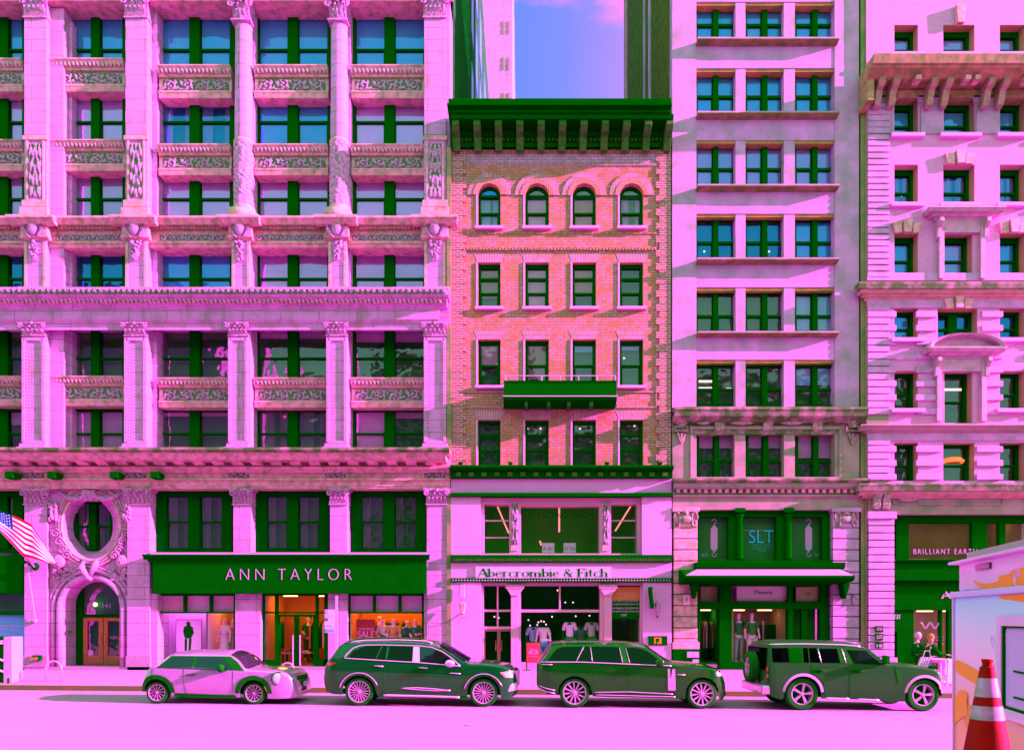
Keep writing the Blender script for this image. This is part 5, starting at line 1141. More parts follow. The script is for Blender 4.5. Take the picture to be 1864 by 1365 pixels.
# pedimented windows
def surround(a, b, c_, d_, curved):
    k = MB(); w_ = .17; x0, x1 = X(a, yQ), X(b, yQ); z0, z1 = Z(d_, yQ), Z(c_, yQ)
    k.box(x0, x0+w_, yQ-.14, yQ+.1, z0, z1); k.box(x1-w_, x1, yQ-.14, yQ+.1, z0, z1); k.box(x0+w_, x1-w_, yQ-.12, yQ+.1, z1-.42, z1)
    cornice(k, x0-.02, x1+.02, z1+.30, [(.06, (.48, .48)), (.08, (.46, .4)), (.08, (.3, .2)), (.08, (.14, .1))], yQ, True)
    for s_, xe in ((-1, x0), (1, x1)): k.prof([(yQ, z1), (yQ-.34, z1), (yQ-.36, z1-.14), (yQ-.2, z1-.3), (yQ-.16, z1-.6), (yQ, z1-.66)], xe-.08 if s_ < 0 else xe-.06, xe+.06 if s_ < 0 else xe+.08)
    if curved:
        n = 18; ro = (x1-x0)/2+.42; xc = (x0+x1)/2; zc = z1+.30; kz = .36
        for j in range(n):
            t0, t1 = pi*j/n, pi*(j+1)/n
            P_ = lambda t, r: (xc+r*cos(t), zc+r*sin(t)*kz)
            a_, b_, c2, d2 = P_(t0, ro), P_(t1, ro), P_(t1, ro-.14), P_(t0, ro-.14)
            k.add([(a_[0], yQ-.5, a_[1]), (b_[0], yQ-.5, b_[1]), (c2[0], yQ-.44, c2[1]), (d2[0], yQ-.44, d2[1]), (a_[0], yQ, a_[1]), (b_[0], yQ, b_[1]), (c2[0], yQ-.2, c2[1]-.02), (d2[0], yQ-.2, d2[1]-.02)], [(0, 1, 2, 3), (0, 4, 5, 1), (3, 2, 6, 7)])
        k.prism([(xc+(ro-.1)*cos(pi*j/n), zc+(ro-.1)*sin(pi*j/n)*kz) for j in range(n+1)], yQ-.22, yQ)
    return k.build('pedimented_surround', mat('weathered_surround_stone', (.52, .26, .42), .8, (.3, .22, .25), 3, ramp=(.4, .65)) if curved else bpy.data.materials['weathered_surround_stone'], QB, bevel=.01)
surround(1702, 1792, 655, 768, True); surround(1706, 1790, 404, 510, False)
# pier and shopfront
k = MB(); k.box(X(1579), X(1623), yQ+.03, .5, .2, Z(932)); o = k.build('rusticated_pier', bpy.data.materials['joint_shadow'], QB)
k = MB(); n = 20
for i in range(19):
    z1 = Z(945+i*13.2); z0 = Z(945+(i+1)*13.2)+.03; k.box(X(1577), X(1624), yQ-.06, .4, z0, z1)
k.box(X(1575), X(1627), yQ-.12, .4, Z(945), Z(932)); k.box(X(1574), X(1628), yQ-.12, .4, Z(1205), Z(1196)); k.box(X(1575), X(1627), yQ-.1, .4, .2, Z(1205)); k.build('stone_block', BSTONE, o, bevel=.015)
for j, px in enumerate((1590, 1607)): k = MB(); k.prof([(yQ, Z(897)), (yQ-.3, Z(897)), (yQ-.33, Z(903)), (yQ-.22, Z(910)), (yQ-.2, Z(920)), (yQ-.14, Z(928)), (yQ, Z(930))], X(px)-.13, X(px)+.13); k.build('console_bracket', bpy.data.materials['olive_carving'], o, bevel=.02)
k = MB(); k.box(X(1577), qx1, yQ-.02, .5, Z(936), Z(896)); fr_rect(k, 1671, 1826, 903, 919, yQ-.02, .05, .05); fr_rect(k, 1624, 1670, 903, 918, yQ-.02, .04, .04); FRZ = k.build('frieze', BROWNST, QB)
k = MB(); k.tube([(X(1628+t*4), yQ-.05, Z(907+4*sin(pi*t/10))) for t in range(11)], [.03+.05*sin(pi*t/10) for t in range(11)], 6); k.build('swag', bpy.data.materials['olive_carving'], FRZ, smooth=True)
k = MB(); ys = .25
k.box(X(1624), qx1, ys, .5, Z(950), Z(934)); k.box(X(1624), qx1, ys-.05, .5, Z(1110), Z(1017))
cornice(k, X(1624), qx1, Z(1054), [(.04, (.3, .3)), (.06, (.28, .1))], ys, False); cornice(k, X(1624), qx1, Z(1017), [(.06, (.2, .2)), (.08, (.18, .06))], ys, False)
for ii_, (a, b, c_, d_) in enumerate(((1624, 1628, 934, 1215), (1638, 1662, 934, 1017), (1778, 1805, 934, 1017), (1828, 1840, 934, 1017), (1628, 1671, 1110, 1150), (1640, 1671, 1110, 1215), (1720, 1724, 1110, 1215), (1735, 1750, 1110, 1215))): k.box(X(a), X(b), ys+.01+.003*ii_, .46+.003*ii_, Z(d_), Z(c_-1))
k.box(X(1624), qx1, ys-.02, .5, .2, Z(1208)); SF = k.build('dark_shopfront', DARK, QB, bevel=.01)
g = MB()
for (a, b, c_, d_) in ((1628, 1638, 950, 1017), (1662, 1778, 950, 1017), (1805, 1828, 950, 1017), (1671, 1720, 1110, 1208), (1724, 1735, 1110, 1208), (1628, 1640, 1150, 1208), (1750, 1900, 1110, 1208)): g.add([(X(a), .42, Z(d_)), (X(b), .42, Z(d_)), (X(b), .42, Z(c_)), (X(a), .42, Z(c_))], [(0, 1, 2, 3)])
g.build('pane', G_SH, SF, clean=False)
room(1626, 1860, 940, 1017, .5, 2.6, mat('olive_showroom', (.16, .22, .06), .9, (.3, .26, .14), .5), FLOOR_IN, QB, DIM)
room(1640, 1860, 1110, 1208, .5, 2.2, mat('brown_showroom', (.2, .2, .08), .9, (.4, .25, .25), .7), FLOOR_IN, QB, DIM)
tpx('BRILLIANT EARTH', 1663, 1778, 999, 1008, .24, LETTER_W, SF, tracking=1.3, depth=.008, off=-.02)
tpx('AVOCADO', 1713, 1850, 1076, 1089, ys-.06, LETTER_W, SF, depth=.01, off=.01); tpx('135', 1627.5, 1639, 1118, 1126, ys-.06, SPR, SF, shear=.3, depth=.01)
k = MB(); k.tube([(X(1676+t*1.08, .4), .4, Z(1138-5*cos(t*pi*4/32), .4)) for t in range(33)], .03, 6); k.build('wave_logo', LETTER_W, SF)
for s, a, b, c_ in (('Dreamy', 1703, 1719, 1157), ('Sleep Set', 1703, 1719, 1162.5)): tpx(s, a, b, c_, c_+4.5, .41, LETTER_W, SF, depth=.005, off=.02)
k = MB(); k.pbox(1702, 1720, 1170, 1174, 1.2, 1.9); tag(k.build('mattress', LETTER_W, None, bevel=.04), 'white mattress edge lying in the bedding shop window', 'mattress')
k = MB(); k.pbox(1702, 1720, 1174, 1205, 1.2, 1.9); tag(k.build('orange_display_bed', OR_W, None, bevel=.03), 'orange brown display plinth under the mattress in the bedding shop', 'display plinth')
for i, (c_, d_, s) in enumerate(((1139, 1150, 'THE TEAM'), (1153, 1165, 'SUITE'), (1169, 1179, '18'))):
    t = bthing('pier_plaque', ['uppermost small green plaque on the banded stone pier', 'middle small green plaque on the banded stone pier', 'small green plaque numbered 18 lowest on the banded stone pier'][i], 'plaque', (X(1600), -.2, Z(d_)), 'plaques on the banded pier'); MB().pbox(1594, 1608, c_, d_, yQ-.09, yQ-.058).build('plate', DARK, t); tpx(s, 1596, 1606, c_+3, d_-(3 if i < 2 else 1.5), yQ-.092, LETTER_W, t, depth=.004)
# lamps and lit tubes seen through upper windows
TUBEM = glow('lit_tube', (1, .5, .7), .35)
for (px0, px1, py, y_, lab) in ((513, 526, 619, 1.02, 'short lit ceiling tube behind the stone building window left of the last bay'), (748, 770, 617, 1.02, 'lit ceiling tube behind the last window bay of the stone building'), (1272, 1298, 694, .56, 'upper of two lit tubes behind the left window of the stucco building'), (1272, 1298, 706.5, .56, 'lower of two lit tubes behind the left window of the stucco building'), (1322, 1333, 708, .56, 'short lit tube behind the left stucco window, beside its right frame'), (1719, 1764, 709, .5, 'long lit tube behind the curved pedimented window')):
    tag(MB().box(X(px0, y_), X(px1, y_), y_, y_+.015, Z(py, y_)-.04, Z(py, y_)+.04).build('tube_light', TUBEM, None, bevel=.01), lab, 'lamp')
HALO = glow('orange_lampshade', (1, .12, .03), .25)
tag(MB().lathe([(.02, .12), (.25, .08), (.36, -.02), (.34, -.1), (.3, -.04), (.2, .04)], (X(1735, .42), .44, Z(838, .42)), 18).build('pendant_lamp', HALO, None, smooth=True), 'glowing orange pendant lamp behind the lower middle window on the right', 'lamp')
for i, (px, py) in enumerate(((1282, 458), (1400, 458), (1467, 458), (1281, 332), (1552+90, 241), (1642, 357), (1742, 357), (893, 651), (1136, 652), (984, 780), (1056, 780), (960, 780), (1155, 775))):
    y_ = .55 if px > 1250 else .50
    if px > 1600: y_ = .48
    tag(MB().ball((X(px, y_), y_, Z(py, y_)), .035, 4).build('bare_bulb', TUBEM, None), 'tiny bare bulb glowing behind an upper window', 'lamp', 'bare bulbs behind the upper windows')
# ============================================================ buildings behind, and across the street
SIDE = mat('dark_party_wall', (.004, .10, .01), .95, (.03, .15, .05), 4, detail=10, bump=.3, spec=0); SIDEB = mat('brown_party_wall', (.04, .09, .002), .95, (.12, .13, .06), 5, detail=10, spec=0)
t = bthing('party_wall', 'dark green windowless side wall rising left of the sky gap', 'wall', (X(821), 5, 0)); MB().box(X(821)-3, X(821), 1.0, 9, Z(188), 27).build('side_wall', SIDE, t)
w = MB()
t2 = bthing('rear_building', 'white rear building with vertical window strips in the left of the sky gap', 'building', (X(821), 20, 0))
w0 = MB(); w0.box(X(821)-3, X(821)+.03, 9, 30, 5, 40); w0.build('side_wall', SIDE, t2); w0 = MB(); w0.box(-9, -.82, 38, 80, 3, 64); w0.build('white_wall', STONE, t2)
for z0 in range(12, 62, 3):
    for xx in (-1.1, -1.55): MB().box(xx-.035, xx+.035, 37.95, 38.01, z0, z0+1.1).build('window', mat('rust_window_strip', (.35, .12, .02), .6) if (xx, z0) == (-1.1, 12) else bpy.data.materials['rust_window_strip'], t2)
for i, yy in enumerate((10, 13, 17, 22)):
    for z0 in range(14, 38, 4): MB().box(X(821)+.02, X(821)+.07, yy, yy+1.2+i*.3, z0, z0+2.6).build('window', [G_UP, G_LO][i % 2] if False else mat('side_window', (.05, .25, .7), .3) if (i, z0) == (0, 14) else bpy.data.materials['side_window'], t2)
t = bthing('side_building', 'dark brown side wall right of the sky gap with pale pilaster strip', 'building', (X(1223), 6, 0))
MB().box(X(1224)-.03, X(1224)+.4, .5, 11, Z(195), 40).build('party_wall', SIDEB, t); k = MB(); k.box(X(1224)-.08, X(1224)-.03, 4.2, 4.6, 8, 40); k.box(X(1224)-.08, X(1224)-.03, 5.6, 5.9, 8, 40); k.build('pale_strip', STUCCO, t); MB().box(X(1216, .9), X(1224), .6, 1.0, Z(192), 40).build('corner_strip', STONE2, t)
k = MB(); k.box(X(1224)-.06, X(1224)+.4, 11, 12.2, 8, 40); k.build('orange_brick_end', mat('dull_orange_brick', (.3, .12, .03), .9, (.42, .2, .2), 2), t); MB().box(X(1224)-.3, X(1224)-.02, 9.4, 10, 20.5, 21.6).build('vent_box', LEDGEW, t)
OPP = mat('shaded_opposite_facade', (.04, .12, .05), .9, (.1, .16, .1), 1)
for i, (a, b, h) in enumerate(((-46, -24, 28), (-24, -11, 19.5), (-11, 1, 23), (1, 13, 17), (13, 30, 21))):
    t = bthing('opposite_building', ['tallest dark building far left across the avenue', 'low dark building left of the middle across the avenue', 'dark building straight across the avenue behind the camera', 'lowest dark building across the avenue right of the middle', 'wide dark building far right across the avenue'][i], 'building', ((a+b)/2, -36, 0), 'buildings across the avenue')
    MB().box(a, b, -48, -33, -.5, h).build('wall', STONE if i < 2 else OPP, t); k = MB(); cornice(k, a, b, h, [(.4, (-.6, -.6)), (.4, (-.4, -.2))], -33, False); k.build('roof_cornice', STONE2, t)
    k = MB(); nx = int((b-a)/2.4)
    for r in range(int(h/3.6)):
        for j in range(nx): x_ = a+(j+.5)*(b-a)/nx; k.box(x_-.6, x_+.6, -33.0, -32.96, 1+r*3.6, 3+r*3.6)
    k.build('window_grid', mat('opposite_window', (.35, .25, .4), .3) if i == 0 else bpy.data.materials['opposite_window'], t)
# ============================================================ ground
ROAD = mat('sunlit_asphalt', (.36, .145, .30), .9, (.33, .135, .28), .35, detail=9, ramp=(.3, .7), bump=.12, bscale=60, stretch=(.35, 1, 1))
WALK = mat('sidewalk_concrete', (.38, .15, .31), .85, (.35, .14, .29), 1.2, bump=.12, bscale=50)
KERB = mat('kerb_stone', (.12, .10, .005), .85, (.05, .11, .01), 2.5)
TL = -.0088                                 # the avenue falls gently to the right
def gz(x): return TL*max(-30, min(30, x))
def slab(name, x0, x1, y0, y1, zf, m, n=1):
    mb = MB(); xs = [x0]+[q for q in (-30, 30) if x0 < q < x1]+[x1]
    for i in range(len(xs)-1): a, b = xs[i], xs[i+1]; mb.add([(a, y0, zf(a, y0)), (b, y0, zf(b, y0)), (b, y1, zf(b, y1)), (a, y1, zf(a, y1))], [(0, 1, 2, 3)])
    return mb.build(name, m)
KY = -4.0                                   # kerb line
struct(slab('ground', -600, 600, -600, 600, lambda x, y: -1.2, ROAD))
struct(slab('road', -300, 300, -27.9, KY+.02, lambda x, y: gz(x), ROAD))
w = lambda x, y: (gz(x)+.15)*(1-(y-KY)/(-KY)*1)*(1) + .44*((y-KY)/(-KY)) if y <= 0 else .44
sw = slab('sidewalk', -300, 300, KY+.16, 1.2, lambda x, y: (gz(x)+.16)*(1-min(1, (y-KY)/(-KY)))+.44*min(1, (y-KY)/(-KY)), WALK); struct(sw)
k = MB()
for (a, b) in ((-300, -30), (-30, 30), (30, 300)): k.add([(a, KY, gz(a)-.3), (b, KY, gz(b)-.3), (b, KY, gz(b)+.15), (a, KY, gz(a)+.15), (a, KY+.17, gz(a)+.165), (b, KY+.17, gz(b)+.165)], [(0, 1, 2, 3), (3, 2, 5, 4)])
kb = k.build('kerb', KERB); struct(kb)
k = MB()
for (a, b) in ((-30, 30),): k.add([(a, KY-.001, gz(a)+.152), (b, KY-.001, gz(b)+.152), (b, KY+.17, gz(b)+.172), (a, KY+.17, gz(a)+.172)], [(0, 1, 2, 3)])
struct(k.build('kerb_top', WALK))
SEAM = mat('pavement_seam', (.34, .2, .27), .9)
k = MB()
zsw = lambda x, y: (gz(x)+.16)*(1-(y-KY)/(-KY))+.44*((y-KY)/(-KY))
for i in range(-14, 16): x_ = i*1.5; k.add([(x_-.01, KY+.17, zsw(x_, KY+.17)+.004), (x_+.01, KY+.17, zsw(x_, KY+.17)+.004), (x_+.01, -.05, zsw(x_, -.05)+.004), (x_-.01, -.05, zsw(x_, -.05)+.004)], [(0, 1, 2, 3)])
for yy in (-1.3, -2.6): k.add([(-22, yy-.01, zsw(-22, yy)+.0045), (22, yy-.01, zsw(22, yy)+.0045), (22, yy+.01, zsw(22, yy)+.0045), (-22, yy+.01, zsw(-22, yy)+.0045)], [(0, 1, 2, 3)])
struct(k.build('sidewalk_joints', SEAM))
struct(slab('near_sidewalk', -300, 300, -33, -27.7, lambda x, y: gz(x)+.12, WALK))
k = MB(); rr = random.Random(12)
for i in range(26):
    x_, y_ = rr.uniform(-13, 9), rr.uniform(-20.5, -8.6); L = rr.uniform(.5, 2.6); z_ = lambda q: gz(q)+.004
    pts = [(x_+L*t/6, y_+.05*sin(t*1.7+i)) for t in range(7)]; wdt = rr.uniform(.008, .02)
    for a, b in zip(pts, pts[1:]): k.add([(a[0], a[1]-wdt, z_(a[0])), (b[0], b[1]-wdt, z_(b[0])), (b[0], b[1]+wdt, z_(b[0])), (a[0], a[1]+wdt, z_(a[0]))], [(0, 1, 2, 3)])
struct(k.build('road_cracks', SEAM))
# manhole and leaf
t = thing('manhole_cover', 'round iron manhole cover in the near lane of the road', 'manhole', (X(1422, -18.3), -18.3, gz(6)+.004)); m_ = MB().lathe([(0, .008), (.3, .008), (.34, .004), (.34, 0)], (0, 0, 0), 28).build('cover', mat('worn_iron', (.3, .26, .28), .7), t); MB().lathe([(.34, 0), (.34, .010), (.40, .010), (.40, 0)], (0, 0, 0), 28).build('rim', SEAM, t)
y_ = -10.4; g = MB(); g.add([(-.09, -.04, .01), (0, -.07, .03), (.1, -.01, .015), (.05, .06, .03), (-.06, .05, .01)], [(0, 1, 2, 3, 4)]); lf = g.build('fallen_leaf', mat('orange_leaf', (.8, .3, .02), .7), None, clean=False); lf.location = (X(852, y_), y_, gz(-1)+.005); tag(lf, 'small orange leaf lying on the road in front of the parked cars', 'leaf')
# ============================================================ cars
def interp(pts, x):
    if x <= pts[0][0]: return pts[0][1]
    for (a, b), (c, d) in zip(pts, pts[1:]):
        if x <= c: return b+(d-b)*((x-a)/(c-a) if c > a else 0)
    return pts[-1][1]
def smooth_i(pts, x):                       # Catmull-Rom style smooth interpolation
    n = len(pts)
    if x <= pts[0][0]: return pts[0][1]
    if x >= pts[-1][0]: return pts[-1][1]
    for i in range(n-1):
        if x <= pts[i+1][0]: break
    x0, y0 = pts[i]; x1, y1 = pts[i+1]; h = x1-x0
    def sl(j):
        if j <= 0 or j >= n-1: return 0 if False else (pts[min(j+1, n-1)][1]-pts[max(j-1, 0)][1])/(pts[min(j+1, n-1)][0]-pts[max(j-1, 0)][0])
        a = (pts[j][1]-pts[j-1][1])/(pts[j][0]-pts[j-1][0]); b = (pts[j+1][1]-pts[j][1])/(pts[j+1][0]-pts[j][0])
        return 0 if a*b <= 0 else 2*a*b/(a+b)
    t = (x-x0)/h; m0, m1 = sl(i)*h, sl(i+1)*h
    return (2*t**3-3*t*t+1)*y0+(t**3-2*t*t+t)*m0+(-2*t**3+3*t*t)*y1+(t**3-t*t)*m1
TYRE = mat('tyre_rubber', (.002, .12, .004), .85, spec=.1); RIM = mat('pale_alloy', (.60, .28, .56), .35, metal=.3); CHROME = mat('chrome_trim', (.85, .42, .85), .25, metal=.6); PLAST = mat('black_plastic', (.001, .13, .002), .7, spec=.05); SPK = mat('dark_wheel_well', (.0, .12, .0), .9, spec=0)
CARG = glass('car_glass', (.2, .2, .4), (.35, .45, .35), refl=.2, wob=.02); CARG_D = glass('privacy_glass', (.06, .12, .08), (.01, .05, .012), refl=.16, wob=.03)
RED_L = mat('red_lens', (.6, .01, .02), .2, coat=1); AMB = mat('amber_lens', (.9, .2, .02), .3); HL = mat('headlamp_lens', (.7, .4, .9), .15, coat=1); CABIN = mat('cabin_dark', (.002, .14, .004), .9, spec=0); SEAT = mat('pale_seat', (.8, .45, .8), .8)
class Car:
    """side outlines in photo px (near flank), turned into metres from the rear wheel's ground point"""
    def __init__(s, name, label, rw, fw, ground, yn, width, top, belt, sill, r, paint, roofpaint=None, cabx=(0, 0), tumble=.14, nose_round=.5, tail_round=.35, crown=.05, archr=1.18, flare=None, spokes=10, rimr=.7, sp_kind='multi', bulge=.05, nk=.24):
        s.s = 1/sc(yn); s.rw = rw; s.gr = ground; s.w = width/2
        s.L = lambda px: (px-rw)/s.s; s.H = lambda py: (ground-py)/s.s
        s.top = [(s.L(a), s.H(b)) for a, b in top]; s.belt = [(s.L(a), s.H(b)) for a, b in belt]; s.sill = [(s.L(a), s.H(b)) for a, b in sill]
        s.r = r/s.s; s.wb = s.L(fw); s.ra = s.r*archr; s.x0 = s.top[0][0]; s.x1 = s.top[-1][0]
        s.cab = (s.L(cabx[0]), s.L(cabx[1])); s.tum = tumble; s.nr = nose_round; s.tr = tail_round; s.crown = crown; s.bulge = bulge
        s.t = thing(name, label, 'car', ((rw-VX)/s.s, yn+s.w+(0), gz((rw-VX)/s.s)), 'cars along the kerb'); s.t.rotation_euler = (0, -TL, 0)
        s.paint = paint; s.wheelw = .24; s.nk = nk
    def plan(s, x):                          # half width of the body in plan at x
        w = s.w
        if x < s.x0+s.tr: t = (s.x0+s.tr-x)/s.tr; w -= .16*t**2.2
        if x > s.x1-s.nr: t = (x-(s.x1-s.nr))/s.nr; w -= s.nk*t**2.4
        return w
    def low(s, x):
        z = smooth_i(s.sill, x)
        for cx in (0, s.wb):
            d = abs(x-cx)
            if d < s.ra: z = max(z, s.r+sqrt(s.ra**2-d*d))
        return z
    def yside(s, x, z):                      # y of the near flank (negative) at height z
        zb = s.bz(x); zl = smooth_i(s.sill, x); zt = smooth_i(s.top, x); w = s.plan(x)
        if z <= zb:
            t = (z-zl)/max(.05, zb-zl); return -(w-.06*(1-min(1, max(0, t))*1.5)**2*(t < .66)-s.bulge*max(0, t-.55)**2*2)
        t = (z-zb)/max(.2, s.roofz-zb); e = s.bulge*.4
        return -(w-e-s.tum*t)
    def bz(s, x): return min(smooth_i(s.belt, x), smooth_i(s.top, x)-.02)
    def build(s):
        s.roofz = max(p[1] for p in s.top); xs = set()
        N = 96
        for i in range(N+1): xs.add(round(s.x0+(s.x1-s.x0)*i/N, 4))
        for cx in (0, s.wb):
            for k in range(25): xs.add(round(cx-s.ra*cos(pi*k/24), 4))
        for k in range(9): xs.add(round(s.x1-s.nr*(1-cos(pi/2*k/8))*.25, 4)); xs.add(round(s.x0+s.tr*(1-cos(pi/2*k/8))*.25, 4))
        xs = sorted(x for x in xs if s.x0 <= x <= s.x1); xs = [x for i, x in enumerate(xs) if i == 0 or x-xs[i-1] > .004]
        nz1, nz2, nz3 = 9, 6, 5; mb = MB(); rows = []
        for x in xs:
            zl, zb, zt = s.low(x), s.bz(x), smooth_i(s.top, x); zb = max(zb, zl+.02); zt = max(zt, zb+.02); row = []
            for j in range(nz1+1): z = zl+(zb-zl)*j/nz1; row.append((s.yside(x, z), z))
            yb = row[-1][0]; green = (zt-zb)
            ze = zt-min(.05, green*.4)
            for j in range(1, nz2+1): z = zb+(ze-zb)*j/nz2; row.append((s.yside(x, z) if green > .1 else yb+.02*j/nz2, z))
            ye = row[-1][0]
            for j in range(1, nz3+1): t = j/nz3; row.append((ye*(1-t), ze+(zt+s.crown-ze)*sin(pi/2*t)**.8))
            rows.append(row)
        m = len(rows[0]); full = []
        vs = []; fs = []
        for x, row in zip(xs, rows):
            r_ = [(x, y, z) for y, z in row]+[(x, -y, z) for y, z in row[-2::-1]]; vs += r_
        M = 2*m-1
        for i in range(len(xs)-1):
            for j in range(M-1): fs.append((i*M+j, (i+1)*M+j, (i+1)*M+j+1, i*M+j+1))
        mb.add(vs, fs)
        for i in (0, len(xs)-1): mb.add([vs[i*M+j] for j in range(M)], [tuple(range(M))])
        s.body = mb.build('body', s.paint, s.t, smooth=32)
        u = MB(); zf = min(smooth_i(s.sill, x) for x in (s.wb/2,))+.06
        u.box(s.x0+.25, s.x1-.3, -s.w+.26, s.w-.26, zf-.02, zf+.02)
        for cx in (0, s.wb): u.box(cx-s.ra, cx+s.ra, -s.w+.30, s.w-.30, s.r*.8, s.r+s.ra+.02)
        u.box(s.cab[0]+.3, s.cab[1]-.35, -s.w+.35, s.w-.35, .5, s.bz(s.wb/2)-.12); u.build('underbody', CABIN, s.t)
        return s
    def panel(s, name, pts, m, off=.006, parent=None, both=False, thick=0, px=True):
        """thin panel on the flank, outline in px, following the body's curve"""
        P_ = [(s.L(a), s.H(b)) for a, b in pts] if px else pts
        bm = bmesh.new(); vs = [bm.verts.new((x, 0, z)) for x, z in P_]; bm.faces.new(vs); bmesh.ops.triangulate(bm, faces=bm.faces[:])
        bmesh.ops.subdivide_edges(bm, edges=bm.edges[:], cuts=4, use_grid_fill=True); bm.verts.index_update()
        V = [(v.co.x, s.yside(v.co.x, v.co.z)-off, v.co.z) for v in bm.verts]; F = [tuple(v.index for v in f.verts) for f in bm.faces]; bm.free()
        mb = MB().add(V, F)
        o = mb.build(name, m, parent or s.t, smooth=False, clean=True)
        if both: MB().add([(a, -b, c) for a, b, c in V], F).build(name, m, parent or s.t)
        return o
    def strip(s, name, pts, r, m, off=.008, parent=None, both=False, n=6):
        P_ = [(s.L(a), s.H(b)) for a, b in pts]; out = []
        for (a, b), (c, d) in zip(P_, P_[1:]):
            k = max(1, int(sqrt((c-a)**2+(d-b)**2)/.08))
            for i in range(k): out.append((a+(c-a)*i/k, b+(d-b)*i/k))
        out.append(P_[-1]); return MB().tube([(x, s.yside(x, z)-off, z) for x, z in out], r, n).build(name, m, parent or s.t, smooth=True)
    def wheels(s, spokes, kind, rimr=.7):
        for cx in (0, s.wb):
            for sy in (-1, 1):
                y0 = sy*(s.w-.02); w = s.wheelw; R = s.r; q = -sy
                y0 = sy*(s.w-.05); c = (cx, y0, R)
                wh = thing('w', 'x', 'x'); bpy.data.objects.remove(wh)
                T = MB().lathe([(R*rimr, .02*q), (R*.78, 0), (R*.93, .005*q), (R, .045*q), (R, (w-.045)*q), (R*.93, w*q), (R*rimr, (w-.02)*q)], c, 36, 'y').build('tyre', TYRE, s.t, smooth=40)
                rm = MB(); rr_ = R*rimr
                rm.lathe([(rr_*1.02, .02*q), (rr_*1.0, .005*q), (rr_*.93, .01*q), (rr_*.92, .10*q), (rr_*.9, .2*q)], c, 36, 'y'); rm.lathe([(0, .0*q), (rr_*.12, .0), (rr_*.16, .02*q), (rr_*.2, .05*q)], c, 16, 'y')
                for k in range(spokes):
                    a = 2*pi*k/spokes+.1
                    def P_(r, da, yy): return (cx+r*cos(a+da), y0+yy*q, R+r*sin(a+da))
                    wd = {'multi': .042, 'five': .24, 'thin': .05}[kind]
                    if kind == 'five': sec = [(rr_*.14, .5, .02), (rr_*.5, .20, .015), (rr_*.95, .15, .03)]
                    elif kind == 'multi': sec = [(rr_*.12, .12, .025), (rr_*.55, .065, .01), (rr_*.97, .055, .02)]
                    else: sec = [(rr_*.15, .25, .03), (rr_*.6, .09, .02), (rr_*.96, .07, .025)]
                    vs = []; 
                    for r_, da, yy in sec: vs += [P_(r_, -da, yy), P_(r_, da, yy), P_(r_, da, yy+.03), P_(r_, -da, yy+.03)]
                    fs = []
                    for i in range(2):
                        for j in range(4): fs.append((i*4+j, i*4+(j+1) % 4, (i+1)*4+(j+1) % 4, (i+1)*4+j))
                    rm.add(vs, fs)
                rm.build('rim', RIM, T, smooth=30)
                MB().lathe([(0, .13*q), (rr_*.55, .13*q), (rr_*.9, .19*q)], c, 24, 'y').build('brake_disc', SPK, T)
    def common(s, plate=True):
        # interior shapes
        zb = s.bz(s.wb*.5)
        for k, (x, sy) in enumerate(((s.wb*.62, -1), (s.wb*.62, 1), (s.wb*.25, -1), (s.wb*.25, 1))):
            q = MB(); yy = sy*s.w*.42; q.box(x-.3, x+.2, yy-.22, yy+.22, zb-.55, zb-.4); q.box(x-.4, x-.26, yy-.22, yy+.22, zb-.5, zb+.12); q.box(x-.38, x-.28, yy-.12, yy+.12, zb+.15, zb+.32); q.build('seat', SEAT if k < 2 else CABIN, s.t, bevel=.04)
def prolog(o): pass
# -- small silver hatchback
P1 = mat('silver_lilac_paint', (.40, .22, .44), .25, (.36, .21, .40), 8, metal=.3, coat=.6)
c = Car('parked_car', 'small silver three-door hatchback with black wheel arches, leftmost of the four', 283.2, 460.5, 1283, -7.1, 1.73,
  [(255, 1240), (258, 1230), (263, 1222), (280, 1215), (292, 1202), (300, 1193.5), (325, 1190.5), (350, 1189), (400, 1189.3), (412, 1191), (426, 1197), (439, 1209), (450, 1219.5), (485, 1221), (512, 1223.5), (526, 1229.5), (533, 1241), (536, 1257)],
  [(255, 1243), (262, 1224), (284, 1216.5), (360, 1217.5), (430, 1221), (450, 1222), (490, 1224), (515, 1227), (527, 1236), (536, 1262)],
  [(255, 1262), (262, 1266), (320, 1268), (430, 1270), (500, 1272), (520, 1271), (536, 1270)], 20.5, P1, cabx=(262, 450), tumble=.20, nk=.15, nose_round=.45, tail_round=.35, archr=1.22)
c.build(); c.wheels(12, 'multi', .74); c.common()
c.panel('window_surround', [(284, 1216.5), (306, 1195.5), (414, 1195.8), (428, 1205), (444, 1221.5)], PLAST, .003, both=True)
G = c.panel('side_window', [(287, 1215.5), (311, 1197.5), (347, 1196.5), (349, 1216.5)], CARG, .006, both=True); c.panel('side_window', [(352, 1216.8), (356, 1196.5), (402, 1197.5), (424, 1219.8)], CARG, .006, both=True)
MB().add([(c.L(283), -.6, c.H(1216)), (c.L(283), .6, c.H(1216)), (c.L(298), .5, c.H(1197)), (c.L(298), -.5, c.H(1197))], [(0, 1, 2, 3)]) 
def windscreen(c, a, b, n=10, inset=.07, m=None, name='windscreen', dz=.012):
    xa, xb = c.L(a), c.L(b); mb = MB()
    def fn(u, v):
        x = xa+(xb-xa)*v; zt = smooth_i(c.top, x); ze = zt-.05; yy = (2*u-1); ye = abs(c.yside(x, ze))-inset
        return (x+dz*.7, yy*ye, ze+(zt+c.crown-ze)*sin(pi/2*(1-abs(yy)))**.8+dz)
    mb.grid(fn, 16, n); return mb.build(name, m or CARG_D, c.t, smooth=True)
windscreen(c, 413, 449, m=CARG, inset=.03); windscreen(c, 283, 298, name='rear_window')
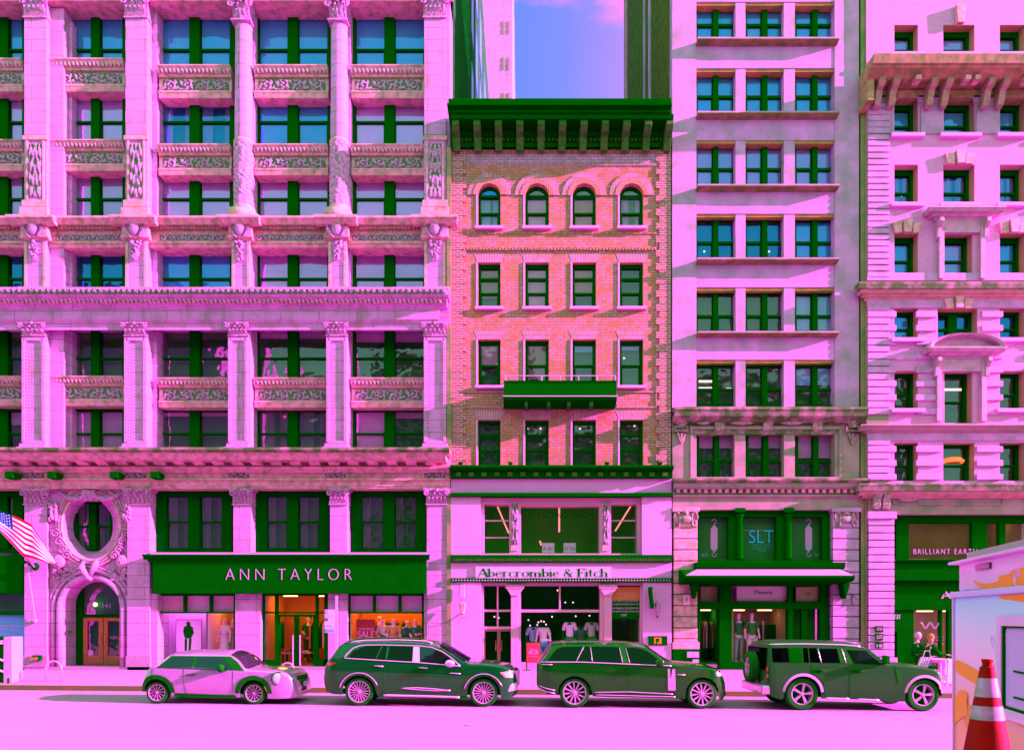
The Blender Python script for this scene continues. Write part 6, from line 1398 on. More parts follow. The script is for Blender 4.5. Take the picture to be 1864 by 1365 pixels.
for a, q in ((283.2, 0), (460.5, 1)):
    pts = []; pr_ = c.ra/ c.r*20.5
    out = [(a+(pr_+9)*cos(pi*k/18), 1262.5-(pr_+8)*sin(pi*k/18)) for k in range(19)]; inn = [(a+pr_*cos(pi*k/18), 1262.5-pr_*sin(pi*k/18)) for k in range(19)]
    for k in range(18): pts.append((out[k], out[k+1], inn[k+1], inn[k]))
    mb = MB()
    for q4 in pts: V = [(c.L(p[0]), max(0, 0), c.H(p[1])) for p in q4]; mb.add([(x, c.yside(x, z)-.018, z) for x, _, z in V], [(0, 1, 2, 3)])
    mb.build('wheel_arch', PLAST, c.t, smooth=True)
c.panel('sill_trim', [(316, 1263), (316, 1270), (428, 1272), (428, 1266)], PLAST, .012)
c.strip('door_seam', [(333, 1217), (333, 1240), (338, 1263)], .006, PLAST, .0); c.strip('door_seam', [(423, 1222), (423, 1266)], .006, PLAST, .0); c.strip('belt_trim', [(284, 1216.2), (350, 1217.6), (412, 1221)], .012, PLAST, .004)
c.strip('door_handle', [(339, 1229), (355, 1229)], .018, PLAST, .02)
mr = MB(); mr.ball((c.L(404), -c.w-.10, c.H(1216)), .13, 7, .7, .9, .8); mr.tube([(c.L(404), -c.w+.04, c.H(1224)), (c.L(404), -c.w-.06, c.H(1220))], .03, 6); mr.build('wing_mirror', PLAST, c.t, smooth=True)
def on_front(c, name, u, z, w, h, m, n=20, off=.02, lat=None):
    mb = MB(); x = c.x1+off; return mb
hx = c.L(503); mb = MB(); mb.lathe([(0, -.05), (.10, -.045), (.13, -.02), (.145, 0)], (0, 0, 0), 24, 'y'); h_ = mb.build('headlight', HL, c.t, smooth=True, org=(0, 0, 0)); h_.location = (c.L(505), -c.w+.035, c.H(1235)); h_.rotation_euler = (0, 0, radians(28))
mb = MB(); mb.lathe([(.145, 0), (.15, -.03), (.175, -.02), (.175, .03)], (0, 0, 0), 24, 'y'); b_ = mb.build('headlight_bezel', PLAST, c.t, smooth=True); b_.location = h_.location; b_.rotation_euler = h_.rotation_euler
c.panel('side_marker', [(480, 1249), (484, 1248), (487, 1258), (485, 1260)], AMB, .014)
# far part of the nose: dark bonnet stripe area and grille
mb = MB(); X1 = c.x1
mb.grid(lambda u, v: (X1-.06*(2*u-1)**2+.015-.02*v, (2*u-1)*.52, .30+.28*v), 10, 4); mb.build('lower_grille', PLAST, c.t, smooth=True)
mb = MB(); mb.grid(lambda u, v: (X1-.05*(2*u-1)**2+.02-.03*v, (2*u-1)*.45, .60+.12*v), 10, 4); mb.build('grille', DARK, c.t, smooth=True)
MB().box(X1+.02, X1+.035, -.16, .16, .42, .54).build('number_plate', mat('lilac_plate', (.45, .38, .7), .5), c.t)
windscreen(c, 456, 520, n=8, inset=.24, m=mat('dark_bonnet_wrap', (.05, .22, .12), .25, coat=.6), name='bonnet_panel', dz=.006)
CARS = [c]
# -- large dark SUV with multi-spoke wheels
P2 = mat('dark_teal_paint', (.0005, .085, .004), .1, (.0005, .085, .012), 4, coat=.45, spec=.2)
c = Car('parked_car', 'large dark green SUV with chrome window trim and many-spoked wheels, second from the left', 652.6, 880, 1287, -7.2, 1.95,
  [(586.5, 1225), (588, 1212), (597, 1202), (606, 1188), (614, 1175), (622, 1171.5), (640, 1168.5), (680, 1167), (720, 1167), (763, 1169), (793, 1174.5), (815, 1185), (835, 1197), (853, 1206), (880, 1207.5), (905, 1210), (925, 1215), (935, 1222), (941, 1235), (942, 1250)],
  [(586.5, 1228), (597, 1203), (640, 1201), (700, 1203.5), (760, 1206), (853, 1211), (900, 1213), (925, 1219), (942, 1255)],
  [(586.5, 1250), (592, 1262), (610, 1266), (690, 1268), (850, 1271), (910, 1273), (930, 1270), (942, 1262)], 26.2, P2, cabx=(597, 850), tumble=.22, nose_round=.6, tail_round=.4, archr=1.15)
c.build(); c.wheels(18, 'multi', .76); c.common()
c.panel('side_window', [(632, 1199), (641, 1186.5), (662, 1178), (691, 1177), (681.5, 1201.5)], CARG_D, .008); c.panel('side_window', [(684, 1202), (694, 1177.3), (702, 1177.3), (700, 1202.6)], CARG_D, .008); c.panel('side_window', [(704, 1202.8), (706, 1177.3), (749, 1178), (749, 1205)], CARG_D, .008)
c.panel('side_window', [(764, 1206), (762, 1178.5), (780, 1180), (800, 1187), (818, 1198), (834, 1211)], CARG, .008)
c.panel('chrome_pillar', [(750, 1205), (750, 1178), (761, 1178.3), (763, 1206)], CHROME, .012)
c.strip('window_trim', [(626, 1199.5), (628, 1194), (639, 1182), (650, 1177.5), (662, 1176), (692, 1175.6), (760, 1176.7), (783, 1179), (803, 1186.5), (822, 1199), (837, 1212)], .012, CHROME, .012)
c.strip('window_trim', [(626, 1199.7), (680, 1202.6), (763, 1206.6), (837, 1212.3)], .012, CHROME, .012)
c.strip('roof_rail', [(634, 1170.5), (660, 1167.8), (720, 1166.6), (770, 1168.3), (783, 1172)], .02, CHROME, -.12)
c.panel('tail_light', [(590, 1212), (593, 1207), (611, 1208), (604, 1213.5)], RED_L, .012); c.panel('headlight', [(910, 1223.5), (936, 1220), (933, 1233), (922, 1232.5)], HL, .012); c.panel('side_marker', [(910, 1223.5), (915, 1225), (922, 1233), (918, 1232)], AMB, .016)
for a in (681, 762): c.strip('door_handle', [(a, 1213+(a-681)*.03), (a+16, 1214+(a-681)*.03)], .014, CHROME, .02)
c.strip('chrome_badge', [(818, 1225), (838, 1226)], .012, CHROME, .01); c.strip('sill_chrome', [(731, 1253.5), (760, 1252.3), (790, 1254), (819, 1257)], .014, CHROME, .012); c.strip('sill_chrome', [(731, 1253.5), (760, 1256), (790, 1257.5), (819, 1257)], .012, CHROME, .012)
c.strip('running_board', [(698, 1266.5), (770, 1267.5), (836, 1269)], .03, CHROME, .05)
c.panel('sill_trim', [(692, 1270), (692, 1266), (852, 1267.5), (852, 1274)], PLAST, .02)
for xx in ([(700, 1203), (697, 1262)], [(757, 1206), (757, 1266)], [(838, 1213), (846, 1235), (843, 1250)]): c.strip('door_seam', xx, .005, CABIN, .0)
for a, rr_ in ((652.6, 36), (880, 36)):
    c.strip('arch_trim', [(a-rr_*cos(pi*k/20*.8+.25), 1262-rr_*1.0*sin(pi*k/20*.8+.25)) for k in range(21)], .010, CHROME, .008)
mr = MB(); mr.ball((c.L(819), -c.w-.12, c.H(1207)), .13, 7, 1.0, .8, .75); mr.build('wing_mirror', CHROME, c.t, smooth=True)
windscreen(c, 797, 851, m=CARG, name='windscreen'); windscreen(c, 600, 614, name='rear_window')
X1 = c.x1; mb = MB(); mb.grid(lambda u, v: (X1-.10*(2*u-1)**2+.03-.03*v, (2*u-1)*.62, .5+.42*v), 12, 6); g = mb.build('grille', DARK, c.t, smooth=True)
mb = MB()
for k in range(13): yy = -.6+k*.1; mb.box(X1+.01-.1*(yy/.62)**2, X1+.05-.1*(yy/.62)**2, yy-.012, yy+.012, .5, .9)
mb.build('grille_bar', CHROME, g); c.panel('bumper_intake', [(925, 1258), (929, 1246), (940, 1242), (941, 1256)], HL, .01)
MB().box(c.x0-.02, c.x0+.02, -.4, .4, .95, 1.0).build('tail_light_bar', RED_L, c.t)
# -- black luxury SUV
P3 = mat('black_paint', (.0005, .085, .001), .12, coat=.35, spec=.2)
c = Car('parked_car', 'long black luxury SUV with flush dark windows and a pale vertical door vent', 1046.2, 1279, 1292, -7.2, 2.0,
  [(978, 1232), (979, 1215), (984, 1208), (992, 1196), (1000, 1183), (1004, 1176.5), (1015, 1175), (1040, 1173.5), (1075, 1173), (1120, 1173.3), (1155, 1175), (1176, 1178), (1195, 1190), (1213, 1202), (1230, 1211), (1262, 1213.5), (1290, 1216), (1308, 1220.5), (1319, 1230), (1325, 1245), (1326, 1258)],
  [(978, 1234), (981, 1212), (990, 1207.5), (1100, 1208), (1230, 1213.5), (1290, 1219), (1308, 1224), (1326, 1262)],
  [(978, 1255), (984, 1258), (1010, 1266), (1090, 1271), (1230, 1273), (1300, 1277), (1318, 1276), (1326, 1268)], 27.5, P3, cabx=(984, 1230), tumble=.24, nose_round=.55, tail_round=.35, archr=1.12)
c.build(); c.wheels(12, 'thin', .77); c.common()
c.panel('window_surround', [(990, 1207), (1010, 1183.5), (1022, 1179), (1165, 1180), (1184, 1187), (1218, 1212.5)], PLAST, .004)
c.panel('side_window', [(996, 1206), (1012, 1186), (1022, 1181.5), (1060, 1180), (1048, 1207)], CARG_D, .008); c.panel('side_window', [(1051, 1207), (1063, 1180), (1074, 1180), (1077, 1207.5)], CARG_D, .008); c.panel('side_window', [(1080, 1207.5), (1076.5, 1180), (1128, 1180.5), (1132, 1209.5)], CARG_D, .008)
c.panel('side_window', [(1146, 1210), (1140, 1181), (1165, 1182.5), (1180, 1188), (1212, 1212)], CARG_D, .008)
c.strip('belt_trim', [(981, 1208.5), (1060, 1208), (1130, 1210.5), (1222, 1213.5)], .012, CHROME, .01)
for q4 in ([(1063, 1181), (1048, 1207)], [(1075, 1181), (1078, 1207)], [(1128, 1181), (1133, 1209)], [(1140, 1182), (1146, 1210)]): c.strip('pillar_line', q4, .005, CHROME, .012)
for xx in ([(1080, 1209), (1082, 1240), (1072, 1262)], [(1145, 1211), (1145, 1270)], [(1228, 1214), (1229, 1268)]): c.strip('door_seam', xx, .006, CABIN, .001)
c.panel('door_vent', [(1215, 1219), (1219, 1219), (1220, 1252), (1224, 1252), (1224, 1219), (1228, 1219), (1229.5, 1258), (1216, 1258)], CHROME, .014)
c.strip('badge', [(1232, 1229), (1247, 1229.5)], .012, CHROME, .01); c.panel('headlight', [(1303, 1225), (1317, 1226), (1320, 1231), (1306, 1232)], HL, .012); c.strip('sill_chrome', [(1082, 1263), (1145, 1261.5), (1225, 1265)], .01, CHROME, .006)
c.strip('rear_highlight', [(983, 1213), (1004, 1213)], .01, CHROME, .01); c.strip('sill_chrome', [(1085, 1267.5), (1230, 1270)], .01, CHROME, .01); c.strip('bumper_trim', [(980, 1252), (994, 1256.5), (1010, 1260)], .012, CHROME, .012); c.strip('bumper_trim', [(980, 1258), (994, 1262.5), (1010, 1266)], .012, CHROME, .012)
mr = MB(); mr.ball((c.L(1199), -c.w-.12, c.H(1207)), .13, 7, 1.0, .8, .8); mr.build('wing_mirror', P3, c.t, smooth=True)
windscreen(c, 1178, 1229, m=CARG, name='windscreen'); windscreen(c, 984, 1000, name='rear_window')
MB().box(c.x0-.015, c.x0+.03, -.75, -.68, .55, 1.1).build('tail_light', DARK, c.t)
q = MB(); q.grid(lambda u, v: (c.L(990+18*v)-.05, (2*u-1)*.72, c.H(1180)+.13-.0*v), 8, 2); q.build('rear_spoiler', CHROME, c.t)
q = MB(); X1 = c.x1; q.grid(lambda u, v: (X1-.10*(2*u-1)**2+.02-.03*v, (2*u-1)*.6, .72+.2*v), 10, 4); q.build('grille', DARK, c.t, smooth=True)
# -- grey boxy 4x4 with spare wheel
P4 = mat('grey_green_paint', (.010, .095, .012), .3, (.006, .095, .01), 5, coat=.15, spec=.15)
c = Car('parked_car', 'boxy grey four-wheel drive with a spare wheel on its back door, rightmost of the four', 1462, 1683, 1294, -7.3, 1.99,
  [(1400, 1215), (1401, 1185), (1404, 1175), (1412, 1171.5), (1460, 1170.3), (1520, 1170.8), (1560, 1173), (1583, 1178), (1603, 1194), (1622, 1208.5), (1650, 1210.5), (1680, 1213.5), (1702, 1217.5), (1712, 1221), (1717, 1229), (1718.5, 1255)],
  [(1400, 1217), (1404, 1207), (1500, 1207.5), (1622, 1211), (1680, 1216), (1704, 1221), (1713, 1225), (1718.5, 1259)],
  [(1400, 1264), (1408, 1270), (1425, 1274), (1500, 1272), (1640, 1276), (1698, 1278), (1712, 1275), (1718.5, 1266)], 30, P4, cabx=(1404, 1622), tumble=.12, nose_round=.22, tail_round=.12, archr=1.12, bulge=.06, nk=.07)
c.build(); c.wheels(5, 'five', .66); c.common()
c.panel('window_surround', [(1404, 1207), (1404, 1179.5), (1579, 1182), (1608, 1209.5)], PLAST, .003)
c.panel('side_window', [(1406, 1206.5), (1406, 1181), (1436, 1180), (1437, 1206.5)], CARG_D, .006); c.panel('side_window', [(1463, 1206.5), (1463, 1180), (1472, 1180), (1473, 1206.5)], CARG_D, .006); c.panel('side_window', [(1439, 1206.5), (1438, 1180), (1461, 1180), (1461, 1206.5)], DARK, .008)
c.panel('side_window', [(1475, 1206.5), (1474, 1180), (1488, 1180), (1493, 1206.5)], CARG_D, .006); c.panel('side_window', [(1496, 1206.8), (1492, 1181), (1525, 1181), (1529, 1206.8)], CARG_D, .006)
c.panel('side_window', [(1554, 1207.5), (1543, 1183), (1578, 1184), (1604, 1209)], CARG, .008); c.panel('pillar_trim', [(1530, 1206.8), (1526, 1180.5), (1541, 1181), (1552, 1207.5)], PLAST, .010)
c.strip('pillar_line', [(1490.5, 1182), (1495, 1206.5)], .010, CHROME, .012); c.strip('pillar_line', [(1534, 1181), (1540, 1207)], .010, CHROME, .012)
c.strip('roof_rail', [(1404, 1174.5), (1470, 1173.3), (1535, 1174.2), (1570, 1177)], .022, CHROME, -.05)
c.panel('belt_highlight', [(1405, 1209), (1500, 1209.5), (1600, 1211), (1600, 1215.5), (1500, 1214), (1405, 1213)], CHROME if False else P4, .004)
for a, rr_ in ((1462, 38), (1683, 37)):
    mb = MB(); A = [(a+rr_*cos(pi*k/20*.92+.12), 1264-rr_*sin(pi*k/20*.92+.12)*1.0) for k in range(21)]; B = [(a+(rr_-5)*cos(pi*k/20*.92+.12), 1264-(rr_-5)*sin(pi*k/20*.92+.12)) for k in range(21)]
    for k in range(20):
        V = [(c.L(p[0]), c.H(p[1])) for p in (A[k], A[k+1], B[k+1], B[k])]; mb.add([(x, c.yside(x, z)-(.008 if i < 2 else .018), z) for i, (x, z) in enumerate(V)], [(0, 1, 2, 3)])
    mb.build('wheel_arch', mat('pale_arch_trim', (.45, .27, .45), .3, coat=.5) if a == 1462 else bpy.data.materials['pale_arch_trim'], c.t, smooth=True)
c.panel('fender_vent', [(1630, 1219), (1640, 1219), (1641, 1237), (1634, 1240)], PLAST, .01)
for xx in ([(1546, 1208), (1548, 1268)], [(1629, 1213), (1634, 1245)], [(1477, 1208), (1478, 1225), (1499, 1240), (1502, 1266)]): c.strip('door_seam', xx, .007, CABIN, .001)
for a in (1488, 1558): c.panel('handle_recess', [(a-14, 1221), (a, 1218), (a+10, 1219), (a+4, 1224), (a-8, 1225)], DARK, .006); c.strip('door_handle', [(a-2, 1220), (a+14, 1221)], .014, PLAST, .03)
c.strip('side_step', [(1502, 1271), (1545, 1272)], .028, CHROME, .06); c.strip('side_step', [(1560, 1272.5), (1600, 1274)], .028, CHROME, .06)
q = MB(); q.box(c.L(1604), c.L(1612), -c.w-.24, -c.w+.02, c.H(1205)-.02, c.H(1196)+.06) ; q.box(c.L(1606), c.L(1610), -c.w-.06, -c.w+.04, c.H(1209), c.H(1204)); q.build('wing_mirror', PLAST, c.t, bevel=.03)
windscreen(c, 1583, 1620, m=CARG, name='windscreen'); c.panel('side_marker', [(1708, 1243), (1711, 1244), (1713, 1254), (1710, 1252)], AMB, .014)
x0 = c.x0; q = MB(); q.box(x0-.02, x0+.0, -c.w+.22, c.w-.22, 1.0, 1.55); q.build('rear_window', CARG_D, c.t); q = MB(); q.box(x0-.16, x0+.15, -c.w+.1, c.w-.1, .38, .62); q.build('rear_bumper', CHROME, c.t, bevel=.05); q = MB()
for s_ in (-1, 1):
    for zz in (.8, .98): q.box(x0-.03, x0, s_*(c.w-.14)-.05, s_*(c.w-.14)+.05, zz, zz+.1)
q.build('tail_light', RED_L, c.t)
R = .40; T = MB().lathe([(R*.6, -.0), (R*.9, -.01), (R, -.05), (R, -.22), (R*.9, -.25), (R*.66, -.25), (R*.62, -.2)], (x0-.02, .05, 1.02), 32, 'x').build('spare_tyre', TYRE, c.t, smooth=40)
q = MB(); q.lathe([(R*.64, -.22), (R*.55, -.2), (R*.5, -.12)], (x0-.02, .05, 1.02), 24, 'x')
for k in range(5):
    a = 2*pi*k/5+.3; q.add([(x0-.25, .05+r_*cos(a+d_), 1.02+r_*sin(a+d_)) for r_, d_ in ((.04, -.5), (.04, .5), (R*.62, .16), (R*.62, -.16))]+[(x0-.2, .05+r_*cos(a+d_), 1.02+r_*sin(a+d_)) for r_, d_ in ((.04, -.5), (.04, .5), (R*.62, .16), (R*.62, -.16))], [(0, 1, 2, 3), (0, 1, 5, 4), (1, 2, 6, 5), (2, 3, 7, 6), (3, 0, 4, 7)])
q.build('spare_rim', RIM, T)
# ============================================================ street furniture
def rack_loop(px, py0, py1, w, y, lab):
    x_, z0 = X(px, y), Z(py1, y); h = Z(py0, y)-z0; t = thing('bike_rack', lab, 'bike rack', (x_, y, z0), 'bike racks on the sidewalk')
    pts = [(-w/2, 0, 0)]+[(-w/2*cos(pi*k/10), 0, h-w/2+w/2*sin(pi*k/10)) for k in range(11)]+[(w/2, 0, 0)]; MB().tube(pts, .026, 8).build('hoop', mat('galvanised_steel', (.62, .32, .66), .35, metal=.5) if 'galvanised_steel' not in bpy.data.materials else bpy.data.materials['galvanised_steel'], t, smooth=True)
    for s_ in (-1, 1): MB().lathe([(0, .02), (.07, .02), (.07, 0)], (s_*w/2, 0, 0), 12).build('foot_plate', bpy.data.materials['galvanised_steel'], t)
rack_loop(98, 1203, 1246, .47, -3.5, 'steel hoop bike rack on the open sidewalk by the arched entrance'); rack_loop(523, 1206, 1240, .40, -3.2, 'steel hoop bike rack behind the small silver car')
y = -3.3; t = bthing('bus_stop_sign', 'slim pale bus stop pole with white route panel before the shop piers', 'sign post', (X(612, y), y, .2)); MB().box(X(610.5, y), X(614, y), y, y+.05, .1, Z(1084, y)).build('pole', LETTER_W, t); MB().box(X(591, y), X(610, y), y-.01, y+.02, Z(1151, y), Z(1109, y)).build('panel', mat('white_sign_panel', (.8, .4, .9), .5), t); MB().box(X(591.5, y), X(609.5, y), y-.014, y-.01, Z(1150, y), Z(1144, y)).build('blue_band', mat('blue_sign_band', (.05, .35, .8), .5), t)
tpx('N', 592, 597, 1124, 1130, y-.012, LETTER_D, t, off=.03, depth=.006); q = MB()
for (a, b, c_, d_) in ((592, 594, 1110, 1112), (595, 597, 1110, 1112), (592, 594, 1114, 1116), (595, 597, 1114, 1116), (592, 605, 1120, 1121), (592, 605, 1139, 1140)): q.box(X(a, y), X(b, y), y-.014, y-.01, Z(d_, y), Z(c_, y))
q.build('printed_lines', LETTER_D, t); tpx('MTA', 594, 606, 1145, 1149, y-.016, LETTER_W, t, depth=.004)
y = -4.6+.9; t = bthing('newspaper_kiosk', 'tall pale street cabinet with a dark display face at the left edge', 'kiosk', (X(5, y), y, .15)); MB().box(X(6, y), X(22, y), y, y+.5, .15, Z(1159, y)).build('cabinet', PAINT, t, bevel=.02); MB().box(X(-14, y), X(6, y)-.002, y+.03, y+.5, .15, Z(1158, y)).build('display_case', DARK, t, bevel=.01); MB().box(X(-14, y), X(5, y), y+.0, y+.029, Z(1172, y), Z(1165, y)).build('header_strip', HL, t)
q = MB(); 
for s0 in (1202, 1222): q.tube([(X(-6, y), y-.02, Z(s0, y)), (X(1, y), y-.06, Z(s0-3, y)), (X(7, y), y-.02, Z(s0, y))], .03, 6)
q.build('guard_bar', CHROME, t)
t = bthing('slim_post', 'short dark bollard beside the pale street cabinet', 'bollard', (X(15, y-.1), y-.1, .15)); MB().lathe([(.035, 0), (.035, .3), (.02, .33), (0, .33)], (X(15, y-.1), y-.1, .15), 12).build('post', DARK, t); MB().lathe([(.06, 0), (.06, .03), (.035, .04)], (X(15, y-.1), y-.1, .15), 12).build('base', DARK, t)
# leasing poster in the far left shopfront, behind the cabinet
q = MB(); q.box(xL, X(42, .1), .1, .6, Z(1080, .1), Z(1010, .1)); q.box(xL, X(46, .2), .2, .6, Z(1118, .2), Z(1112, .2)); q.build('shop_fascia', DARK, LB)
MB().box(xL, X(46, .2), .22, .6, .2, Z(1196, .2)).build('stall_riser', GRANITE, LB); q = MB(); q.add([(xL, .4, Z(1196, .4)), (X(46, .4), .4, Z(1196, .4)), (X(46, .4), .4, Z(1080, .4)), (xL, .4, Z(1080, .4))], [(0, 1, 2, 3)]); q.build('shop_pane', G_LO, LB, clean=False); MB().box(xL, X(46, .5), .55, .6, 1, Z(1080, .4)).build('dim_interior', DEEP, LB)
t = bthing('leasing_poster', 'blue leasing poster with white text in the far left shop window', 'poster', (X(20, .3), .3, Z(1194, .3))); MB().pbox(-40, 46, 1119, 1194, .3, .33).build('board', mat('blue_poster', (.04, .26, .42), .5, (.1, .28, .85), .4, ramp=(.45, .6)), t)
for s, a, b, c_, d_ in (('for leasing information', -6, 40, 1137, 1141), ('please contact:', 3, 31, 1142, 1146), ('ANDREW KAHN', 6, 28, 1155, 1157), ('212.529.7400', 6, 36, 1158.5, 1159.5), ('leasing office', 6, 26, 1163, 1164.5), ('Retail Space', 6, 34, 1166, 1167.5)): tpx(s, a, b, c_, d_, .298, LETTER_W, t, depth=.004)
# cameras / lamps on the cornice
for k_, (a, b) in enumerate(((8, 32), (85, 107), (199, 220), (273, 293))):
    y = -.5; t = bthing('cornice_floodlight', ['first', 'second', 'third', 'fourth'][k_]+' black box floodlight from the left under the stone street cornice', 'floodlight', (X(a, y), y, Z(870, y)), 'box floodlights under the cornice'); MB().pbox(a, a+15, 858, 870, y-.1, y+.25).build('lamp_box', DARK, t, bevel=.01); MB().pbox(a+15.2, b, 861, 871, y+.1, -.12).build('mount', DARK, t, bevel=.01)
t = bthing('siamese_hydrant', 'twin brass fire hose connection on the granite plinth left of the entrance', 'hose connection', (X(65, -.1), -.15, .7)); MB().pbox(57, 73, 1192, 1202, -.2, -.065).build('plate', DARK, t, bevel=.02)
for px in (60, 67): MB().lathe([(0, -.1), (.06, -.1), (.07, -.06), (.05, 0)], (X(px, -.2), -.2, Z(1198, -.2)), 14, 'y').build('cap', bpy.data.materials['brass'], t, smooth=30)
t = bthing('intercom', 'small black entry intercom on the left reveal of the arched entrance', 'intercom', (X(126, .5), .3, 1.9)); MB().pbox(123, 129, 1147, 1152, .25, .34).build('box', DARK, t); MB().pbox(124, 128, 1148, 1151, .245, .25).build('keypad', PLAST, t)
t = bthing('entrance_sconce', 'small glowing globe lamp inside the fanlight of the arched entrance', 'lamp', (X(172, 1.05), 1.05, Z(1100, 1.05))); MB().ball((X(172, 1.05), 1.1, Z(1100, 1.05)), .07, 6).build('globe', glow('amber_globe', (1, .3, .15), 2.5), t); MB().tube([(X(172, 1.05), 1.1, Z(1100, 1.05)-.07), (X(172, 1.05), 1.25, Z(1106, 1.05))], .015, 6).build('arm', DARK, t)
tpx('141', 187, 201, 1098, 1106, 1.0, SPR, LB, depth=.01)
t = bthing('door_notice', 'white paper notice taped inside the left oak door', 'notice', (X(164, .97), .95, 1)); MB().pbox(160, 169, 1183, 1194, .985, .99).build('sheet', LETTER_W, t)
# flag on its pole
y = -1.4; t = bthing('flag_pole', 'white flag pole angled out from the stone pier at the far left', 'flag pole', (X(60, -.2), -.2, Z(1030, -.2))); P0 = Vector((X(64, -.1), -.1, Z(1033, -.1))); P1_ = Vector((X(-28, -1.6), -1.6, Z(935, -1.6)))
MB().tube([P0, P1_], .03, 8).build('pole', PAINT, t, smooth=True); MB().ball(tuple(P1_), .08, 6).build('finial', bpy.data.materials['brass'], t)
q = MB(); q.lathe([(.14, 0), (.12, -.06), (.07, -.12)], (X(66, 0), -.03, Z(1031, 0)), 16, 'y'); q.tube([(X(66), -.05, Z(1031)), P0+Vector((-.25, -.2, .2))], .06, 10); q.build('bracket', DARK, t, smooth=30); q = MB(); q.tube([(X(49, -.3), -.3, Z(1023, -.3)), (X(65, -.08), -.08, Z(1130, -.08))], .02, 6); q.ball((X(65, -.08), -.08, Z(1130, -.08)), .07, 6); q.build('halyard', PAINT, t)
FR_ = mat('flag_red', (.42, .001, .003), .9, spec=0); FW = mat('flag_white', (.9, .5, .85), .8); FB = mat('flag_blue', (.0, .05, .09), .9, spec=0)
f = MB(); NU, NV = 52, 26
TLp = (-22, 928); TRp = (98, 1027); BLp = (20, 986); 
def fp(u, v):    # u along the fly, v from top edge (0) to bottom edge (1)
    pu = -34+u*134; top = interp([(-34, 918), (0, 931), (22, 937), (58, 955), (78, 985), (100, 1022)], pu); bot = interp([(-34, 938), (0, 967), (45, 1012), (100, 1028)], pu)
    py = top+(bot-top)*v; yy = -1.5+1.1*u+.10*sin(u*9+v*3.5)+.04*sin(u*21+v); px = pu+5*sin(v*3)*u*(1-u)+3*sin(u*14)*(.5-v)
    return (X(px, yy), yy, Z(py, yy))
for i in range(NU):
    for j in range(NV):
        u0, u1, v0, v1 = i/NU, (i+1)/NU, j/NV, (j+1)/NV
        stripe = int(j/2); f.mat(1 if (i < NU*.42 and stripe < 7) else (0 if stripe % 2 == 0 else 2)); f.add([fp(u0, v0), fp(u1, v0), fp(u1, v1), fp(u0, v1)], [(0, 1, 2, 3)])
fl = f.build('flag', [FR_, FB, FW], None, smooth=True); tag(fl, 'waving American flag with red and white stripes on the angled pole', 'flag')
q = MB()
for r in range(9):
    for k in range(6 if r % 2 == 0 else 5):
        u, v = (.035+.07*k+(.035 if r % 2 else 0)), (.035+.055*r); p = Vector(fp(u, v)); q.add([(p.x+(.03 if n % 2 == 0 else .013)*sin(n*pi/5), p.y-.012, p.z+(.03 if n % 2 == 0 else .013)*cos(n*pi/5)) for n in range(10)], [tuple(range(10))])
q.build('star', FW, fl, clean=False)
# ============================================================ people
SKIN = mat('skin', (.75, .32, .40), .6); HAIR_O = mat('red_blond_hair', (.50, .09, .01), .8, (.6, .2, .1), 30); HAIR_W = mat('pale_hair', (.7, .42, .65), .7, (.3, .25, .3), 30); COAT1 = mat('dark_green_coat', (.002, .10, .008), .95, spec=0); COAT2 = mat('black_padded_jacket', (.002, .10, .003), .9, spec=0, bump=.6, bscale=14); PANT = cl('pale_trousers', (.7, .35, .65))
def head(t, p, fwd, hair, long_=False):
    h = MB(); fx, fy = fwd; c = Vector(p); F = Vector((fx, fy, 0)).normalized(); R_ = Vector((-F.y, F.x, 0))
    def pt(a, b, z): v = c+F*a+R_*b; return (v.x, v.y, v.z+z)
    h.ball(tuple(c), .095, 10, .95, .95, 1.2); q = pt(.06, 0, -.06); h.ball(q, .055, 6, 1, 1, .9)
    h.tube([pt(.085, 0, .02), pt(.118, 0, -.015), pt(.09, 0, -.03)], [.012, .017, .012], 6)
    for s_ in (-1, 1): h.ball(pt(0, s_*.088, -.005), .024, 5, .6, .6, 1.2)
    hd = h.build('head', SKIN, t, smooth=True)
    e = MB()
    for s_ in (-1, 1): e.ball(pt(.086, s_*.035, .012), .011, 4)
    e.build('eyes', DARK, hd); m_ = MB(); m_.tube([pt(.095, -.025, -.06), pt(.103, 0, -.062), pt(.095, .025, -.06)], .006, 5); m_.build('mouth', RED_L, hd)
    w_ = MB(); w_.ball(pt(-.025, 0, .028), .108, 10, 1, 1, 1.08)
    if long_: w_.ball(pt(-.05, 0, -.07), .085, 7, 1, 1, 1.4)
    rr = random.Random(4)
    for i in range(24): a = rr.uniform(0, 2*pi); b = rr.uniform(-.02, .08); w_.ball(pt(-.05+.05*cos(a), .075*sin(a), b), .035, 4)
    w_.build('hair', hair, t, smooth=True)
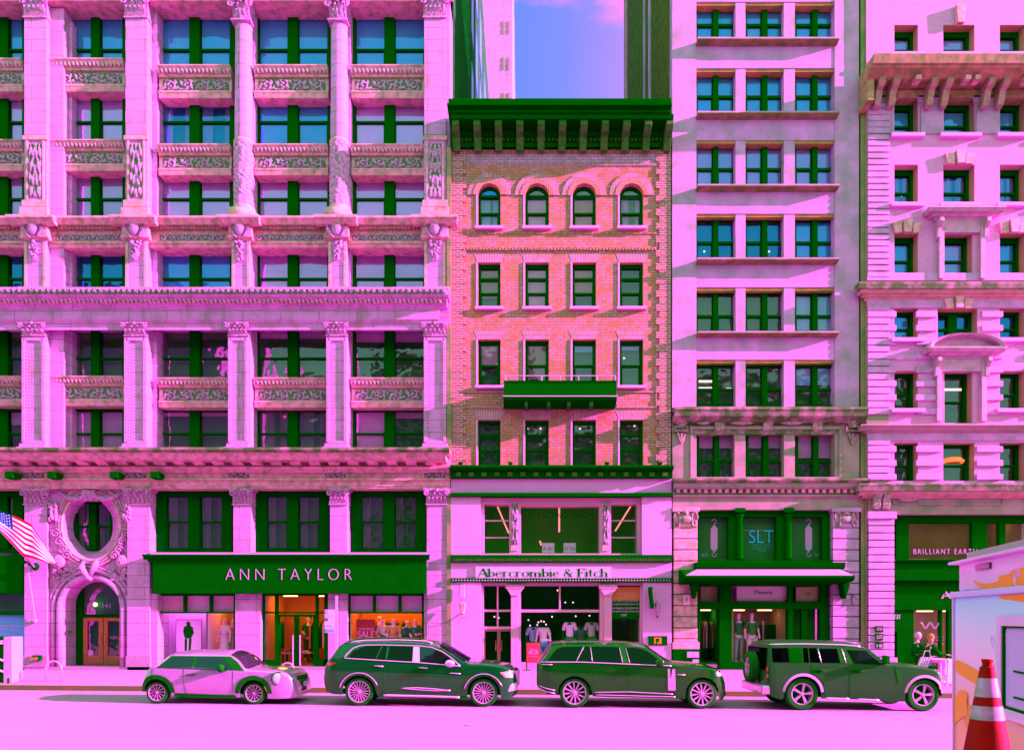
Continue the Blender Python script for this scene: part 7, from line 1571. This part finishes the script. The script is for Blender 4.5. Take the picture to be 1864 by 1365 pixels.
def seated(px, y, zseat, lab, coat, hair, face, lean, armx, longh, scale=1, legdir=1):
    x = X(px, y); t = thing('person', lab, 'person', (x, y, zseat)); d = 1 if legdir > 0 else -1; ln = lean
    J = {'pel': (0, 0, .10, (.16, .13)), 'ab': (ln*.3, 0, .30, (.15, .12)), 'ch': (ln*.75, 0, .50, (.17, .12)), 'nk': (ln*1.05, 0, .63, .055), 'hb': (ln*1.2, 0, .70, .05),
         'sl': (ln*.85, -.19, .56, .06), 'sr': (ln*.85, .19, .56, .06), 'el': (ln+.12*d, -.24, .30, .045), 'er': (ln+.12*d, .24, .30, .045), 'wl': (ln+armx*d, -.16, .27, .032), 'wr': (ln+armx*d, .16, .27, .032),
         'hl': (.05*d, -.1, .08, .10), 'hr': (.05*d, .1, .08, .10), 'kl': (.45*d, -.12, .08, .075), 'kr': (.45*d, .14, .08, .075), 'al': (.42*d, -.12, -.36, .045), 'ar': (.47*d, .14, -.36, .045), 'tl': (.6*d, -.13, -.42, .035), 'tr': (.65*d, .15, -.42, .035)}
    Lk = [('pel', 'ab'), ('ab', 'ch'), ('ch', 'nk'), ('nk', 'hb'), ('ch', 'sl'), ('ch', 'sr'), ('sl', 'el'), ('sr', 'er'), ('el', 'wl'), ('er', 'wr'), ('pel', 'hl'), ('pel', 'hr'), ('hl', 'kl'), ('hr', 'kr'), ('kl', 'al'), ('kr', 'ar'), ('al', 'tl'), ('ar', 'tr')]
    skinfig('body', SKIN, t, J, Lk)
    G2 = lambda ks, g, ex={}: {**{k_: (*J[k_][:3], (J[k_][3] if isinstance(J[k_][3], tuple) else (J[k_][3],)*2) and tuple(v+g for v in (J[k_][3] if isinstance(J[k_][3], tuple) else (J[k_][3],)*2))) for k_ in ks}, **ex}
    skinfig('coat', coat, t, G2(['pel', 'ab', 'ch', 'sl', 'sr', 'el', 'er', 'wl', 'wr'], .03), [('pel', 'ab'), ('ab', 'ch'), ('ch', 'sl'), ('ch', 'sr'), ('sl', 'el'), ('sr', 'er'), ('el', 'wl'), ('er', 'wr')])
    skinfig('trousers', DK if not longh else PANT, t, G2(['pel', 'hl', 'hr', 'kl', 'kr', 'al', 'ar'], .015), [('pel', 'hl'), ('pel', 'hr'), ('hl', 'kl'), ('hr', 'kr'), ('kl', 'al'), ('kr', 'ar')])
    head(t, (ln*1.3, 0, .80), face, hair, longh)
    for s_, w in ((-1, 'wl'), (1, 'wr')):      # hands: palm, four fingers, thumb
        hx, hy, hz_ = J[w][:3]; h = MB(); h.ball((hx+.045*d, hy, hz_), .04, 6, 1.1, .9, .45)
        for k in range(4): L = (.065, .075, .07, .055)[k]; yy = hy-.03+.02*k; h.tube([(hx+.07*d, yy, hz_), (hx+(.07+L*.6)*d, yy, hz_-.01), (hx+(.07+L)*d, yy, hz_-.03)], [.009, .008, .006], 6)
        h.tube([(hx+.03*d, hy-s_*.035, hz_), (hx+.06*d, hy-s_*.06, hz_-.005), (hx+.085*d, hy-s_*.062, hz_-.015)], [.011, .01, .008], 6); h.build('hand', SKIN, t, smooth=True)
    return t
def chair(px, y, z0, zs, lab, m):
    t = thing('cafe_chair', lab, 'chair', (X(px, y), y, z0), 'folding chairs on the sidewalk'); h = zs-z0
    MB().box(-.2, .2, -.2, .2, h-.03, h).build('seat', m, t, bevel=.01)
    for a in (-.18, .18):
        for b in (-.18, .18): MB().tube([(a, b, 0), (a*.95, b, h-.03)], .014, 6).build('leg', m, t)
    MB().box(-.22, -.19, -.2, .2, h+.28, h+.42).build('backrest', m, t, bevel=.01); q = MB(); q.tube([(-.19, -.18, h), (-.21, -.18, h+.4)], .012, 6); q.tube([(-.19, .18, h), (-.21, .18, h+.4)], .012, 6); q.build('back_post', m, t)
zg = .30; WM = mat('white_chair_metal', (.85, .4, .8), .5)
for (px, y, lab, co, hr, fc, ln, ax, lh) in ((1664, -1.6, 'person with pale hair seated in a dark coat behind the grey car bonnet', COAT1, HAIR_W, (.7, .8), .10, .25, False), (1690, -2.0, 'person with red blond hair seated in a padded jacket, leaning to a table', COAT2, HAIR_O, (.6, .85), .06, .42, True)):
    z0 = zsw(X(px, y), y); seated(px, y, z0+.56, lab, co, hr, fc, ln, ax, lh); chair(px, y, z0, z0+.56, 'dark folding chair under the person with '+('pale hair' if px == 1664 else 'red blond hair'), DK)
y = -2.2; z0 = zsw(X(1712, y), y); t = thing('cafe_table', 'small white table before the leaning person by the bedding shop', 'table', (X(1712, y), y, z0)); MB().lathe([(0, .72), (.3, .72), (.3, .69), (0, .69)], (0, 0, 0), 20).build('table_top', WM, t); MB().tube([(0, 0, 0), (0, 0, .69)], .03, 8).build('pedestal', WM, t); MB().lathe([(.22, 0), (.2, .03), (0, .04)], (0, 0, 0), 16).build('base', WM, t)
q = MB(); y = -2.25; ox = X(1672, y); oz = Z(1213, y); 
for k in range(8): q.mat(k % 2).add([(ox+.04*k, y, oz), (ox+.04*(k+1), y, oz-.01), (ox+.1+.04*(k+1), y-.02, oz+.3), (ox+.1+.04*k, y-.02, oz+.3), (ox+.04*k, y+.1, oz), (ox+.04*(k+1), y+.1, oz), (ox+.1+.04*(k+1), y+.08, oz+.3), (ox+.1+.04*k, y+.08, oz+.3)], [(0, 1, 2, 3), (4, 7, 6, 5), (0, 3, 7, 4), (1, 5, 6, 2)])
tb = q.build('tote_bag', [WM, mat('teal_stripe', (.03, .25, .22), .7)], None); tag(tb, 'striped white and teal tote bag between the two seated people', 'bag'); q = MB(); q.tube([(ox+.14, y, oz+.3), (ox+.2, y, oz+.5), (ox+.35, y, oz+.5), (ox+.38, y, oz+.3)], .01, 6); q.build('strap', WM, tb)
y = -3.0; t = bthing('folding_sign', 'white A-frame sign standing at the left edge of the food truck', 'sign', (X(1728, y), y, .2)); z0 = zsw(X(1728, y), y); q = MB(); q.tube([(X(1724, y), y, z0), (X(1733, y), y+.2, z0+.85), (X(1736, y), y+.4, z0)], .02, 6); q.tube([(X(1724, y)+.5, y, z0), (X(1733, y)+.5, y+.2, z0+.85), (X(1736, y)+.5, y+.4, z0)], .02, 6); q.build('frame', WM, t); MB().add([(X(1724.5, y), y, z0+.1), (X(1724.5, y)+.5, y, z0+.1), (X(1733, y)+.5, y+.19, z0+.84), (X(1733, y), y+.19, z0+.84)], [(0, 1, 2, 3)]).build('board', WM, t, clean=False)
# figure between the shop doors and the seated customer's driver
c2 = thing('person', 'person in dark clothes standing inside the clothing shop doorway', 'person', (X(548, 1.9), 2.9, zS), None, 0); standing(c2, SKIN, DK, cl('dark_trousers', (.01, .15, .02)), 'bent', True, 1.7); head(c2, (0, -.0, 1.62), (0, -1), DK)
# ============================================================ food truck and cone
FT = thing('food_truck', 'white food truck painted with orange flowers at the right edge', 'food truck', (0, 0, 0)); ax_ = Vector((-.238, -1, 0)).normalized(); O_ = Vector((5.62, -CAMD+10.0, 0)); nrm = Vector((1, -.238, 0)).normalized()
FT.location = O_; FT.rotation_euler = (0, 0, math.atan2(ax_.y, ax_.x))   # local x runs along the painted side towards the camera
TW = mat('truck_white_paint', (.88, .42, .92), .4, (.8, .40, .9), 1.2, coat=.3); 
def tgrad():
    m = bpy.data.materials.new('painted_sky_mural'); m.use_nodes = True; nt = m.node_tree; L = nt.links; b = nt.nodes['Principled BSDF']; b.inputs['Roughness'].default_value = .4
    t_ = nt.nodes.new('ShaderNodeTexCoord'); s_ = nt.nodes.new('ShaderNodeSeparateXYZ'); L.new(t_.outputs['Object'], s_.inputs[0]); mr = nt.nodes.new('ShaderNodeMapRange'); mr.inputs[1].default_value = 1.0; mr.inputs[2].default_value = 2.5; L.new(s_.outputs[2], mr.inputs[0])
    r = nt.nodes.new('ShaderNodeValToRGB'); L.new(mr.outputs[0], r.inputs[0]); e = r.color_ramp.elements; e[0].position = 0; e[0].color = (1, .30, .25, 1); e[1].position = 1; e[1].color = (.40, .66, 1, 1)
    for p, c_ in ((.3, (1, .42, .7, 1)), (.55, (1, .5, 1, 1)), (.75, (.75, .6, 1, 1))): k = e.new(p); k.color = c_
    L.new(r.outputs[0], b.inputs['Base Color']); return m
# local frame: x = towards the camera along the side, +y = into the truck body
L_ = 2.9; zt0 = Z(1083, -CAMD+10.0) ; zr = Z(1027, -CAMD+10.0)
mural = tgrad(); D_ = 3.6
MB().box(0, L_, .0, D_, .45, zt0-.03).build('body', mural, FT, bevel=.02)
MB().box(.02, L_, .05, D_, zt0+.05, zr).build('upper_body', TW, FT, bevel=.02); MB().box(-.04, L_, -.05, D_, zt0-.035, zt0+.04).build('drip_moulding', mat('pale_blue_moulding', (.6, .42, .95), .4), FT, bevel=.015)
MB().box(-.06, L_, -.06, D_, zr-.005, zr+.03).build('roof_edge', TW, FT, bevel=.01); MB().box(.1, L_, .12, D_, zr+.03, zr+.14).build('roof_rack', mat('grey_roof_box', (.4, .26, .35), .6), FT)
q = MB(); q.box(.72, 1.2, .02, .05, zr-.13, zr-.05); q.build('marker_lamp', mat('smoked_amber_lens', (.10, .02, .03), .3, coat=1), FT, bevel=.03)
MB().box(.012, .05, -.03, .0, .5, zt0-.03).build('corner_strip', TW, FT)
OG = mat('orange_flower_paint', (1., .26, .005), .5); 
def paint_shape(pts, yy=-.004): return MB().add([(x, yy, z) for x, z in pts], [tuple(range(len(pts)))])
fm = MB()
def petal(cx, cz, a, l, w, yy):
    n = 9; up = [(l*t/n, w*sin(pi*(t/n)**.8)) for t in range(n+1)]; dn = [(l*t/n, -w*sin(pi*(t/n)**.8)) for t in range(n-1, 0, -1)]
    fm.add([(cx+x*cos(a)-z*sin(a), yy, cz+x*sin(a)+z*cos(a)) for x, z in up+dn], [tuple(range(len(up)+len(dn)))])
def flower(cx, cz, r, yy, n=9):
    for k in range(n): petal(cx, cz, 2*pi*k/n+.2, r, r*.33, yy-.0006*k)
zm = zt0+.12
def loc(cx_, cy_):                          # a point on the painted side, measured on the photograph's crop
    px_, py_ = 1700+cx_/3.37, 960+cy_/3.37; q_ = (px_-950)/1400; t_ = (10*q_-5.62)/(.973*q_-.2315); return (max(.0, t_), CAMH+.03+(1120-py_)*(10-.973*t_)/1400)
def art(pts, yy):
    P_ = [loc(*p) for p in pts]; n = len(P_); out = []
    for i in range(n):                      # soften the outline
        p0, p1 = P_[i], P_[(i+1) % n]; out += [(p0[0]*.8+p1[0]*.2, p0[1]*.8+p1[1]*.2), (p0[0]*.2+p1[0]*.8, p0[1]*.2+p1[1]*.8)]
    bm = bmesh.new(); f_ = bm.faces.new([bm.verts.new((x, yy, z)) for x, z in out]); bmesh.ops.triangulate(bm, faces=[f_]); bm.verts.index_update()
    fm.add([v.co[:] for v in bm.verts], [[v.index for v in g_.verts] for g_ in bm.faces]); bm.free()
art([(210, 330), (245, 352), (300, 362), (370, 345), (368, 318), (400, 304), (440, 306), (448, 278), (480, 262), (520, 266), (560, 238), (600, 228), (600, 386), (470, 398), (400, 402), (345, 404), (325, 394), (280, 390), (240, 375)], .044)
art([(388, 436), (440, 431), (600, 420), (600, 472), (520, 472), (480, 460), (430, 458), (412, 446)], -.006)
art([(135, 822), (170, 835), (290, 900), (300, 1000), (235, 960), (135, 900)], -.006)
art([(118, 1225), (122, 1090), (160, 1000), (215, 1030), (200, 1085), (235, 1120), (232, 1180), (210, 1240), (192, 1235), (200, 1160), (150, 1200)], -.008)
art([(418, 1115), (470, 1128), (560, 1150), (600, 1160), (600, 1290), (560, 1250), (520, 1222), (470, 1190), (425, 1178)], -.006)
fm.build('painted_flower', OG, FT, clean=False)
ln_ = MB()
for (cx, cz, r_) in ((1.75, zt0-.35, .2), (1.75, zt0-.35, .13), (1.55, zt0-.5, .2), (1.55, zt0-.5, .13), (1.75, zt0-.65, .2), (1.6, zt0-.8, .18)): ln_.tube([(cx+r_*cos(t*pi/12+pi), -.007, cz+r_*sin(t*pi/12+pi)) for t in range(13)], .008, 5)
for r_ in (.03, .06, .09): ln_.tube([(1.95+r_*cos(t*.5), .042, zm+.02+r_*sin(t*.5)) for t in range(11)], .007, 5)
ln_.build('painted_outline', TW, FT)
wx0, wx1 = 1.63, 2.85; wz0, wz1 = 1.22, 2.30
q = MB(); 
for (a, b, c_, d_) in ((wx0, wx0+.12, wz0, wz1), (wx1-.12, wx1, wz0, wz1), (wx0+.12, wx1-.12, wz0, wz0+.10), (wx0+.12, wx1-.12, wz1-.10, wz1)): q.box(a, b, -.05, .0, c_, d_)
W_ = q.build('window', TW, FT, bevel=.01); q = MB()
for (a, b, c_, d_) in ((wx0+.13, wx0+.16, wz0+.1, wz1-.1), (wx0+.16, wx1-.12, wz0+.1, wz0+.12), (wx0+.16, wx1-.12, wz1-.12, wz1-.1)): q.box(a, b, -.035, .0, c_, d_)
q.build('gasket', DARK, W_); MB().box(wx0+.17, wx1-.12, -.012, -.004, wz0+.13, wz1-.14).build('pane', mat('frosted_hatch', (.6, .36, .9), .3), W_)
q = MB(); q.box(wx0+.42, wx1-.2, -.03, -.012, 1.72, 1.74); q.box(wx0+.42, wx1-.2, -.03, -.012, 1.45, 1.47); q.box(wx0+.42, wx1-.2, -.03, -.012, 1.3, 1.34); q.build('inner_shelf', DARK, W_)
q = MB(); q.tube([(-.03, -.03, zt0-.3), (-.1, -.08, zt0-.02), (-.12, -.08, zt0+.12), (-.05, -.05, zt0+.2)], .008, 6); q.build('wire', DARK, FT)
for xx in (.8, 2.3): MB().lathe([(.2, -.02), (.36, -.0), (.38, .05), (.38, .25)], (xx, .1, .38), 24, 'y').build('wheel', TYRE, FT)
y = -CAMD+6.2; cx, zt = X(1797, y), Z(1199, y); t = thing('traffic_cone', 'worn orange-red traffic cone with two silver reflective bands before the food truck', 'traffic cone', (cx, y, zt-.91)); CR = mat('cone_red', (.30, .002, .0), .6, (.16, .008, .0), 7, ramp=(.4, .7), spec=.1); SV = mat('silver_reflective_band', (.40, .26, .40), .4, (.1, .22, .1), 5, ramp=(.45, .6))
q = MB(); rr2 = lambda h: .040+(.91-h)*.172; prof = [(.0, .91), (.036, .91), (.042, .905), (.042, .885), (.036, .88), (.036, .855), (rr2(.84), .845)]+[(rr2(h), h) for h in (.8, .6, .4, .2, .05)]
q.lathe(prof, (0, 0, 0), 32); q.box(-.22, .22, -.22, .22, 0, .04); q.build('cone_body', CR, t, smooth=30)
for (a, b) in ((1233, 1267), (1283, 1308)): h1 = .91-(a-1199)*sc(y); h0 = .91-(b-1199)*sc(y); MB().lathe([(rr2(h0)+.003, h0), (rr2(h1)+.003, h1)], (0, 0, 0), 32).build('reflective_band', SV, t, smooth=True)
bt = thing('concrete_barrier', 'pale concrete barrier block carrying the traffic cone, below the picture edge', 'barrier', (cx, y, gz(cx))); hb = zt-.91-gz(cx)-.001; MB().prof([(-.28, 0), (.28, 0), (.26, .15), (.23, .3), (.23, hb), (-.23, hb), (-.23, .3), (-.26, .15)], -.6, .6).build('block', WALK, bt, bevel=.01)

for o in list(C.objects):
    if o.type == 'MESH' and o.name.split('.')[0] in ('quoin', 'window_head', 'modillion', 'panel_border', 'spandrel', 'window_ledge', 'mullion_pier', 'stone_block', 'string_course', 'sill', 'pier', 'jamb', 'shop_pier', 'bracket', 'iron_band', 'white_wall', 'console_bracket', 'pilaster', 'corner_strip', 'pale_strip', 'cap', 'studs', 'pierced_pattern_', 'ceiling_lamp', 'bead_border', 'column_base', 'painted_flower', 'frosted_transom', 'painted_flower_', 'foot_plate', 'seat', 'ledge_top', 'keystone', 'tail_light', 'rear_building', 'ornamental_post', 'glazing_bar', 'pane', 'shop_pane', 'curtain', 'inner_shelf', 'guard_bar', 'coil_turn', 'hook', 'bracket_row') or (o.type == 'MESH' and o.name.split('.')[0] == 'dentil_row' and len(o.data.polygons) < 6*60): explode(o)
bpy.context.view_layer.update()
S.render.engine = 'CYCLES'
S.cycles.max_bounces = 8; S.cycles.transparent_max_bounces = 12; S.cycles.diffuse_bounces = 4
